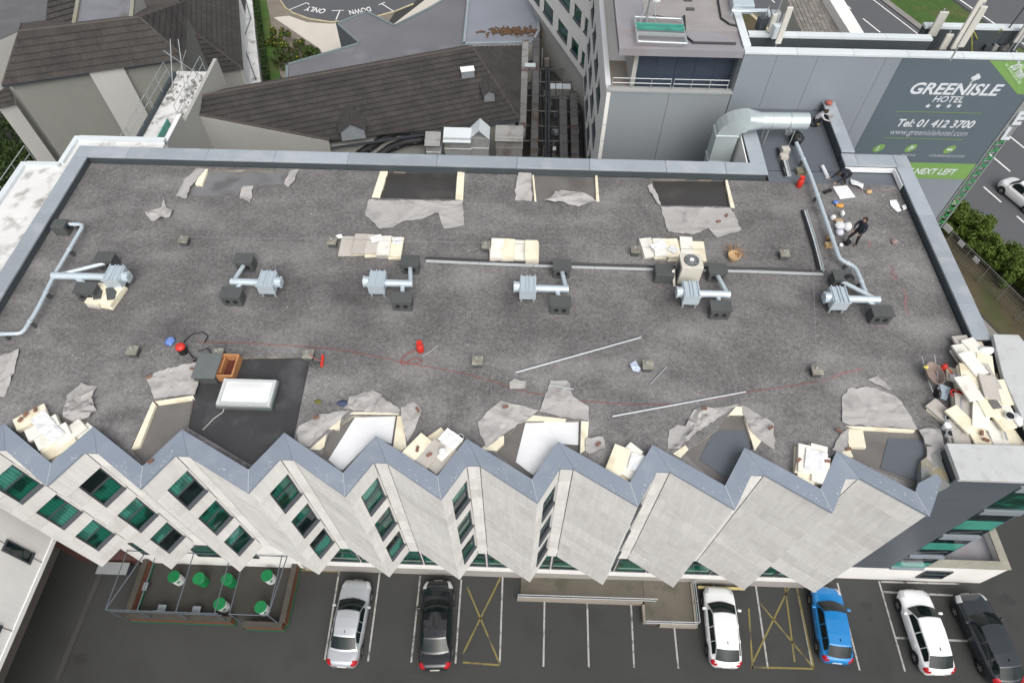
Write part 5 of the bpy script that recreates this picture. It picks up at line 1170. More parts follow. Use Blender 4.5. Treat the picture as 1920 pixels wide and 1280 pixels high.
def lump(px, py, z, s, mat, name, label, cat, flat=.6, seed=1, group=None, n=9):
    """soft irregular bag / cloth"""
    c = at(px, py, z); m = MB(); rows = []
    for i in range(n+1):
        th = PI*i/n; row = []
        for j in range(13):
            ph = 2*PI*(j % 12)/12; d = Vector((math.sin(th)*math.cos(ph), math.sin(th)*math.sin(ph), math.cos(th)))
            r_ = 1 + .28*noise.noise(d*1.7 + Vector((seed*3.3,0,0))) + .14*noise.noise(d*4.5 + Vector((0,seed,0)))
            row.append(c + Vector((d.x*s[0]*r_, d.y*s[1]*r_, max(-.9, d.z)*s[2]*r_ + s[2]*.9)))
        rows.append(row)
    m.grid(rows); return m.build(name, mat, label=label, cat=cat, group=group, smooth=True)
def bucket(px, py, mat, label, z=ZR, r=.15, h=.3, lid=None, tilt=None, content=None):
    c = at(px, py, z); t = thing('bucket', c, label, 'bucket'); pr = [(r*.82,0),(r,h),(r*1.06,h),(r*1.06,h-.03)]
    MB().lathe(c, [(r*.80,0),(r*.98,h),(r*1.07,h+.002),(r*1.07,h-.04),(r*.99,h-.041)], 14).build('tub', mat, t)
    if lid: MB().lathe(c + Vector((0,0,h+.003)), [(r*1.02,0),(r*1.02,.02),(r*.9,.03)], 14).build('lid', lid, t)
    else: MB().lathe(c + Vector((0,0,h+.003)), [(r*.90,0),(r*.90,.004)], 14).build('contents', content or black_mat, t)
    MB().tube([c + Vector((r*math.cos(a)*1.05, .12*math.sin(a), h + .10*math.sin(a))) for a in [PI*k/8 for k in range(9)]], .008, 4).build('handle', rail_mat, t); return t
# vacuum cleaner with hose
c = at(345, 660, ZR); vc = thing('vacuum_cleaner', c, 'red and black drum vacuum cleaner with coiled hose behind the hatch', 'vacuum cleaner')
MB().lathe(c, [(.19,0),(.20,.05),(.20,.36)], 16).build('drum', black_mat, vc); MB().lathe(c + Vector((0,0,.361)), [(.21,0),(.21,.06),(.17,.13),(.07,.17)], 16).build('head', red_mat, vc, smooth=True)
MB().tube([c + Vector(p) for p in [(.2,0,.2),(.45,-.25,.05),(.75,-.4,.04),(1.1,-.3,.04),(1.2,0,.04),(.95,.2,.04),(.6,.05,.04)]], .028, 6).build('hose', black_mat, vc)
MB().tube([c + Vector(p) for p in [(0,.2,.3),(-.1,.6,.05),(.1,.95,.04),(.5,1.05,.04),(.8,.85,.04),(.75,.5,.04)]], .022, 6).build('hose', black_mat, vc)
for k in range(4): MB().lathe(c + Vector((.16*math.cos(k*PI/2+.7), .16*math.sin(k*PI/2+.7), -.0)), [(.03,0),(.03,.04)], 8).build('castor', black_mat, vc)
lump(320, 641, ZR, (.20,.24,.08), blue_pl, 'plastic_bag', 'blue and white plastic bag left of the vacuum cleaner', 'bag', seed=3)
# gas bottle and hose
c = at(789, 658, ZR); gb_ = thing('gas_bottle', c, 'bright red gas bottle with torch hose in the open gravel', 'gas bottle')
MB().lathe(c, [(.13,0),(.16,.05),(.16,.42),(.12,.50),(.05,.53)], 16).build('body', red_mat, gb_, smooth=True); MB().lathe(c + Vector((0,0,.50)), [(.12,0),(.13,.14),(.11,.141)], 14).build('collar', red_mat, gb_); MB().lathe(c + Vector((0,0,.53)), [(.03,0),(.03,.10)], 8).build('valve', rail_mat, gb_)
red_cord = pm('dull_red_cable', (.27,.085,.075), .6, .15)
MB().tube([at(x,y,ZR+.03) for x, y in [(783,655),(770,660),(757,668),(749,679),(756,683),(768,676),(780,670),(792,676),(781,682),(765,682),(752,676)]], .022, 6).build('gas_hose', red_cord, label='coil of red gas hose beside the red bottle', cat='hose')
MB().tube([at(792,668,ZR+.04), at(808,658,ZR+.04), at(821,647,ZR+.05)], .016, 6).build('torch_lance', rail_mat, label='thin metal torch lance pointing right of the red bottle', cat='torch')
MB().tube([at(x,y,ZR+.018) for x, y in [(372,641),(420,642),(480,644),(540,647),(600,652),(660,659),(720,671),(760,680),(820,690),(880,702),(930,716),(975,732),(1030,742),(1100,752),(1180,758),(1260,758),(1330,748),(1400,735),(1470,725),(1533,715)]], .011, 5).build('extension_cable', red_cord, label='long red extension cable snaking across the front of the roof', cat='cable')
alu = pm('aluminium_bar', (.42,.45,.47), .4, .1, 3, .05, 10, 0, metal=.4)
for a, b, lb in [((967,698),(1202,632),'long metal bar lying on the open gravel'),((1148,780),(1398,734),'long metal bar lying in front of the rumpled flap'),((1219,720),(1250,687),'short metal bar beside the rusty capped post'),((1030,723),(1075,731),'thin metal strip across the tall flap')]:
    A, B = at(*a, ZR+.03), at(*b, ZR+.03)
    if 'tall flap' in lb: A.z += .08; B.z += .08
    MB().tube([A, A.lerp(B,.5), B], .038 if 'long' in lb else .025, 6).build('metal_bar', alu, label=lb, cat='metal bar')
c = at(597, 668, ZR+.2); br = thing('broom', c, 'red broom leaning on the pale anchor post', 'broom')
MB().tube([at(580,663,ZR+.42), at(590,672,ZR+.3), at(604,677,ZR+.1)], .02, 6).build('handle', red_cord, br); MB().obox(at(605,678,ZR), (.10,.55,.12), .1).build('head', red_mat, br)
lump(593, 685, ZR, (.28,.16,.05), hood_mat, 'felt_scrap', 'crumpled dark felt scrap below the red broom', 'felt', seed=6)
sheet([(1180,685),(1190,680),(1200,695),(1197,701),(1186,698)], 'pale blue plastic sheet crumpled beside the rusty capped post', pale_blue_pl, amp=.25, step=.1, name='plastic_sheet', cat='sheet', seed=51)
lump(643, 757, ZR, (.22,.14,.07), blue_pl if False else pm('dark_blue_cloth',(.05,.07,.13),.8,.2), 'glove', 'dark blue work glove behind the folded flap', 'glove', seed=8)
lump(596, 753, ZR, (.15,.10,.02), pm('moss_green',(.12,.12,.03),.95,.3), 'moss_clump', 'small mossy green clump on the gravel right of the dark felt', 'moss', seed=9)
sheet([(845,443),(860,436),(872,448),(866,462),(850,460)], 'x', flap_grey, amp=.02) if False else None
c = at(1373, 483, ZR); dp = thing('dead_plant', c, 'dead brown potted plant lying right of the air conditioner', 'plant')
random.seed(12)
pl = MB()
for k in range(46):
    a = random.uniform(-.6,2.6); L_ = random.uniform(.3,.75); pl.tube([c + Vector((0,0,.12)), c + Vector((L_*.5*math.cos(a), L_*.5*math.sin(a)+.1, random.uniform(.15,.4))), c + Vector((L_*math.cos(a), L_*math.sin(a)+.2, random.uniform(.02,.35)))], [.012,.01,.004], 4)
pl.build('stems', pm('dry_straw',(.40,.22,.09),.9,.25), dp); MB().lathe(c + Vector((0,-.1,0)), [(.18,0),(.28,.2),(.30,.32),(.26,.33),(.22,.2)], 12).build('pot', tan_mat, dp)
# wheelbarrow
c = at(1741, 712, ZR); wb = thing('wheelbarrow', c, 'wheelbarrow with dusty tray standing left of the corner pile', 'wheelbarrow')
tr = []
for (sx, sy, z_) in [(.26,.40,.28),(.36,.56,.55)]: tr.append([c + Vector((sx*math.cos(a)*(1 if abs(math.cos(a)) else 1)*.98, sy*math.sin(a), z_)) for a in [2*PI*k/16 for k in range(17)]])
tr.insert(0, [c + Vector((.22*math.cos(a), .34*math.sin(a), .28)) for a in [2*PI*k/16 for k in range(17)]]); tm = MB(); tm.grid(tr); tm.add([p for p in tr[0][:-1]], [tuple(range(16))])
o = tm.build('tray', pm('dusty_barrow_tray',(.24,.19,.165),.85,.2,3,.1), wb); s_ = o.modifiers.new('t','SOLIDIFY'); s_.thickness = .02
MB().tube([c + Vector((-.18,-.75,.22)), c + Vector((-.22,0,.30)), c + Vector((-.26,.85,.50))], .02, 6).build('handle', rail_mat, wb); MB().tube([c + Vector((.18,-.75,.22)), c + Vector((.22,0,.30)), c + Vector((.28,.95,.52))], .02, 6).build('handle', rail_mat, wb)
MB().cyl(c + Vector((-.05,-.78,.2)), c + Vector((.05,-.78,.2)), .2, 16).build('wheel', black_mat, wb)
for sx in (-.2,.2): MB().tube([c + Vector((sx,.3,.3)), c + Vector((sx,.4,.0)), c + Vector((sx,.5,.3))], .018, 5).build('leg', rail_mat, wb)
lump(1735, 689, ZR+.5, (.10,.08,.06), pm('yellow_glove',(.55,.48,.12),.8), 'glove', 'yellow glove on the rim of the wheelbarrow', 'glove', seed=14)
lump(1750, 692, ZR+.1, (.24,.17,.12), white_pl, 'plastic_bag', 'white plastic bag behind the wheelbarrow', 'bag', seed=15)
c = at(1764, 694, ZR); tb = thing('tool_stand', c, 'bright red tool stand right of the wheelbarrow', 'tool')
MB().lathe(c, [(.10,0),(.12,.28),(.08,.40)], 12).build('body', red_mat, tb, smooth=True); MB().tube([c + Vector((0,0,.4)), c + Vector((.2,-.35,.3)), c + Vector((.3,-.6,.1))], .025, 6).build('arm', red_mat, tb)
lump(1787, 712, ZR, (.26,.24,.18), white_pl, 'plastic_bag', 'white plastic sack against the corner pile', 'bag', seed=16)
c = at(1767, 735, ZR+.1); MB().obox(c, (.46,.62,.06), -.5, .25).build('tool_tray', pm('blue_grey_tray',(.30,.36,.42),.4,.15,3), label='blue grey plastic tray propped on the red bucket', cat='tray', bevel=.015)
bucket(1790, 745, black_mat, 'black bucket with red rim at the corner pile', r=.19, h=.32, content=red_mat); c = at(1790,738,ZR+.32); MB().tube([c + Vector((.17*math.cos(a), .17*math.sin(a), .03)) for a in [2*PI*k/14 for k in range(11)]], .035, 6).build('cable_reel', red_mat, label='loop of red cable on the black bucket', cat='cable')
for px, py, lb, ld in [(1773,790,'white paint bucket at the back of the bucket cluster',None),(1770,803,'white paint bucket with lid left in the bucket cluster',white_pl),(1782,806,'white paint bucket with blue contents in the bucket cluster',None),(1776,818,'white bucket with black rim in front of the cluster',None),(1792,814,'black bucket in the middle of the bucket cluster',None),(1807,815,'white lidded bucket right of the cluster',white_pl),(1800,824,'white bucket with black contents by the coping',None)]:
    bucket(px, py, black_mat if lb.startswith('black') else white_pl, lb, r=.14, h=.27, lid=ld, z=ZR+.05)
random.seed(33)
for px, py, z, rz, lb in [(1865,758,ZR+.66,.2,'dark square slab on the tall centre stack of the corner pile'),(1900,730,ZR+.46,-.2,'dark square slab on the right of the corner pile'),(1845,697,ZR+.66,.3,'round-cornered dark patch slab at the back of the corner pile')]:
    c = at(px, py, z); MB().obox(c, (.36,.38,.04), rz).build('felt_tile', pm('dark_felt_tile',(.16,.15,.15),.8,.15), label=lb, cat='tile')
for a, b, z, lb in [((1825,735),(1838,772),ZR+.55,'grey metal offcut on the front half of the corner pile'),((1880,800),(1888,825),ZR+.45,'blue grey metal offcut near the slab coping'),((1802,745),(1800,795),ZR+.42,'long grey pole leaning on the left of the corner pile'),((1855,660),(1858,690),ZR+.4,'thin dark strip at the back of the corner pile')]:
    A, B = at(*a, z), at(*b, z); d = (B-A).normalized(); MB().obox(A.lerp(B,.5), ((B-A).length, .07, .03), math.atan2(d.y, d.x)).build('metal_offcut', alu, label=lb, cat='metal offcut')
lump(1846, 660, ZR+.36, (.32,.2,.15), white_pl, 'plastic_bag', 'white plastic bag at the back of the corner pile', 'bag', seed=18); bucket(1888, 783, white_pl, 'white bucket tipped out on the corner pile', z=ZR+.5, r=.17, h=.2)
lump(1905, 790, ZR+.35, (.24,.3,.15), white_pl, 'plastic_bag', 'white plastic bag at the right of the corner pile', 'bag', seed=19); lump(1903, 765, ZR+.15, (.2,.22,.12), black_mat, 'tool_bag', 'black tool bag at the right of the corner pile', 'bag', seed=20)
# papers and bags lying on the boards
def paper(px, py, z, s, rz, label, seed):
    c = at(px, py, z); P = []
    random.seed(seed); m = MB(); rows = [[c + Matrix.Rotation(rz,3,'Z') @ Vector((s[0]*(i/5-.5), s[1]*(j/5-.5), .05*noise.noise(Vector((i*.6,j*.6,seed))) + .03)) for i in range(6)] for j in range(6)]
    m.grid(rows); o = m.build('wrapping_sheet', white_pl, label=label, cat='sheet'); q = o.modifiers.new('t','SOLIDIFY'); q.thickness = .006
for a in [(706,448,ZR+.37,(.55,.4),.4,'white crumpled wrapper on the grey-topped pile',1),(745,452,ZR+.26,(.45,.45),.2,'white wrapper on the cream end of the grey-topped pile',2),(636,444,ZR+.2,(.3,.25),.3,'white scrap at the left end of the grey-topped pile',3),(1235,462,ZR+.37,(.7,.5),.5,'white wrapper on the pile behind the air conditioner',4),(1262,468,ZR+.37,(.4,.4),.9,'second white wrapper left of the air conditioner fan',5),
    (80,790,ZR+.36,(.9,.6),-.7,'large white wrapper on the far left tooth pile',6),(100,812,ZR+.36,(.8,.55),-.6,'white printed wrapper in the middle of the far left tooth pile',7),(845,823,ZR+.4,(.8,.6),-.6,'white wrapper on the pile between the white sheets',8),(1195,868,ZR+.28,(.6,.7),-.3,'white wrapper on the pile between white and grey patches',9),(1530,865,ZR+.48,(.8,.9),-.3,'white wrapper over the tall tooth pile',10)]: paper(*a)
bucket(831, 851, white_pl, 'white bucket standing on the boards between the white sheets', z=ZR+.3, r=.13, h=.24, lid=white_pl)
bucket(864, 826, white_pl, 'black and white bucket behind the third tooth coping', z=ZR+.05, r=.13, h=.28)
# items around the workers
zt_ = 16.525
c = at(1497, 350, ZR); g2 = thing('gas_bottle', c, 'red gas bottle beside the tray at the terrace edge', 'gas bottle'); MB().lathe(c, [(.13,0),(.16,.05),(.16,.42),(.12,.50),(.05,.53)], 14).build('body', red_mat, g2, smooth=True); MB().lathe(c + Vector((0,0,.5)), [(.12,0),(.13,.14),(.11,.141)], 14).build('collar', red_mat, g2)
c = at(1500, 325, ZR); MB().obox(c, (.5,.42,.25), .1).build('toolbox', pm('olive_box',(.16,.15,.10),.8,.2), label='olive box behind the red gas bottle at the terrace', cat='box', bevel=.02)
A, B = at(1542, 312, zt_+.1), at(1552, 333, zt_+.1); MB().cyl(A, B, .10, 14).build('membrane_roll', white_pl, label='white membrane roll on the grey terrace floor', cat='roll')
sheet([(1561,350),(1588,348),(1604,370),(1575,374)], 'clean white sheet laid flat beside the crouching dark worker', white_pl, z=ZR+.03, amp=.01, name='white_sheet', cat='sheet', seed=61)
sheet([(1593,339),(1600,338),(1617,348),(1615,358),(1606,352),(1594,350)], 'folded white sheet right of the crouching dark worker', white_pl, z=ZR+.02, amp=.18, step=.12, name='white_sheet', cat='sheet', seed=62)
sheet([(1668,376),(1680,375),(1690,396),(1683,398),(1670,386)], 'torn white sheet near the right parapet', white_pl, z=ZR+.02, amp=.03, name='white_sheet', cat='sheet', seed=63)
sheet([(1690,387),(1697,385),(1700,392),(1694,395)], 'small white scrap near the right parapet', white_pl, z=ZR+.02, amp=.05, step=.1, name='white_sheet', cat='sheet', seed=64)
for px, py, s, mt, nm, lb, ct, sd in [(1628,362,(.16,.14,.1),tan_mat,'paper_bag','small tan paper bag by the folded white sheet','bag',1),(1566,382,(.16,.12,.1),blue_pl,'plastic_bag','blue and white bag behind the standing worker','bag',2),(1574,387,(.2,.14,.08),orange_mat,'hi_vis_vest','orange vest bundled behind the standing worker','vest',3),
    (1560,411,(.14,.12,.14),white_pl,'plastic_bag','white and blue bag at the head of the bag heap','bag',4),(1572,416,(.24,.18,.08),tan_mat,'cardboard_piece','tan cardboard in the bag heap','cardboard',5),(1577,404,(.1,.16,.16),white_pl,'plastic_bag','small upright white bag in the bag heap','bag',6),(1571,428,(.24,.24,.2),white_pl,'rubble_sack','large white rubble sack left in the heap','sack',7),(1585,430,(.22,.22,.22),white_pl,'rubble_sack','large white rubble sack beside the standing worker','sack',8),(1572,440,(.2,.2,.18),pm('pale_lilac_sack',(.58,.60,.70),.5,.1),'rubble_sack','pale lilac sack at the front of the heap','sack',9),
    (1555,450,(.18,.16,.16),orange_mat,'paper_bag','orange and tan bag left of the kinked pipe','bag',10),(1576,461,(.1,.1,.08),white_pl,'plastic_cup','small white tub in front of the sacks','tub',11),(1676,455,(.16,.14,.10),pm('pinkish_rag',(.30,.22,.21),.9,.2),'rag','pinkish rag in the open gravel near the right parapet','rag',12)]:
    lump(px, py, ZR, s, mt, nm, lb, ct, seed=sd+30)
c = at(1554, 462, ZR); MB().obox(c, (.42,.28,.2), .1).build('cardboard_box', tan_mat, label='tan cardboard box left of the kinked pipe', cat='box', bevel=.015)
bucket(1587, 458, black_mat, 'black bucket between the standing workers feet and sacks', r=.15, h=.22)
c = at(1551, 360, ZR); MB().obox(c, (.5,.18,.1), .5).build('tool_case', black_mat, label='black tool case left of the flat white sheet', cat='tool case', bevel=.02)
# terrace clutter
lump(1491, 268, zt_, (.36,.42,.34), black_mat, 'tarpaulin_bundle', 'black tarpaulin bundle on the terrace', 'tarpaulin', seed=44)
for px, py, lb in [(1470,287,'small grey concrete block on the terrace tray'),(1467,300,'pale concrete block at the foot of the terrace tray')]:
    c = at(px, py, zt_); MB().obox(c, (.42,.36,.34), .1).build('concrete_block', insul_old, label=lb, cat='block', bevel=.02)
bucket(1476, 252, white_pl, 'white bucket beside the black tarpaulin', z=zt_, r=.16, h=.26, lid=white_pl)
lump(1553, 196, ZC+.17, (.2,.18,.12), pm('dull_red_cloth',(.33,.09,.07),.8,.2), 'cloth', 'dull red cloth on the terrace parapet', 'cloth', seed=46)
lump(1592, 522, ZR+.6, (.22,.2,.08), black_mat, 'tool_bag', 'black tool bag on the right fan hood', 'bag', seed=47)
# big silver exhaust duct rising over the left return of the terrace parapet
duct_mat = pm('silver_ductwork', (.50,.57,.58), .32, .10, .8, .04, 8, .02, 10, metal=.35, spec=.5)
Z0 = 17.95
eb = at(1385, 215, Z0); ee = at(1508, 203, Z0)
du = thing('exhaust_duct', (eb.x, eb.y, 12), 'large silver exhaust duct rising from below and bending along the terrace', 'duct')
yd = eb.y - .3; xd = eb.x - .45
MB().box(xd-.62, xd+.55, yd-.45, yd+.45, 10, 17.1).build('riser', duct_mat, du)
for z_ in (13.5, 15.3, 17.05): MB().box(xd-.67, xd+.60, yd-.50, yd+.50, z_, z_+.08).build('flange', duct_mat, du)
rows = []
for k in range(7):
    a = PI/2*k/6; cx, cz = xd + .55 + .35, 17.1
    ro, ri = 1.52, .35
    rows.append([Vector((cx - math.cos(a)*ro, yd-.45, cz + math.sin(a)*1.15)), Vector((cx - math.cos(a)*ro, yd+.45, cz + math.sin(a)*1.15)), Vector((cx - math.cos(a)*ri, yd+.45, cz + math.sin(a)*.28)), Vector((cx - math.cos(a)*ri, yd-.45, cz + math.sin(a)*.28)), Vector((cx - math.cos(a)*ro, yd-.45, cz + math.sin(a)*1.15))])
MB().grid(rows).build('elbow', duct_mat, du)
xe = xd + .9
tr_ = []
for k in range(4):
    f = k/3; ring = []
    for j in range(17):
        a = 2*PI*j/16 + PI/4; cc = Vector((math.cos(a), math.sin(a))); sq = cc/max(abs(cc.x), abs(cc.y)); m_ = sq.lerp(cc, f); ring.append(Vector((xe + f*.7, yd + m_.x*.45, 17.815 + m_.y*.435)))
    tr_.append(ring)
MB().grid(tr_).build('transition', duct_mat, du, smooth=True)
MB().cyl((xe+.7, yd, 17.815), (ee.x, yd+.05, 17.815), .44, 24, caps=False).build('horizontal_duct', duct_mat, du, smooth=True); MB().cyl((ee.x-.02, yd+.05, 17.815), (ee.x-.01, yd+.05, 17.815), .43, 24).build('mouth', hood_mat, du)
for f in (.25, .62): xx = xe + .7 + (ee.x-xe-.7)*f; MB().cyl((xx-.04, yd, 17.815), (xx+.04, yd, 17.815), .46, 24).build('seam', duct_mat, du)
for xx in (xe+1.2, ee.x-.6):
    for dy in (-.3,.3): MB().cyl((xx, yd+dy, 16.52), (xx, yd+dy, 17.45), .03, 6).build('support_leg', rail_mat, du)
    MB().cyl((xx, yd-.35, 17.38), (xx, yd+.35, 17.38), .03, 6).build('support_bar', rail_mat, du)
MB().slab([(11.55,28.0,12),(11.60,31.4,12),(11.60,31.4,16.95),(11.55,28.0,16.95)], .06).build('return_wall', cream_wall, hotel)
# scattered gravel-top litter (uncountable)
random.seed(77); lt = MB()
for k in range(150):
    x_, y_ = random.uniform(-22.5,18.8), random.uniform(12,26.8)
    if random.random() < .3: x_ = random.uniform(14.5,19); y_ = random.uniform(20,26.8)
    if any(in_poly((x_,y_), h) for h in holes_all): continue
    s_ = random.uniform(.015,.05); lt.obox((x_,y_,ZR+.004), (s_, s_*random.uniform(.5,1.5), .02), random.uniform(0,3), random.uniform(-.3,.3))
lt.build('litter', insul_old, kind='stuff', label='tiny pale scraps of litter scattered over the gravel roof', cat='litter')
# ================================================================== cars
def paint(name, col, rough=.28, metal=.0): return pm(name, col, rough, .03, 1, .02, 6, 0, metal=metal, spec=.5, coat=.6, rnd=0)
tyre_mat = pm('tyre_rubber', (.016,.016,.017), .85, .1); rim_mat = pm('alloy_rim', (.36,.37,.38), .35, .08, metal=.6); lamp_white = pm('headlamp_lens', (.55,.57,.58), .12, .1, rnd=0, spec=.6); lamp_red = pm('tail_lamp_red', (.38,.012,.018), .18, .1, rnd=0); trim_black = pm('black_trim', (.014,.014,.016), .4, .05, rnd=0); plate_mat = pm('number_plate_white', (.70,.70,.66), .5, .05, rnd=0)
car_glass = glass_mat('car_glass', (.010,.018,.018), .08, .4); car_glass.node_tree.nodes['Principled BSDF'].inputs['Specular IOR Level'].default_value = .28
def lerp(a, b, t): return a + (b-a)*t
def prof(tab, x):
    for (x0, y0), (x1, y1) in zip(tab, tab[1:]):
        if x <= x1: t = (x-x0)/(x1-x0); t = t*t*(3-2*t); return lerp(y0, y1, t)
    return tab[-1][1]
def car(label, px_front, px_rear, col, L, W, H, kind, roofmat=None, cat='car'):
    """x forward. kind gives the glasshouse stations as fractions of the length from the nose: screen base, roof front, roof rear, rear glass base"""
    f_, r_ = at(*px_front, .75), at(*px_rear, .8); mid = f_.lerp(r_, .5); d = f_ - r_; ang = math.atan2(d.y, d.x)
    t = thing('parked_car' if cat == 'car' else 'van', (mid.x, mid.y, 0), label, cat, 'vehicles', ang); BASE[t.name] = Vector((0,0,0))
    sb, rf, rr, rb, hood, belt, tail = kind
    X = lambda u: L/2 - u*L
    wtab = [(0,.60),(.03,.80),(.08,.93),(.16,.985),(.5,1.0),(.86,.985),(.94,.93),(.985,.82),(1,.66)]
    ztab = [(0,.50*hood),(.02,.78*hood),(.06,.90*hood),(.14,.96*hood),(sb,hood),(sb+.1,belt),(rb-.04,belt*1.02),(rb+.015,tail),(.975,tail*.97),(1,tail*.80)]
    us = [0,.008,.02,.045,.08,.12,.17,.22,.28,.35,.45,.55,.65,.74,.81,.87,.91,.945,.97,.988,1]
    rows = []
    for u in us:
        w_ = W/2*prof(wtab, u); z = prof(ztab, u); lo = .22 if .06 < u < .95 else .30
        half = [(w_*.90, lo), (w_*.985, lo+.16), (w_*1.0, z*.62), (w_*.985, z*.82), (w_*.93, z*.955), (w_*.80, z*1.0), (w_*.55, z*1.022), (w_*.25, z*1.033), (0, z*1.036)]
        rows.append([Vector((X(u), y, zz)) for y, zz in half] + [Vector((X(u), -y, zz)) for y, zz in reversed(half[:-1])])
    b = MB(); b.grid(rows); n = len(rows[0])
    b.face([p for p in rows[0]]); b.face([p for p in reversed(rows[-1])])
    b.grid([[r[0] for r in rows], [r[-1] for r in rows]])
    body = b.build('body', col, t, smooth=True, local=True, flip=True)
    # glasshouse shell
    def station(u, zt, wt): return u, zt, wt
    def gw(u): return W/2*prof(wtab, u)*.90
    zb = lambda u: prof(ztab, u)*1.0 - .03
    ZH = H
    def section(u, z, wtop, bulge=0):
        wb = gw(u); pts = []
        for k in range(9):
            v = k/8*2-1; yy = wtop*v; crown = (1-v*v)*.045
            pts.append(Vector((X(u) + bulge*(1-v*v), yy, z + crown)))
        return pts
    wr_ = W/2*.68
    rowsT = [section(sb, zb(sb)+.035, gw(sb)*.95, .14), section(lerp(sb,rf,.5), lerp(zb(sb), ZH-.045, .56), lerp(gw(sb)*.95, wr_, .5), .10), section(rf, ZH-.065, wr_*1.0, .06), section(lerp(rf,rr,.3), ZH-.045, wr_*1.03, .02), section(lerp(rf,rr,.7), ZH-.055, wr_*1.0, 0), section(rr, ZH-.10, wr_*.96, -.04), section(lerp(rr,rb,.5), lerp(zb(rb), ZH-.10, .54), lerp(gw(rb)*.90, wr_*.96, .5), -.07), section(rb, zb(rb)+.03, gw(rb)*.90, -.10)]
    us_ = [sb, lerp(sb,rf,.5), rf, lerp(rf,rr,.3), lerp(rf,rr,.7), rr, lerp(rr,rb,.5), rb]
    sh = MB(); sh.grid(rowsT)
    for side in (0, -1):
        top = [r[side] for r in rowsT]; bot = [Vector((p.x, math.copysign(gw(u)*.985, p.y), min(p.z, prof(ztab, u)*.97))) for p, u in zip(top, us_)]
        sh.grid([top, bot] if side == 0 else [bot, top])
    sh.build('roof_shell', roofmat or col, t, smooth=False, local=True, flip=True)
    # glass panels, a few mm proud of the shell
    def patch(name, ra, rb_, k0, k1, e0, e1, mat=car_glass, off=.012):
        A, B, C = ra; rows_ = []
        for f in [e0 + (e1-e0)*i/4 for i in range(5)]:
            row = []
            for k in range(k0, k1+1):
                p = A[k].lerp(B[k], f*2) if f < .5 else B[k].lerp(C[k], f*2-1); row.append(p + Vector((rb_*off, 0, off)))
            rows_.append(row)
        m = MB(); m.grid(rows_); return m.build(name, mat, t, smooth=True, local=True, flip=True)
    patch('windscreen', rowsT[0:3], 1, 0, 8, .04, .95); patch('rear_window', rowsT[5:8], -1, 0, 8, .10, .86)
    for s in (1, -1):
        idx = 8 if s > 0 else 0
        def sidept(u, f):
            # point on the side between roof edge (f=0) and belt (f=1)
            for i in range(len(us_)-1):
                if us_[i] <= u <= us_[i+1]+1e-6: q = (u-us_[i])/(us_[i+1]-us_[i]); tp = rowsT[i][idx].lerp(rowsT[i+1][idx], q); break
            bt = Vector((X(u), s*gw(u)*.985, prof(ztab, u)*.97)); p = tp.lerp(bt, f); return p + Vector((0, s*.012, .006))
        cuts = [(lerp(sb,rf,.55), lerp(rf,rr,.36)), (lerp(rf,rr,.40), lerp(rf,rr,.80)), (lerp(rf,rr,.83), lerp(rr,rb,.45))]
        for a, c in cuts:
            m = MB(); m.grid([[sidept(a + (c-a)*i/5, .14) for i in range(6)], [sidept(a + (c-a)*i/5, .50) for i in range(6)], [sidept(a + (c-a)*i/5, .92) for i in range(6)]]); m.build('side_window', car_glass, t, smooth=True, local=True, flip=(s < 0))
        for u_ in (.185, .80):
            wh = MB(); y0, y1 = s*(W/2-.20), s*(W/2+.012); rr_ = .33; c0 = Vector((X(u_), 0, rr_))
            prf = [(.20, y0), (.31, y0), (.33, lerp(y0,y1,.2)), (.33, lerp(y0,y1,.85)), (.30, y1), (.20, y1)]
            nn = 20; vs = []
            for (rad, yy) in prf: vs += [c0 + Vector((rad*math.cos(2*PI*i/nn), yy, rad*math.sin(2*PI*i/nn))) for i in range(nn)]
            wh.add(vs, [(k*nn+i, k*nn+(i+1)%nn, (k+1)*nn+(i+1)%nn, (k+1)*nn+i) for k in range(len(prf)-1) for i in range(nn)])
            wo_ = wh.build('wheel', tyre_mat, t, local=True)
            rm = MB(); rm.cyl(c0 + Vector((0, y1-s*.03, 0)), c0 + Vector((0, y1-s*.02, 0)), .21, 16)
            for k in range(5): a = 2*PI*k/5; rm.obox(c0 + Vector((.1*math.cos(a), y1-s*.008, .1*math.sin(a))), (.2,.02,.05), 0, 0, -a, zc=True)
            rm.build('rim', rim_mat, wo_, local=True)
            ar = MB(); ar.cyl((X(u_), s*(W/2-.12), rr_+.02), (X(u_), s*(W/2+.003), rr_+.02), .385, 20); ar.build('wheel_arch', trim_black, t, local=True)
        # lights, mirrors, handles
        hl_ = MB(); ru = [.022,.05,.085,.115]; hl_.grid([[Vector((X(u)+.008, s*W/2*prof(wtab,u)*k, prof(ztab,u)*zf+.012)) for u in ru] for k, zf in ((1.0,.80),(.95,.95),(.74,1.01))]); hl_.build('headlight', lamp_white, t, smooth=True, local=True, flip=(s > 0))
        tl = MB(); ru = [.93,.955,.975,.992]; tl.grid([[Vector((X(u)-.006, s*W/2*prof(wtab,u)*k*1.01, prof(ztab,u)*zf+.008)) for u in ru] for k, zf in ((1.0,.72),(.965,.95),(.72,1.015))]); tl.build('tail_light', lamp_red, t, smooth=True, local=True, flip=(s > 0))
        um = lerp(sb, rf, .42); mm = MB(); mm.obox((X(um)-.02, s*(W/2*prof(wtab,um)+.09), belt+.03), (.13,.20,.14), s*.15, zc=True); mo = mm.build('mirror', col, t, local=True, bevel=.03)
        for u_ in (lerp(rf,rr,.25), lerp(rf,rr,.72)): MB().obox((X(u_), s*(W/2*.995), belt*.80), (.17,.03,.03), zc=True).build('door_handle', col, t, local=True)
    for s, nm, u in ((1,'number_plate',0),(-1,'number_plate',1)): MB().obox((X(u)+s*.012, 0, .46 if s > 0 else .60), (.02,.50,.11), zc=True).build(nm, plate_mat, t, local=True)
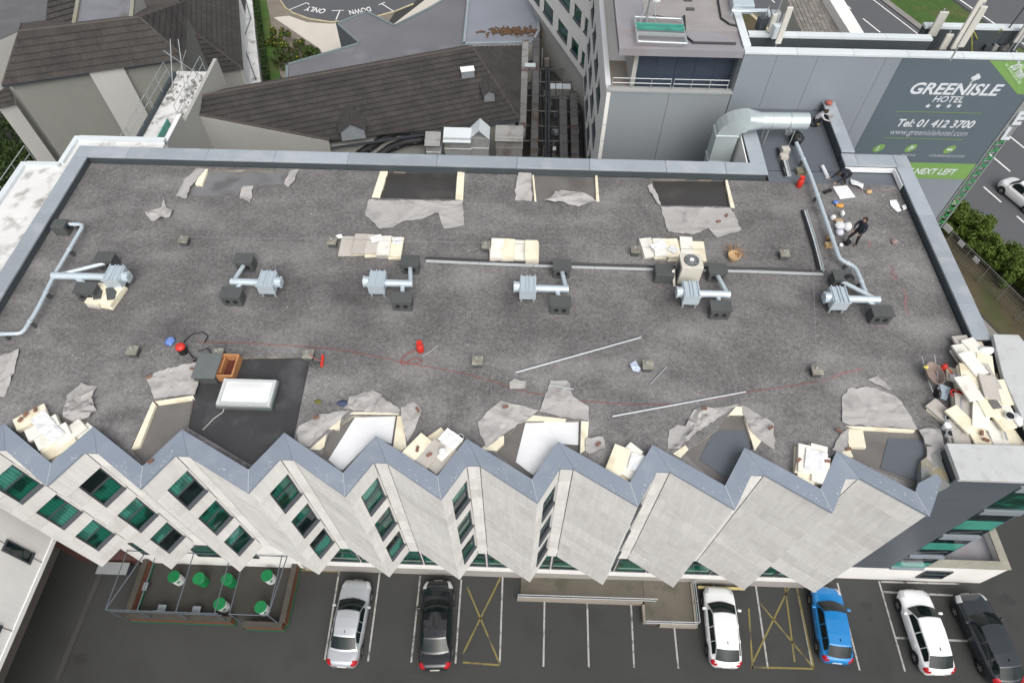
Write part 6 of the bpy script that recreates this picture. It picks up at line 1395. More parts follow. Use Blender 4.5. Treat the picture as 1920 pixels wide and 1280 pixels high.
    MB().obox((X(0)-.02, 0, .36), (.10, W*.62, .14), zc=True).build('grille', trim_black, t, local=True)
    ua = lerp(rf, rr, .86); MB().add([(X(ua)+.08,-.015,ZH-.03),(X(ua)+.08,.015,ZH-.03),(X(ua)-.10,.015,ZH-.05),(X(ua)-.10,-.015,ZH-.05),(X(ua)-.07,0,ZH+.06)], [(0,1,4),(1,2,4),(2,3,4),(3,0,4)]).build('antenna', trim_black, t, local=True)
    for u in (sb+.002,): MB().tube([Vector((X(u)+.05+.12*(1-v*v), v*gw(u)*.75, zb(u)+.05)) for v in (-1,-.5,0,.2)], .012, 4).build('wiper', trim_black, t, local=True)
    return t
SEDAN = (.27,.42,.68,.83,.88,.93,.98); HATCH = (.25,.40,.80,.955,.93,.97,.93); SUV = (.27,.41,.83,.965,1.02,1.08,1.0)
silver = paint('silver_car_paint', (.46,.48,.51), .30, .35); blackp = paint('black_car_paint', (.012,.013,.016), .16); whitep = paint('white_car_paint', (.78,.79,.80), .25); bluep = paint('bright_blue_car_paint', (.012,.205,.52), .25, .1); charp = paint('charcoal_car_paint', (.022,.026,.032), .18)
car('silver saloon car parked nose to the hotel, leftmost in the car park', (669,1094), (641,1238), silver, 4.62, 1.80, 1.45, SEDAN)
car('black saloon car with grey rear window beside the crossed yellow bay', (821,1094), (815,1245), blackp, 4.75, 1.84, 1.45, SEDAN)
car('white hatchback parked right of the ramp', (1347,1106), (1362,1240), whitep, 4.25, 1.80, 1.50, HATCH)
car('bright blue hatchback at the foot of the last tooth', (1549,1106), (1571,1233), bluep, 4.05, 1.76, 1.52, HATCH)
car('white hatchback parked in front of the low white annex', (1712,1110), (1762,1255), whitep, 4.45, 1.82, 1.52, HATCH)
car('black estate car at the bottom right corner', (1816,1116), (1892,1276), charp, 4.75, 1.88, 1.58, SUV)
# van on the road
van_f, van_r = at(1884, 352, .6), None
p = Vector(rp(55.0+1.85, RD.dot(Vector(at(1880,352,0)[:2])), 0)); 
def px_of(P):
    v = Vector(P) - Vector((0,0,CAM_Z)); c = v.dot(CF); return (960 + FPX*v.dot(CR)/c, 640 - FPX*v.dot(CU)/c)
vf = Vector(rp(56.55, RD.dot(Vector(at(1868,340,.7)[:2])), .75)); vr = vf + Vector((RD.x, RD.y, 0))*4.3; vr.z = .8
car('small white van driving on the road beside the sign', px_of(vr), px_of(vf), whitep, 4.3, 1.82, 1.82, (.22,.36,.90,.985,1.02,1.10,1.05), cat='van').rotation_euler.z += PI
# ================================================================== patio with planters, pergola frame and drum tables
green_felt = pm('green_painted_base', (.012,.085,.045), .8, .2); wood_pl = pm('orange_brown_planter_wood', (.115,.045,.023), .85, .3, 2, .25, 10, .2, 20); wood_dull = pm('weathered_planter_top', (.062,.057,.048), .9, .25, 2, .2, 10, .15, 18)
pt = thing('patio_enclosure', (-17.5, 9.2, 0), 'patio enclosure with wooden planters and dark steel pergola frame', 'enclosure')
def planter(x0, x1, y0, y1, z=.85):
    n = 3
    for k in range(n): MB().box(x0, x1, y0, y1, .14 + k*(z-.14)/n + .006, .14 + (k+1)*(z-.14)/n - .006).build('planter_board', wood_pl, pt)
    MB().box(x0-.05, x1+.05, y0-.05, y1+.05, 0, .139).build('planter_base', green_felt, pt); MB().box(x0-.03, x1+.03, y0-.03, y1+.03, z, z+.05).build('planter_cap', wood_dull, pt)
planter(-21.7,-15.85,7.70,7.95); planter(-15.1,-12.95,7.50,7.75); planter(-13.08,-12.83,7.80,11.0); planter(-21.85,-21.60,8.0,10.9)
MB().face([(-21.6,8.0,.006),(-12.9,8.0,.006),(-12.9,11,.006),(-21.6,11,.006)]).build('patio_floor', pm('patio_grey',(.047,.045,.041),.9,.2), pt)
steel = pm('blue_grey_pergola_steel', (.10,.12,.14), .5, .1)
PZ = 2.6
for x_ in (-22.0,-20.3,-18.2,-16.1,-15.3,-13.2): MB().cyl((x_,7.75,PZ),(x_,10.95,PZ), .028, 6).build('rafter', steel, pt); MB().cyl((x_,7.75,0),(x_,7.75,PZ), .035, 6).build('post', steel, pt)
for a, b in [((-22.0,7.75,PZ),(-15.9,7.75,PZ)),((-15.35,7.75,PZ),(-13.2,7.75,PZ)),((-22.0,7.75,PZ),(-20.9,10.95,PZ)),((-22,7.78,PZ-.5),(-15.9,7.78,PZ-.5)),((-13.2,7.75,PZ),(-12.9,10.95,PZ)),((-22,10.9,PZ),(-12.9,10.9,PZ))]: MB().cyl(a, b, .03, 6).build('beam', steel, pt)
drum_green = pm('green_drum_top', (.006,.165,.050), .45, .08, 2, .04, 8, 0, rnd=.15); drum_white = pm('white_drum', (.60,.63,.64), .4, .1, 2, .05, 8, 0)
for k, (px, py, lb) in enumerate([(325,1080,'far left, nearest the planter corner'),(372,1083,'second from the left, back row'),(425,1085,'third from the left, back row'),(500,1078,'back right of the patio'),(411,1131,'front row under the rafters'),(488,1137,'front right corner by the planters')]):
    c = at(px, py, 1.0); c.z = 0; t = thing('drum_table', c, 'white drum table with green top, ' + lb, 'drum table', 'drum tables on the patio')
    MB().lathe(c, [(.27,0),(.29,.05),(.285,.3),(.30,.32),(.285,.34),(.285,.62),(.30,.64),(.285,.66),(.29,.93)], 20).build('drum', [drum_white if k not in (1,2) else drum_green][0], t)
    MB().lathe(c + Vector((0,0,.931)), [(.33,0),(.34,.02),(.34,.05),(.32,.06)], 24).build('top', drum_green, t)
    MB().lathe(c + Vector((0,0,.84)), [(.292,0),(.292,.09)], 20).build('band', drum_white, t); MB().obox(c + Vector((.2,-.215,.5)), (.14,.02,.18), .75).build('emblem', drum_green, t); MB().lathe(c + Vector((.08,-.1,.992)), [(.025,0),(.025,.02)], 8).build('bung', trim_black, t)
for px, py, lb in [(268,1098,'grey slatted chair against the left planter'),(302,1140,'grey chair at the front left planter'),(367,1143,'grey chair at the middle of the front planter')]:
    c = at(px, py, .5); c.z = 0; t = thing('patio_chair', c, lb, 'chair', 'chairs on the patio'); rz = PI if py < 1110 else PI/2*0
    MB().obox(c + Vector((0,0,.42)), (.46,.44,.04), 0).build('seat', clad_pale, t); MB().obox(c + Vector((0,-.21 if py > 1110 else 0,.46)) + (Vector((-.21,0,0)) if py < 1110 else Vector((0,0,0))), (.46,.03,.40) if py > 1110 else (.03,.44,.40)).build('backrest', clad_pale, t)
    for dx in (-.2,.2):
        for dy in (-.18,.18): MB().cyl(c + Vector((dx,dy,0)), c + Vector((dx,dy,.42)), .016, 5).build('leg', frame_dark, t)
# entrance ramp with handrails
rp_mat = pm('stained_ramp_concrete', (.135,.120,.098), .92, .25, .7, .15, 9, .2, 18, dirt=(.07,.075,.045,1), dirt_amt=.6, dirt_scale=.8); kerb_c = pm('ramp_kerb_concrete', (.28,.25,.21), .9, .2, 1.2, .12, 9, .15, 18)
ra = thing('entrance_ramp', (5.5, 9.9, 0), 'stained concrete entrance ramp along the foot of the facade', 'ramp')
MB().add([(.3,9.72,0),(7.4,9.72,0),(7.4,10.9,0),(.3,10.9,0),(.3,9.72,.12),(7.4,9.72,.40),(7.4,10.9,.40),(.3,10.9,.12)], [(0,3,2,1),(4,5,6,7),(0,1,5,4),(1,2,6,5),(2,3,7,6),(3,0,4,7)]).build('slope', rp_mat, ra)
MB().box(7.42, 10.15, 8.55, 10.9, 0, .40).build('landing', rp_mat, ra)
for b_ in [(.1,7.3,9.58,9.71,.46),(8.2,10.3,8.42,8.54,.48),(10.16,10.28,8.55,10.9,.48),(7.28,7.41,8.6,9.55,.43)]: MB().box(b_[0],b_[1],b_[2],b_[3],0,b_[4]).build('kerb', kerb_c, ra)
def hand(path, label): return railing(path, .95, 2, max(3, int(sum((Vector(a)-Vector(b)).length for a, b in zip(path, path[1:]))/1.6)), label, r=.03)
hand([(.15,9.64,.3),(8.0,9.64,.42)], 'long tubular handrail along the front of the ramp'); hand([(7.3,8.48,.3),(10.22,8.48,.42)], 'short tubular handrail across the front of the ramp landing'); hand([(10.22,8.5,.45),(10.22,10.8,.45)], 'tubular handrail on the right side of the ramp landing')
yb = thing('yellow_barrier', (11.6, 10.7, 0), 'low yellow barrier beam under the eighth tooth', 'barrier'); MB().box(10.6,13.3,10.55,10.68,.35,.5).build('beam', pm('pale_yellow_paint',(.52,.44,.20),.7,.15), yb)
for x_ in (10.8,13.1): MB().box(x_-.05,x_+.05,10.57,10.66,0,.349).build('post', frame_dark, yb)
# ================================================================== plant yard and kitchen ducts behind the far parapet
dkm = pm('grimy_plant_roof', (.040,.038,.036), .85, .3, .8, .2, 8, .2, 16, dirt=(.10,.095,.085,1), dirt_amt=.5, dirt_scale=.6)
py_ = thing('plant_yard_roof', (1.5, 47, 0), 'dark grimy plant roof between the tiled roof and the cream wing', 'building')
MB().prism([(-1.2,28.1),(4.4,28.1),(4.5,49.8),(.2,59),(-1.0,58)], 0, 4.6).build('deck', dkm, py_); MB().prism([(-14.5,28.1),(-1.21,28.1),(-1.21,40.6),(-13.2,37.6)], 0, 5.6).build('deck', dkm, py_)
duct_dull = pm('dull_galvanised_duct', (.150,.150,.148), .55, .2, 1.2, .1, 8, .05, 14, metal=.3, rnd=.1, dirt=(.10,.065,.045,1), dirt_amt=.8, dirt_scale=.6)
def run(x0, x1, ya, yb, z0, z1, label, seg=1.15, mat=None):
    t = thing('yard_duct', ((x0+x1)/2, ya, z0), label, 'duct'); y = ya
    while y < yb: e = min(y+seg, yb); MB().box(x0, x1, y+.01, e-.01, z0, z1).build('section', mat or duct_dull, t); MB().box(x0-.03, x1+.03, e-.025, e+.025, z0-.02, z1+.03).build('flange', mat or duct_dull, t); y += seg
    return t
duct_lt = pm('pale_stained_duct', (.34,.34,.33), .5, .2, 1.2, .1, 8, .05, 14, metal=.2, rnd=.1, dirt=(.12,.06,.04,1), dirt_amt=.8, dirt_scale=.7)
run(-.85,-.30, 43.5, 56.5, 6.0, 6.7, 'pale stained duct along the right end of the tiled roof', mat=duct_lt); run(.15,.70, 29, 57, 6.0, 6.6, 'long grey duct in the middle of the plant yard'); run(2.45,3.05, 29, 49, 5.6, 6.2, 'left of two parallel dark ducts near the cream wing'); run(3.35,3.95, 29, 49.5, 5.6, 6.2, 'right of two parallel dark ducts near the cream wing')
for k, xx in enumerate((1.35,1.6)): MB().tube([(xx,29,5.6),(xx,45,5.6),(xx,54,5.6)], .10, 8).build('yard_pipe', frame_dark, label=('left','right')[k] + ' black pipe down the middle of the plant yard', cat='pipe')
random.seed(55)
cl = thing('pipe_bridge', (1.5, 50, 5), 'cross pipes and brackets spanning the plant yard', 'pipework')
for k in range(11): y_ = 34 + k*2.0; MB().cyl((-1.1,y_,5.4),(4.2,y_+random.uniform(-.3,.3),5.4), .06, 6).build('cross_pipe', duct_dull if k % 2 else frame_dark, cl)
for k in range(46):
    x_, y_ = random.uniform(-1,4.1), random.uniform(33,56); mt = random.choice([duct_dull, frame_dark, duct_lt, dkm, rail_mat])
    if random.random() < .5: MB().cyl((x_,y_,4.6),(x_,y_,random.uniform(5.0,6.8)), random.uniform(.03,.12), 6).build('stub_pipe', mt, cl)
    else: MB().obox((x_,y_,4.62), (random.uniform(.15,.7), random.uniform(.15,.9), random.uniform(.15,.7)), random.choice([0,.1,-.1])).build('bracket_box', mt, cl)
for k in range(7): x_ = random.uniform(-.9,4.0); MB().tube([(x_,random.uniform(30,38),5.2+.1*k),(x_+random.uniform(-.4,.4),44,5.3+.1*k),(x_+random.uniform(-.5,.5),random.uniform(48,55),5.2+.1*k)], .035, 5).build('conduit', random.choice([frame_dark, rail_mat, duct_dull]), cl)
for k in range(8): MB().obox((random.uniform(1.9,2.3), random.uniform(36,55), 4.6), (random.uniform(.2,.5), random.uniform(.3,.7), random.uniform(.2,.8))).build('bracket_box', frame_dark, cl)
for (x_, y_, sx, sy, h, lb) in [(2.6,51.2,1.7,.7,1.0,'silver plant box under the cream wing'),(-.1,52.4,.9,.5,2.2,'white bracket box over the yard duct'),(1.9,43.0,.5,.4,.9,'small white box on the plant yard floor')]:
    t = thing('plant_box', (x_,y_,4.6), lb, 'plant box'); MB().obox((x_,y_,4.6), (sx,sy,h), 0).build('casing', duct_lt, t, bevel=.02); MB().obox((x_,y_,4.6+h), (sx+.06,sy+.06,.04), 0).build('lid', white_coping, t)
# kitchen ducts: silver cowls and lagged black ducts
kz = 9.6
def kd(px, py, z): return at(px, py, z)
bright = pm('bright_steel_cowl', (.66,.68,.68), .3, .15, 1.5, .05, 8, .04, 10, metal=.5, dirt=(.30,.22,.15,1), dirt_amt=.5, dirt_scale=1.5)
for k, (px, py, wd, dp, h, rf, lb) in enumerate([(812,262,1.0,.9,2.0,.0,'small bright steel cowl at the end of the black ducts'),(858,255,1.9,1.0,2.2,.0,'wide bright steel duct box behind the far parapet'),(900,252,1.25,1.2,2.4,.75,'gabled bright steel cowl behind the far parapet'),(955,252,1.9,1.1,2.4,.0,'broad grey duct box at the right of the steel cowls')]):
    c = at(px, py, kz); t = thing('steel_cowl', (c.x, c.y, 5.6), lb, 'duct cowl'); mt = duct_lt if k == 3 else bright
    x0, x1, y0, y1 = c.x-wd/2, c.x+wd/2, c.y-dp/2, c.y+dp/2; zt2 = kz + .1
    MB().box(x0, x1, y0, y1, 6.0, zt2).build('body', mt, t)
    for z_ in (zt2-.9, zt2-.05): MB().box(x0-.04, x1+.04, y0-.04, y1+.04, z_, z_+.06).build('flange', mt, t)
    cap_m = [duct_lt, white_coping, white_coping, duct_lt][k]
    if rf: m = MB(); m.slab([(x0-.08,y0-.1,zt2+.02),(c.x,y0-.1,zt2+rf),(c.x,y1+.1,zt2+rf),(x0-.08,y1+.1,zt2+.02)], .03); m.slab([(c.x,y0-.1,zt2+rf),(x1+.08,y0-.1,zt2+.02),(x1+.08,y1+.1,zt2+.02),(c.x,y1+.1,zt2+rf)], .03); m.build('gable_cap', white_coping, t)
    else: MB().slab([(x0-.05,y0-.25,zt2-.1),(x1+.05,y0-.25,zt2-.1),(x1+.05,y1,zt2+.25),(x0-.05,y1,zt2+.25)], .03).build('sloped_cap', cap_m, t)
    for dx in (x0+.05, x1-.05): MB().box(dx-.03, dx+.03, c.y-.03, c.y+.03, 5.6, 5.999).build('support_leg', rail_mat, t)
for k, pp in enumerate([[(800,246,9.4),(745,247,9.4),(715,262,9.0),(672,290,8.2)],[(795,262,8.8),(760,266,8.8),(730,278,8.4),(700,300,7.8)]]):
    P = [at(*q) for q in pp]; Q = []
    for a, b in zip(P, P[1:]): Q += [a.lerp(b, i/4) for i in range(4)]
    t = thing('lagged_duct', (P[0].x, P[0].y, 6), ('upper','lower')[k] + ' black lagged round duct curving behind the parapet', 'duct'); MB().tube(Q + [P[-1]], .30, 14).build('lagging', pm('black_lagging',(.022,.022,.024),.6,.2,1.5,.1,10,.2,12), t, smooth=True)
    for q in Q[2::4]: MB().lathe(q + Vector((0,0,-.33)), [(.31,.32),(.31,.35)], 12).build('strap', rail_mat, t)
    MB().cyl(P[0] - Vector((0,0,3)), P[0], .08, 6).build('support_leg', rail_mat, t)
for k, (px, py, lb) in enumerate([(628,285,'thin white panel leaning left of the ducts'),(685,282,'pale vertical duct pair below the dormer'),(700,290,'white box beside the lagged duct'),(875,292,'small white pipe end behind the parapet'),(948,292,'rust-stained duct box behind the parapet')]):
    c = at(px, py, 7.6); t = thing('vent_box', (c.x, c.y, 5.6), lb, 'vent'); MB().obox((c.x,c.y,5.6), (.5 if k in (0,3) else .9,.4,2.0), .2*k-.3).build('casing', bright if k != 4 else duct_lt, t); MB().obox((c.x,c.y,7.601), (.6 if k in (0,3) else 1.0,.5,.05), .2*k-.3).build('cap', white_coping, t)
run(-7.5,-1.6, 33.2, 34.2, 6.6, 7.3, 'wide grey sectioned duct just behind the far parapet', seg=.5)
# ================================================================== clutter on the upper roofs: antennas, tray frame, dishes
ant_mat = pm('off_white_antenna', (.56,.55,.50), .5, .08)
def antenna(px0, z0, px1, z1, wd, label):
    a = at(*px0, z0); t = thing('panel_antenna', (a.x, a.y, z0), label, 'antenna')
    MB().cyl((a.x, a.y+.12, z0-.8), (a.x, a.y+.12, z1+.1), .04, 8).build('pole', rail_mat, t); MB().box(a.x-wd/2, a.x+wd/2, a.y-.08, a.y+.06, z0, z1).build('panel', ant_mat, t, bevel=.04)
    for z_ in (z0+.2, z1-.2): MB().box(a.x-.05, a.x+.05, a.y+.061, a.y+.16, z_-.04, z_+.04).build('clamp', rail_mat, t)
    return t
antenna((1458,82), 20.1, None, 22.1, .32, 'upright white panel antenna at the left end of the sign block'); antenna((1443,60), 20.1, None, 21.1, .26, 'short white panel antenna behind the left end of the sign block')
antenna((1788,92), 19.6, None, 22.6, .42, 'tall white panel antenna above the sign'); antenna((1800,88), 22.0, None, 24.0, .34, 'upper white panel antenna on the pole above the sign'); antenna((1766,93), 19.4, None, 20.3, .4, 'small white panel antenna left of the tall one'); antenna((1746,68), 19.6, None, 21.0, .5, 'square white panel antenna at the step in the coping'); antenna((1905,80), 19.4, None, 20.6, .4, 'white panel antenna at the right edge')
c = at(1900, 95, 19.0); t = thing('whip_mast', c, 'thin white mast with small antenna head, right edge', 'antenna'); MB().cyl(c, c + Vector((0,0,4.2)), .035, 6).build('pole', white_coping, t); MB().box(c.x-.15,c.x+.15,c.y-.1,c.y+.1,c.z+4.2,c.z+5.4).build('head', clad_pale, t, bevel=.05)
c = at(1873, 78, 19.2); t = thing('dish_mast', c, 'pair of small white dishes on a dark mast', 'antenna'); MB().cyl(c, c + Vector((.25,0,2.6)), .045, 6).build('pole', frame_dark, t)
for dx, dz, r_ in ((.05,2.6,.32),(.40,2.3,.24)): q = c + Vector((dx,-.1,dz)); MB().lathe(q, [(r_,0),(r_*.9,.1),(r_*.3,.2),(.05,.22)], 16).build('dish', white_coping, t, smooth=True)
yel = pm('yellow_painted_pole', (.46,.45,.08), .6, .1)
for k, (a, b, lb) in enumerate([((1822,100,19),(1822,60,20.6),'yellow and black striped pole above the sign'),((1835,80,18.8),(1826,60,20.3),'short yellow prop pole beside the striped pole'),((1845,80,18.8),(1880,55,20.0),'long yellow prop pole leaning right')]): MB().tube([at(*a), at(*a).lerp(at(*b),.5), at(*b)], .03, 6).build('prop_pole', yel, label=lb, cat='pole')
for k in range(5): c = at(1850+k*11, 92, 18.75); MB().obox(c, (.5,.4,.3), .3*k).build('cable_box', [frame_dark, duct_lt][k % 2], label=('first','second','third','fourth','fifth')[k] + ' cable box from the left in the sunk roof behind the sign', cat='box')
MB().tube([at(1465,76,18.9), at(1560,80,18.9), at(1700,84,18.9)], .03, 5).build('roof_pipe', rail_mat, label='thin pipe along the sunk roof behind the sign wall', cat='pipe')
tf = thing('antenna_frame', at(1240, 60, 19.95), 'galvanised antenna base frame with pale green beams on the plant room roof', 'antenna frame')
P = [at(1190,32,20.25), at(1278,36,20.25), at(1288,82,20.25), at(1196,78,20.25)]
for a, b in zip(P, P[1:]+P[:1]): MB().cyl(a, b, .06, 6).build('frame_bar', rail_mat, tf)
for f in (.35,.5,.72): a, b = P[0].lerp(P[3], f), P[1].lerp(P[2], f); d = (b-a).normalized(); MB().obox(a.lerp(b,.5), ((b-a).length,.12,.14), math.atan2(d.y,d.x)).build('beam', glass_teal if f < .7 else rail_mat, tf)
m0 = at(1212, 45, 20); 
for q in ((-.5,-.5),(.5,-.5),(0,.6)): MB().cyl(m0 + Vector((q[0],q[1],0)), m0 + Vector((0,0,2.2)), .03, 6).build('tripod_leg', rail_mat, tf)
MB().cyl(m0, m0 + Vector((0,0,4)), .05, 8).build('pole', rail_mat, tf); MB().box(m0.x+.1,m0.x+.5,m0.y-.2,m0.y+.1,21.3,22.0).build('radio_unit', white_coping, tf, bevel=.03)
for p_, lb in [([(1283,30),(1285,68),(1300,80),(1380,82)],'black cable bundle along the plant room roof edge'),([(1345,-5),(1352,35),(1368,46),(1386,50)],'black cable bundle at the right of the plant room roof'),([(1225,30),(1250,34),(1280,35)],'black cable behind the antenna frame')]:
    Q = [at(x,y,20.0) for x, y in p_]; MB().tube(Q, .06, 6).build('cable_bundle', black_mat, label=lb, cat='cable')
c = at(1392, 10, 20.2); t = thing('rooftop_unit', (c.x,c.y,19.95), 'pale rooftop air unit with bent pipe at the top centre', 'roof unit'); MB().obox((c.x,c.y+.4,19.95), (1.2,1.8,.5), -.05).build('casing', galv, t, bevel=.03); MB().tube([at(1370,27,20.3), at(1374,20,20.6), at(1440,20,20.6), at(1443,32,20.3)], .11, 8).build('pipe', galv, t)
for px, py, lb in [(1290,2,'first small roof brick on the plant room slabs'),(1294,19,'second small roof brick on the plant room slabs')]: c = at(px,py,19.96); MB().obox(c, (.45,.18,.1)).build('slab_block', hood_mat, label=lb, cat='block')
for k, (px, py, lb) in enumerate([(1448,45,'left'),(1452,70,'front'),(1425,55,'rear')]):
    c = at(px, py, 19.9); t = thing('radio_cabinet', c, f'{lb} small radio unit cluster beside the plant room', 'radio unit'); MB().obox(c, (.5,.4,.7), .2*k).build('casing', [rail_mat, white_coping, frame_dark][k], t, bevel=.02); MB().cyl(c, c + Vector((.1,0,1.3)), .03, 6).build('pole', rail_mat, t)
# paved roof and cream parapet beyond
pr = thing('paved_roof', (19, 44.5, 0), 'paved flat roof with cream parapet beyond the sign block', 'building')
p4 = [at(1470,-12,16), at(1503,62,16), at(1592,62,16), at(1563,-12,16)]; MB().prism([q[:2] for q in p4], 0, 15.94).build('wall', lightgrey_render, pr)
pm_ = pm('mossy_paver', (.205,.19,.17), .9, .25, 1.5, .15, 9, .2, 16, rnd=.18); pv2 = MB(); random.seed(2)
for i in range(12):
    for j in range(13):
        a = p4[1].lerp(p4[2], i/12).lerp(p4[0].lerp(p4[3], i/12), j/13); b = p4[1].lerp(p4[2], (i+1)/12).lerp(p4[0].lerp(p4[3], (i+1)/12), (j+1)/13)
        MB().box(min(a.x,b.x)+.012, max(a.x,b.x)-.012, min(a.y,b.y)+.012, max(a.y,b.y)-.012, 15.945, 16.0+random.uniform(0,.012)).build('paver', pm_, pr)
MB().prism([at(1565,-12,16.6)[:2], at(1608,62,16.6)[:2], at(1594,62,16.6)[:2], at(1548,-12,16.6)[:2]], 0, 16.6).build('parapet', cream_wall, pr); MB().prism([at(1575,-12,13.6)[:2], at(1620,62,13.6)[:2], at(1606,62,13.6)[:2], at(1562,-12,13.6)[:2]], 0, 13.6).build('outer_wall', cream_wall, pr)
# ================================================================== planting
def leaf_mat(name, col): return pm(name, col, .7, .35, .8, .3, 8, 0, rnd=.12, spec=.3)
leafA, leafB, leafC = leaf_mat('hedge_leaf', (.085,.135,.020)), leaf_mat('dark_shrub_leaf', (.030,.055,.014)), leaf_mat('mid_shrub_leaf', (.050,.085,.018)); bark = pm('bark', (.07,.05,.035), .9, .3)
def shrub(c, rad, h, n, mat, label, seed, leaf=.16, name='shrub', cat='shrub', group=None, z0=.0, mats=None):
    random.seed(seed); c = Vector(c); t = thing(name, (c.x, c.y, z0), label, cat, group); m = MB(); clumps = []
    for k in range(max(6, int(n/110))):
        a = random.uniform(0, 2*PI); r_ = math.sqrt(random.random()); zz = random.uniform(.18, 1.0); wf = math.sqrt(max(.05, 1-(zz*.95)**3))
        clumps.append((Vector((c.x + rad[0]*r_*wf*math.cos(a), c.y + rad[1]*r_*wf*math.sin(a), z0 + h*zz)), random.uniform(.28,.6)*min(rad[0],h)*.6))
    for k in range(n):
        q, s = random.choice(clumps); d = Vector((random.gauss(0,1), random.gauss(0,1), random.gauss(0,1))).normalized(); p = q + d*s*random.uniform(.55,1.05)
        if p.z < z0+.05: continue
        u = (d + Vector((random.gauss(0,.7), random.gauss(0,.7), random.gauss(0,.7)))).normalized(); v = u.orthogonal().normalized(); v = Matrix.Rotation(random.uniform(0,6.28), 3, u) @ v; w_ = u.cross(v); L_ = leaf*random.uniform(.6,1.3)
        m.add([p - v*L_*.5, p + w_*L_*.28, p + v*L_*.5, p - w_*L_*.28], [(0,1,2,3)])
        if mats: m.m[-1] = 0 if random.random() < .9 else 1
    m.build('foliage', mats or mat, t)
    st = MB()
    for k in range(5): a = random.uniform(0,6.28); st.tube([(c.x,c.y,z0), (c.x+rad[0]*.25*math.cos(a), c.y+rad[1]*.25*math.sin(a), z0+h*.45), (c.x+rad[0]*.5*math.cos(a), c.y+rad[1]*.5*math.sin(a), z0+h*.8)], [.06,.04,.015], 5)
    st.build('stems', bark, t); return t
hw = ['at the head of the row by the letter mast','second from the letter mast','third from the letter mast','fourth along the fence','fifth along the fence','sixth along the fence','seventh along the fence','eighth along the fence','ninth along the fence','nearest the right edge']
for k in range(10):
    p = Vector(rp(48.6 + (.5 if k % 2 else 0), RD.dot(Vector(at(1798,408,1.2)[:2])) + k*1.65, 0)); shrub(p, (1.35,1.35), 2.3 if k < 2 else 2.0, 4800, leafA, 'bright green hedge shrub ' + hw[k], 100+k, name='hedge_shrub', group='hedge shrubs along the road', leaf=.20)
fe = thing('mesh_fence', rp(46.4, RD.dot(Vector(at(1790,470,0)[:2])), 0), 'grey wire mesh fence with small white notices in front of the hedge', 'fence'); a0 = RD.dot(Vector(at(1790,455,0)[:2]))
fence_m = pm('grey_fence_wire', (.22,.23,.22), .5, .1, metal=.3)
for k in range(9):
    p = Vector(rp(46.4, a0 + k*2.0)); MB().cyl(p, p + Vector((0,0,1.8)), .04, 6).build('post', fence_m, fe)
    if k < 8:
        q = Vector(rp(46.4, a0 + (k+1)*2.0)); MB().cyl(p + Vector((0,0,1.75)), q + Vector((0,0,1.75)), .025, 5).build('top_rail', fence_m, fe); mm = MB()
        for j in range(1, 10): s_ = p.lerp(q, j/10); mm.cyl(s_ + Vector((0,0,.1)), s_ + Vector((0,0,1.74)), .010, 4)
        for j in range(5): mm.cyl(p + Vector((0,0,.2+j*.35)), q + Vector((0,0,.2+j*.35)), .008, 4)
        mm.build('mesh', fence_m, fe, kind='stuff')
for k, (px, py, s_) in enumerate([(1777,428,.75),(1802,457,.55),(1830,487,.55)]):
    c = at(px, py, 1.3); MB().obox(c, (s_,.03,s_*.75), math.atan2(RD.y, RD.x), zc=True).build('fence_notice', white_pl, label=('large','middle','lower')[k] + ' white notice board on the mesh fence', cat='sign')
for k, (px, py, rx, h, mt, lb) in enumerate([(35,300,2.6,3.0,leafB,'dark green shrub mass below the left wing'),(10,250,2.4,3.4,leafB,'dark green shrub at the left edge'),(55,330,2.0,2.4,leafB,'dark green shrub beside the white roof'),(5,345,2.4,2.6,leafB,'dark low shrub at the far left edge'),(70,290,1.8,2.2,leafC,'lighter green shrub under the left wing wall'),(-10,300,2.4,3.0,leafC,'mid green shrub cut by the left edge')]):
    shrub(at(px, py, h*.6), (rx,rx), h, 3000, mt, lb, 200+k, leaf=.26)
yfl = leaf_mat('yellow_flower', (.55,.42,.03))
for k, (px, py, rx, h, mts, lb) in enumerate([(523,72,1.3,1.5,[leafC,yfl],'round green bush at the head of the drive bed'),(548,92,1.6,1.3,[leafC,yfl],'green bush with yellow flowers beside the cream paving'),(575,100,1.5,1.3,[leafC,leaf_mat('purple_brown_leaf',(.075,.045,.035))],'purplish bush beside the grey canopy roof'),(528,112,1.2,1.2,[leafC,bark],'brownish green low bush at the lawn edge'),(590,104,.9,1.0,[leafB,leafC],'small dark bush against the canopy roof')]):
    shrub(at(px, py, h*.5), (rx,rx), h, 1600, None, lb, 300+k, leaf=.22, mats=mts)
random.seed(61)
hg = MB()
for k in range(2600):
    f = random.random(); p = at(478 + f*24 + random.uniform(-4,6), -10 + f*165, .2) + Vector((0,0,random.uniform(0,1.0))); u = Vector((random.gauss(0,1),random.gauss(0,1),random.gauss(0,1))).normalized(); v = u.orthogonal().normalized(); w_ = u.cross(v); L_ = .24; hg.add([p-v*L_*.5, p+w_*L_*.3, p+v*L_*.5, p-w_*L_*.3], [(0,1,2,3)])
ht = thing('clipped_hedge', at(490, 60, 0), 'low dark clipped hedge left of the lawn strip', 'hedge'); hg.build('foliage', leafB, ht)
gm = MB(); random.seed(62)
for k in range(9000):
    a_, o_2 = random.uniform(-95,-20), random.uniform(67.7,74.5); p = Vector(rp(o_2, a_, .01)); h = random.uniform(.05,.16); w_ = random.uniform(.01,.03); an = random.uniform(0,3.14); dx, dy = math.cos(an)*w_, math.sin(an)*w_; gm.add([(p.x-dx,p.y-dy,.01),(p.x+dx,p.y+dy,.01),(p.x+random.uniform(-.05,.05),p.y+random.uniform(-.05,.05),h)], [(0,1,2)])
gm.build('grass_tufts', grass_mat, kind='stuff', label='rough grass tufts on the median', cat='grass')
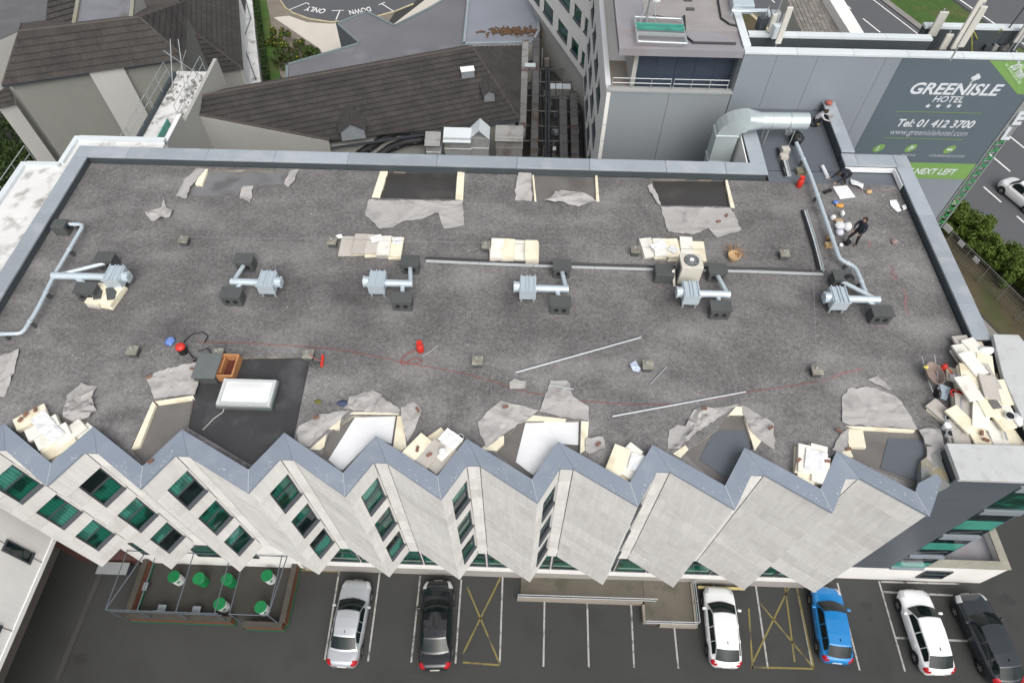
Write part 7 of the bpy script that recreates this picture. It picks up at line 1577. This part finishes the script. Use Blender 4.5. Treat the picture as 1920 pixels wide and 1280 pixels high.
# ================================================================== workers
skin = pm('skin', (.36,.21,.15), .6, .08, rnd=0); hair_m = pm('dark_brown_hair', (.035,.022,.015), .6, .2, rnd=0); navy = pm('navy_work_clothes', (.017,.020,.032), .85, .15, rnd=0); blk_cl = pm('black_trousers', (.014,.014,.016), .85, .15, rnd=0); grey_cl = pm('pale_grey_top', (.40,.40,.42), .85, .12, rnd=0); boot = pm('brown_boots', (.12,.07,.035), .7, .2, rnd=0); boot_y = pm('tan_boots', (.48,.30,.08), .7, .2, rnd=0)
def person(label, base, rz, J, top, legs_m, boots_m, sleeves=True):
    """J: joint positions (local, z up, facing -y). One skinned body mesh, material by nearest bone."""
    t = thing('person', base, label, 'person', None, rz); BASE[t.name] = Vector((0,0,0))
    V = []; E = []; Rr = []; bone = []
    def v(name, r_): V.append(Vector(J[name]) if isinstance(name, str) else Vector(name)); Rr.append(r_); return len(V)-1
    def e(a, b, mt): E.append((a, b)); bone.append((a, b, mt))
    hip = v('hip', .155); sp_ = v('waist', .145); ch = v('chest', .165); nk = v('neck', .058); hd = v('head', .092); hd2 = v(Vector(J['head']) + (Vector(J['head'])-Vector(J['neck'])).normalized()*.11, .080)
    e(hip, sp_, 1); e(sp_, ch, 0); e(ch, nk, 0); e(nk, hd, 3); e(hd, hd2, 3)
    for s in ('l','r'):
        sh = v('sh_'+s, .075); el = v('el_'+s, .050); wr = v('wr_'+s, .034); e(ch, sh, 0); e(sh, el, 0); e(el, wr, 0 if sleeves else 3)
        dirn = (Vector(J['wr_'+s])-Vector(J['el_'+s])).normalized(); side = dirn.orthogonal().normalized(); pal = v(Vector(J['wr_'+s]) + dirn*.07, .036); e(wr, pal, 3)
        for k, L_ in enumerate((.075,.09,.085,.065)):
            q0 = Vector(J['wr_'+s]) + dirn*.10 + side*(k-1.5)*.022; a = v(q0, .011); b = v(q0 + dirn*L_*.55 + side.cross(dirn)*.012, .010); c = v(q0 + dirn*L_*.85 + side.cross(dirn)*.035, .009); e(pal, a, 3); e(a, b, 3); e(b, c, 3)
        q0 = Vector(J['wr_'+s]) + dirn*.05 + side*.05; a = v(q0, .012); b = v(q0 + dirn*.04 + side*.025, .010); e(pal, a, 3); e(a, b, 3)
        th = v('hp_'+s, .105); kn = v('kn_'+s, .070); an = v('an_'+s, .048); to = v('to_'+s, .042); e(hip, th, 1); e(th, kn, 1); e(kn, an, 1); e(an, to, 2)
    me = bpy.data.meshes.new('person_skin'); me.from_pydata(V, E, []); o = bpy.data.objects.new('body_tmp', me); COL.objects.link(o)
    md = o.modifiers.new('skin', 'SKIN'); ss = o.modifiers.new('sub', 'SUBSURF'); ss.levels = 1; ss.render_levels = 1
    for i, sv in enumerate(me.skin_vertices[0].data): sv.radius = (Rr[i], Rr[i]*(.8 if i in (0,1,2) else 1)); sv.use_root = (i == 0)
    dg = bpy.context.evaluated_depsgraph_get(); nm = bpy.data.meshes.new_from_object(o.evaluated_get(dg)); bpy.data.objects.remove(o)
    nm.materials.clear()
    for m in (top, legs_m, boots_m, skin): nm.materials.append(m)
    for p in nm.polygons:
        best = 9; bm_ = 0
        for a, b, mt in bone:
            A, B = V[a], V[b]; ab = B-A; tt = max(0, min(1, (p.center-A).dot(ab)/max(1e-9, ab.length_squared))); d = (A + ab*tt - p.center).length - .5*(Rr[a]+Rr[b])
            if d < best: best = d; bm_ = mt
        p.material_index = bm_; p.use_smooth = True
    b = bpy.data.objects.new('body', nm); COL.objects.link(b); b.parent = t
    H = Vector(J['head']); up = (H - Vector(J['neck'])).normalized(); fw_ = Vector(J.get('face', (0,-1,0))).normalized(); sd_ = up.cross(fw_).normalized()
    hm = MB(); rows = []
    for i in range(7):
        th = PI*.62*i/6; rows.append([H + up*.05 + (up*math.cos(th) + (sd_*math.cos(ph) - fw_*math.sin(ph))*math.sin(th))*(.112) - fw_*.012 for ph in [-.35 + (PI+.7)*k/10 for k in range(11)]])
    hm.grid(rows); ho = hm.build('hair', hair_m, t, smooth=True, local=True); ho.modifiers.new('t','SOLIDIFY').thickness = .02
    fc = MB(); fc.cyl(H + fw_*.085 + up*.01, H + fw_*.118 - up*.012, .014, 6, .010)
    for s in (-1,1): fc.cyl(H + sd_*s*.088 + up*.0, H + sd_*s*.102 + up*.0, .025, 8)
    fc.build('nose_and_ears', skin, t, local=True)
    ey = MB()
    for s in (-1,1): ey.cyl(H + fw_*.085 + sd_*s*.034 + up*.03, H + fw_*.094 + sd_*s*.034 + up*.03, .012, 6)
    ey.cyl(H + fw_*.088 - up*.05 - sd_*.02, H + fw_*.088 - up*.05 + sd_*.02, .007, 5); ey.build('eyes_and_mouth', hair_m, t, local=True)
    return t
b0_ = at(1597, 457, ZR)
person('worker in navy top and black trousers standing by the white sacks', b0_, math.radians(-50), dict(hip=(0,0,.93), waist=(0,-.01,1.10), chest=(0,-.05,1.34), neck=(0,-.09,1.52), head=(0,-.13,1.63), face=(0,-1,-.5), sh_l=(.20,-.05,1.40), el_l=(.27,-.13,1.14), wr_l=(.20,-.36,1.02), sh_r=(-.20,-.05,1.40), el_r=(-.27,-.14,1.14), wr_r=(-.16,-.36,1.05), hp_l=(.10,0,.88), kn_l=(.15,-.06,.48), an_l=(.17,.04,.08), to_l=(.19,-.13,.045), hp_r=(-.10,0,.88), kn_r=(-.20,-.13,.48), an_r=(-.29,-.12,.08), to_r=(-.32,-.29,.045)), navy, blk_cl, boot)
b1_ = at(1579, 343, ZR)
person('worker in dark clothes bending over the white sheets at the terrace edge', b1_, math.radians(-75), dict(hip=(0,.20,.62), waist=(0,.06,.76), chest=(0,-.20,.80), neck=(0,-.37,.76), head=(0,-.47,.72), face=(0,-.4,-1), sh_l=(.19,-.24,.78), el_l=(.22,-.34,.50), wr_l=(.16,-.52,.28), sh_r=(-.19,-.24,.78), el_r=(-.24,-.40,.52), wr_r=(-.18,-.66,.30), hp_l=(.10,.18,.58), kn_l=(.16,-.16,.42), an_l=(.15,.06,.08), to_l=(.16,-.12,.045), hp_r=(-.10,.18,.58), kn_r=(-.18,-.14,.36), an_r=(-.16,.22,.08), to_r=(-.17,.06,.045)), navy, blk_cl, boot)
b2_ = at(1527, 236, zt_)
person('worker in pale grey top kneeling at the dark terrace parapet', b2_, math.radians(70), dict(hip=(0,.16,.42), waist=(0,.06,.58), chest=(0,-.10,.76), neck=(0,-.20,.90), head=(0,-.27,.98), face=(0,-1,-.4), sh_l=(.19,-.12,.82), el_l=(.23,-.36,.72), wr_l=(.14,-.58,.74), sh_r=(-.19,-.12,.82), el_r=(-.24,-.34,.66), wr_r=(-.16,-.56,.60), hp_l=(.10,.14,.38), kn_l=(.14,-.24,.36), an_l=(.13,-.06,.08), to_l=(.13,-.24,.045), hp_r=(-.10,.14,.38), kn_r=(-.16,-.12,.09), an_r=(-.15,.30,.08), to_r=(-.15,.42,.05)), grey_cl, blk_cl, boot_y)

# tangle of small pipework around the kitchen ducts
random.seed(71); kp = thing('kitchen_pipework', (-7, 33, 5.6), 'tangle of small dirty pipes and boxes around the steel cowls', 'pipework')
for k in range(60):
    x_, y_ = random.uniform(-14,-1.5), random.uniform(31.5,37.2); mt = random.choice([duct_dull, frame_dark, frame_dark, duct_lt, dkm, rail_mat, black_mat])
    q = random.random()
    if q < .35: MB().cyl((x_,y_,5.6),(x_,y_,random.uniform(6.4,8.3)), random.uniform(.03,.13), 6).build('stub_pipe', mt, kp)
    elif q < .7: MB().obox((x_,y_,5.6), (random.uniform(.2,.9), random.uniform(.2,.7), random.uniform(.3,1.8)), random.uniform(-.2,.2)).build('junction_box', mt, kp)
    else: z_ = random.uniform(6.2,7.8); MB().tube([(x_,y_,z_),(x_+random.uniform(.8,1.6),y_+random.uniform(-.3,.3),z_+random.uniform(-.3,.2)),(x_+random.uniform(1.8,3.0),y_+random.uniform(-.6,.6),z_-.2)], random.uniform(.03,.09), 6).build('loose_pipe', mt, kp)
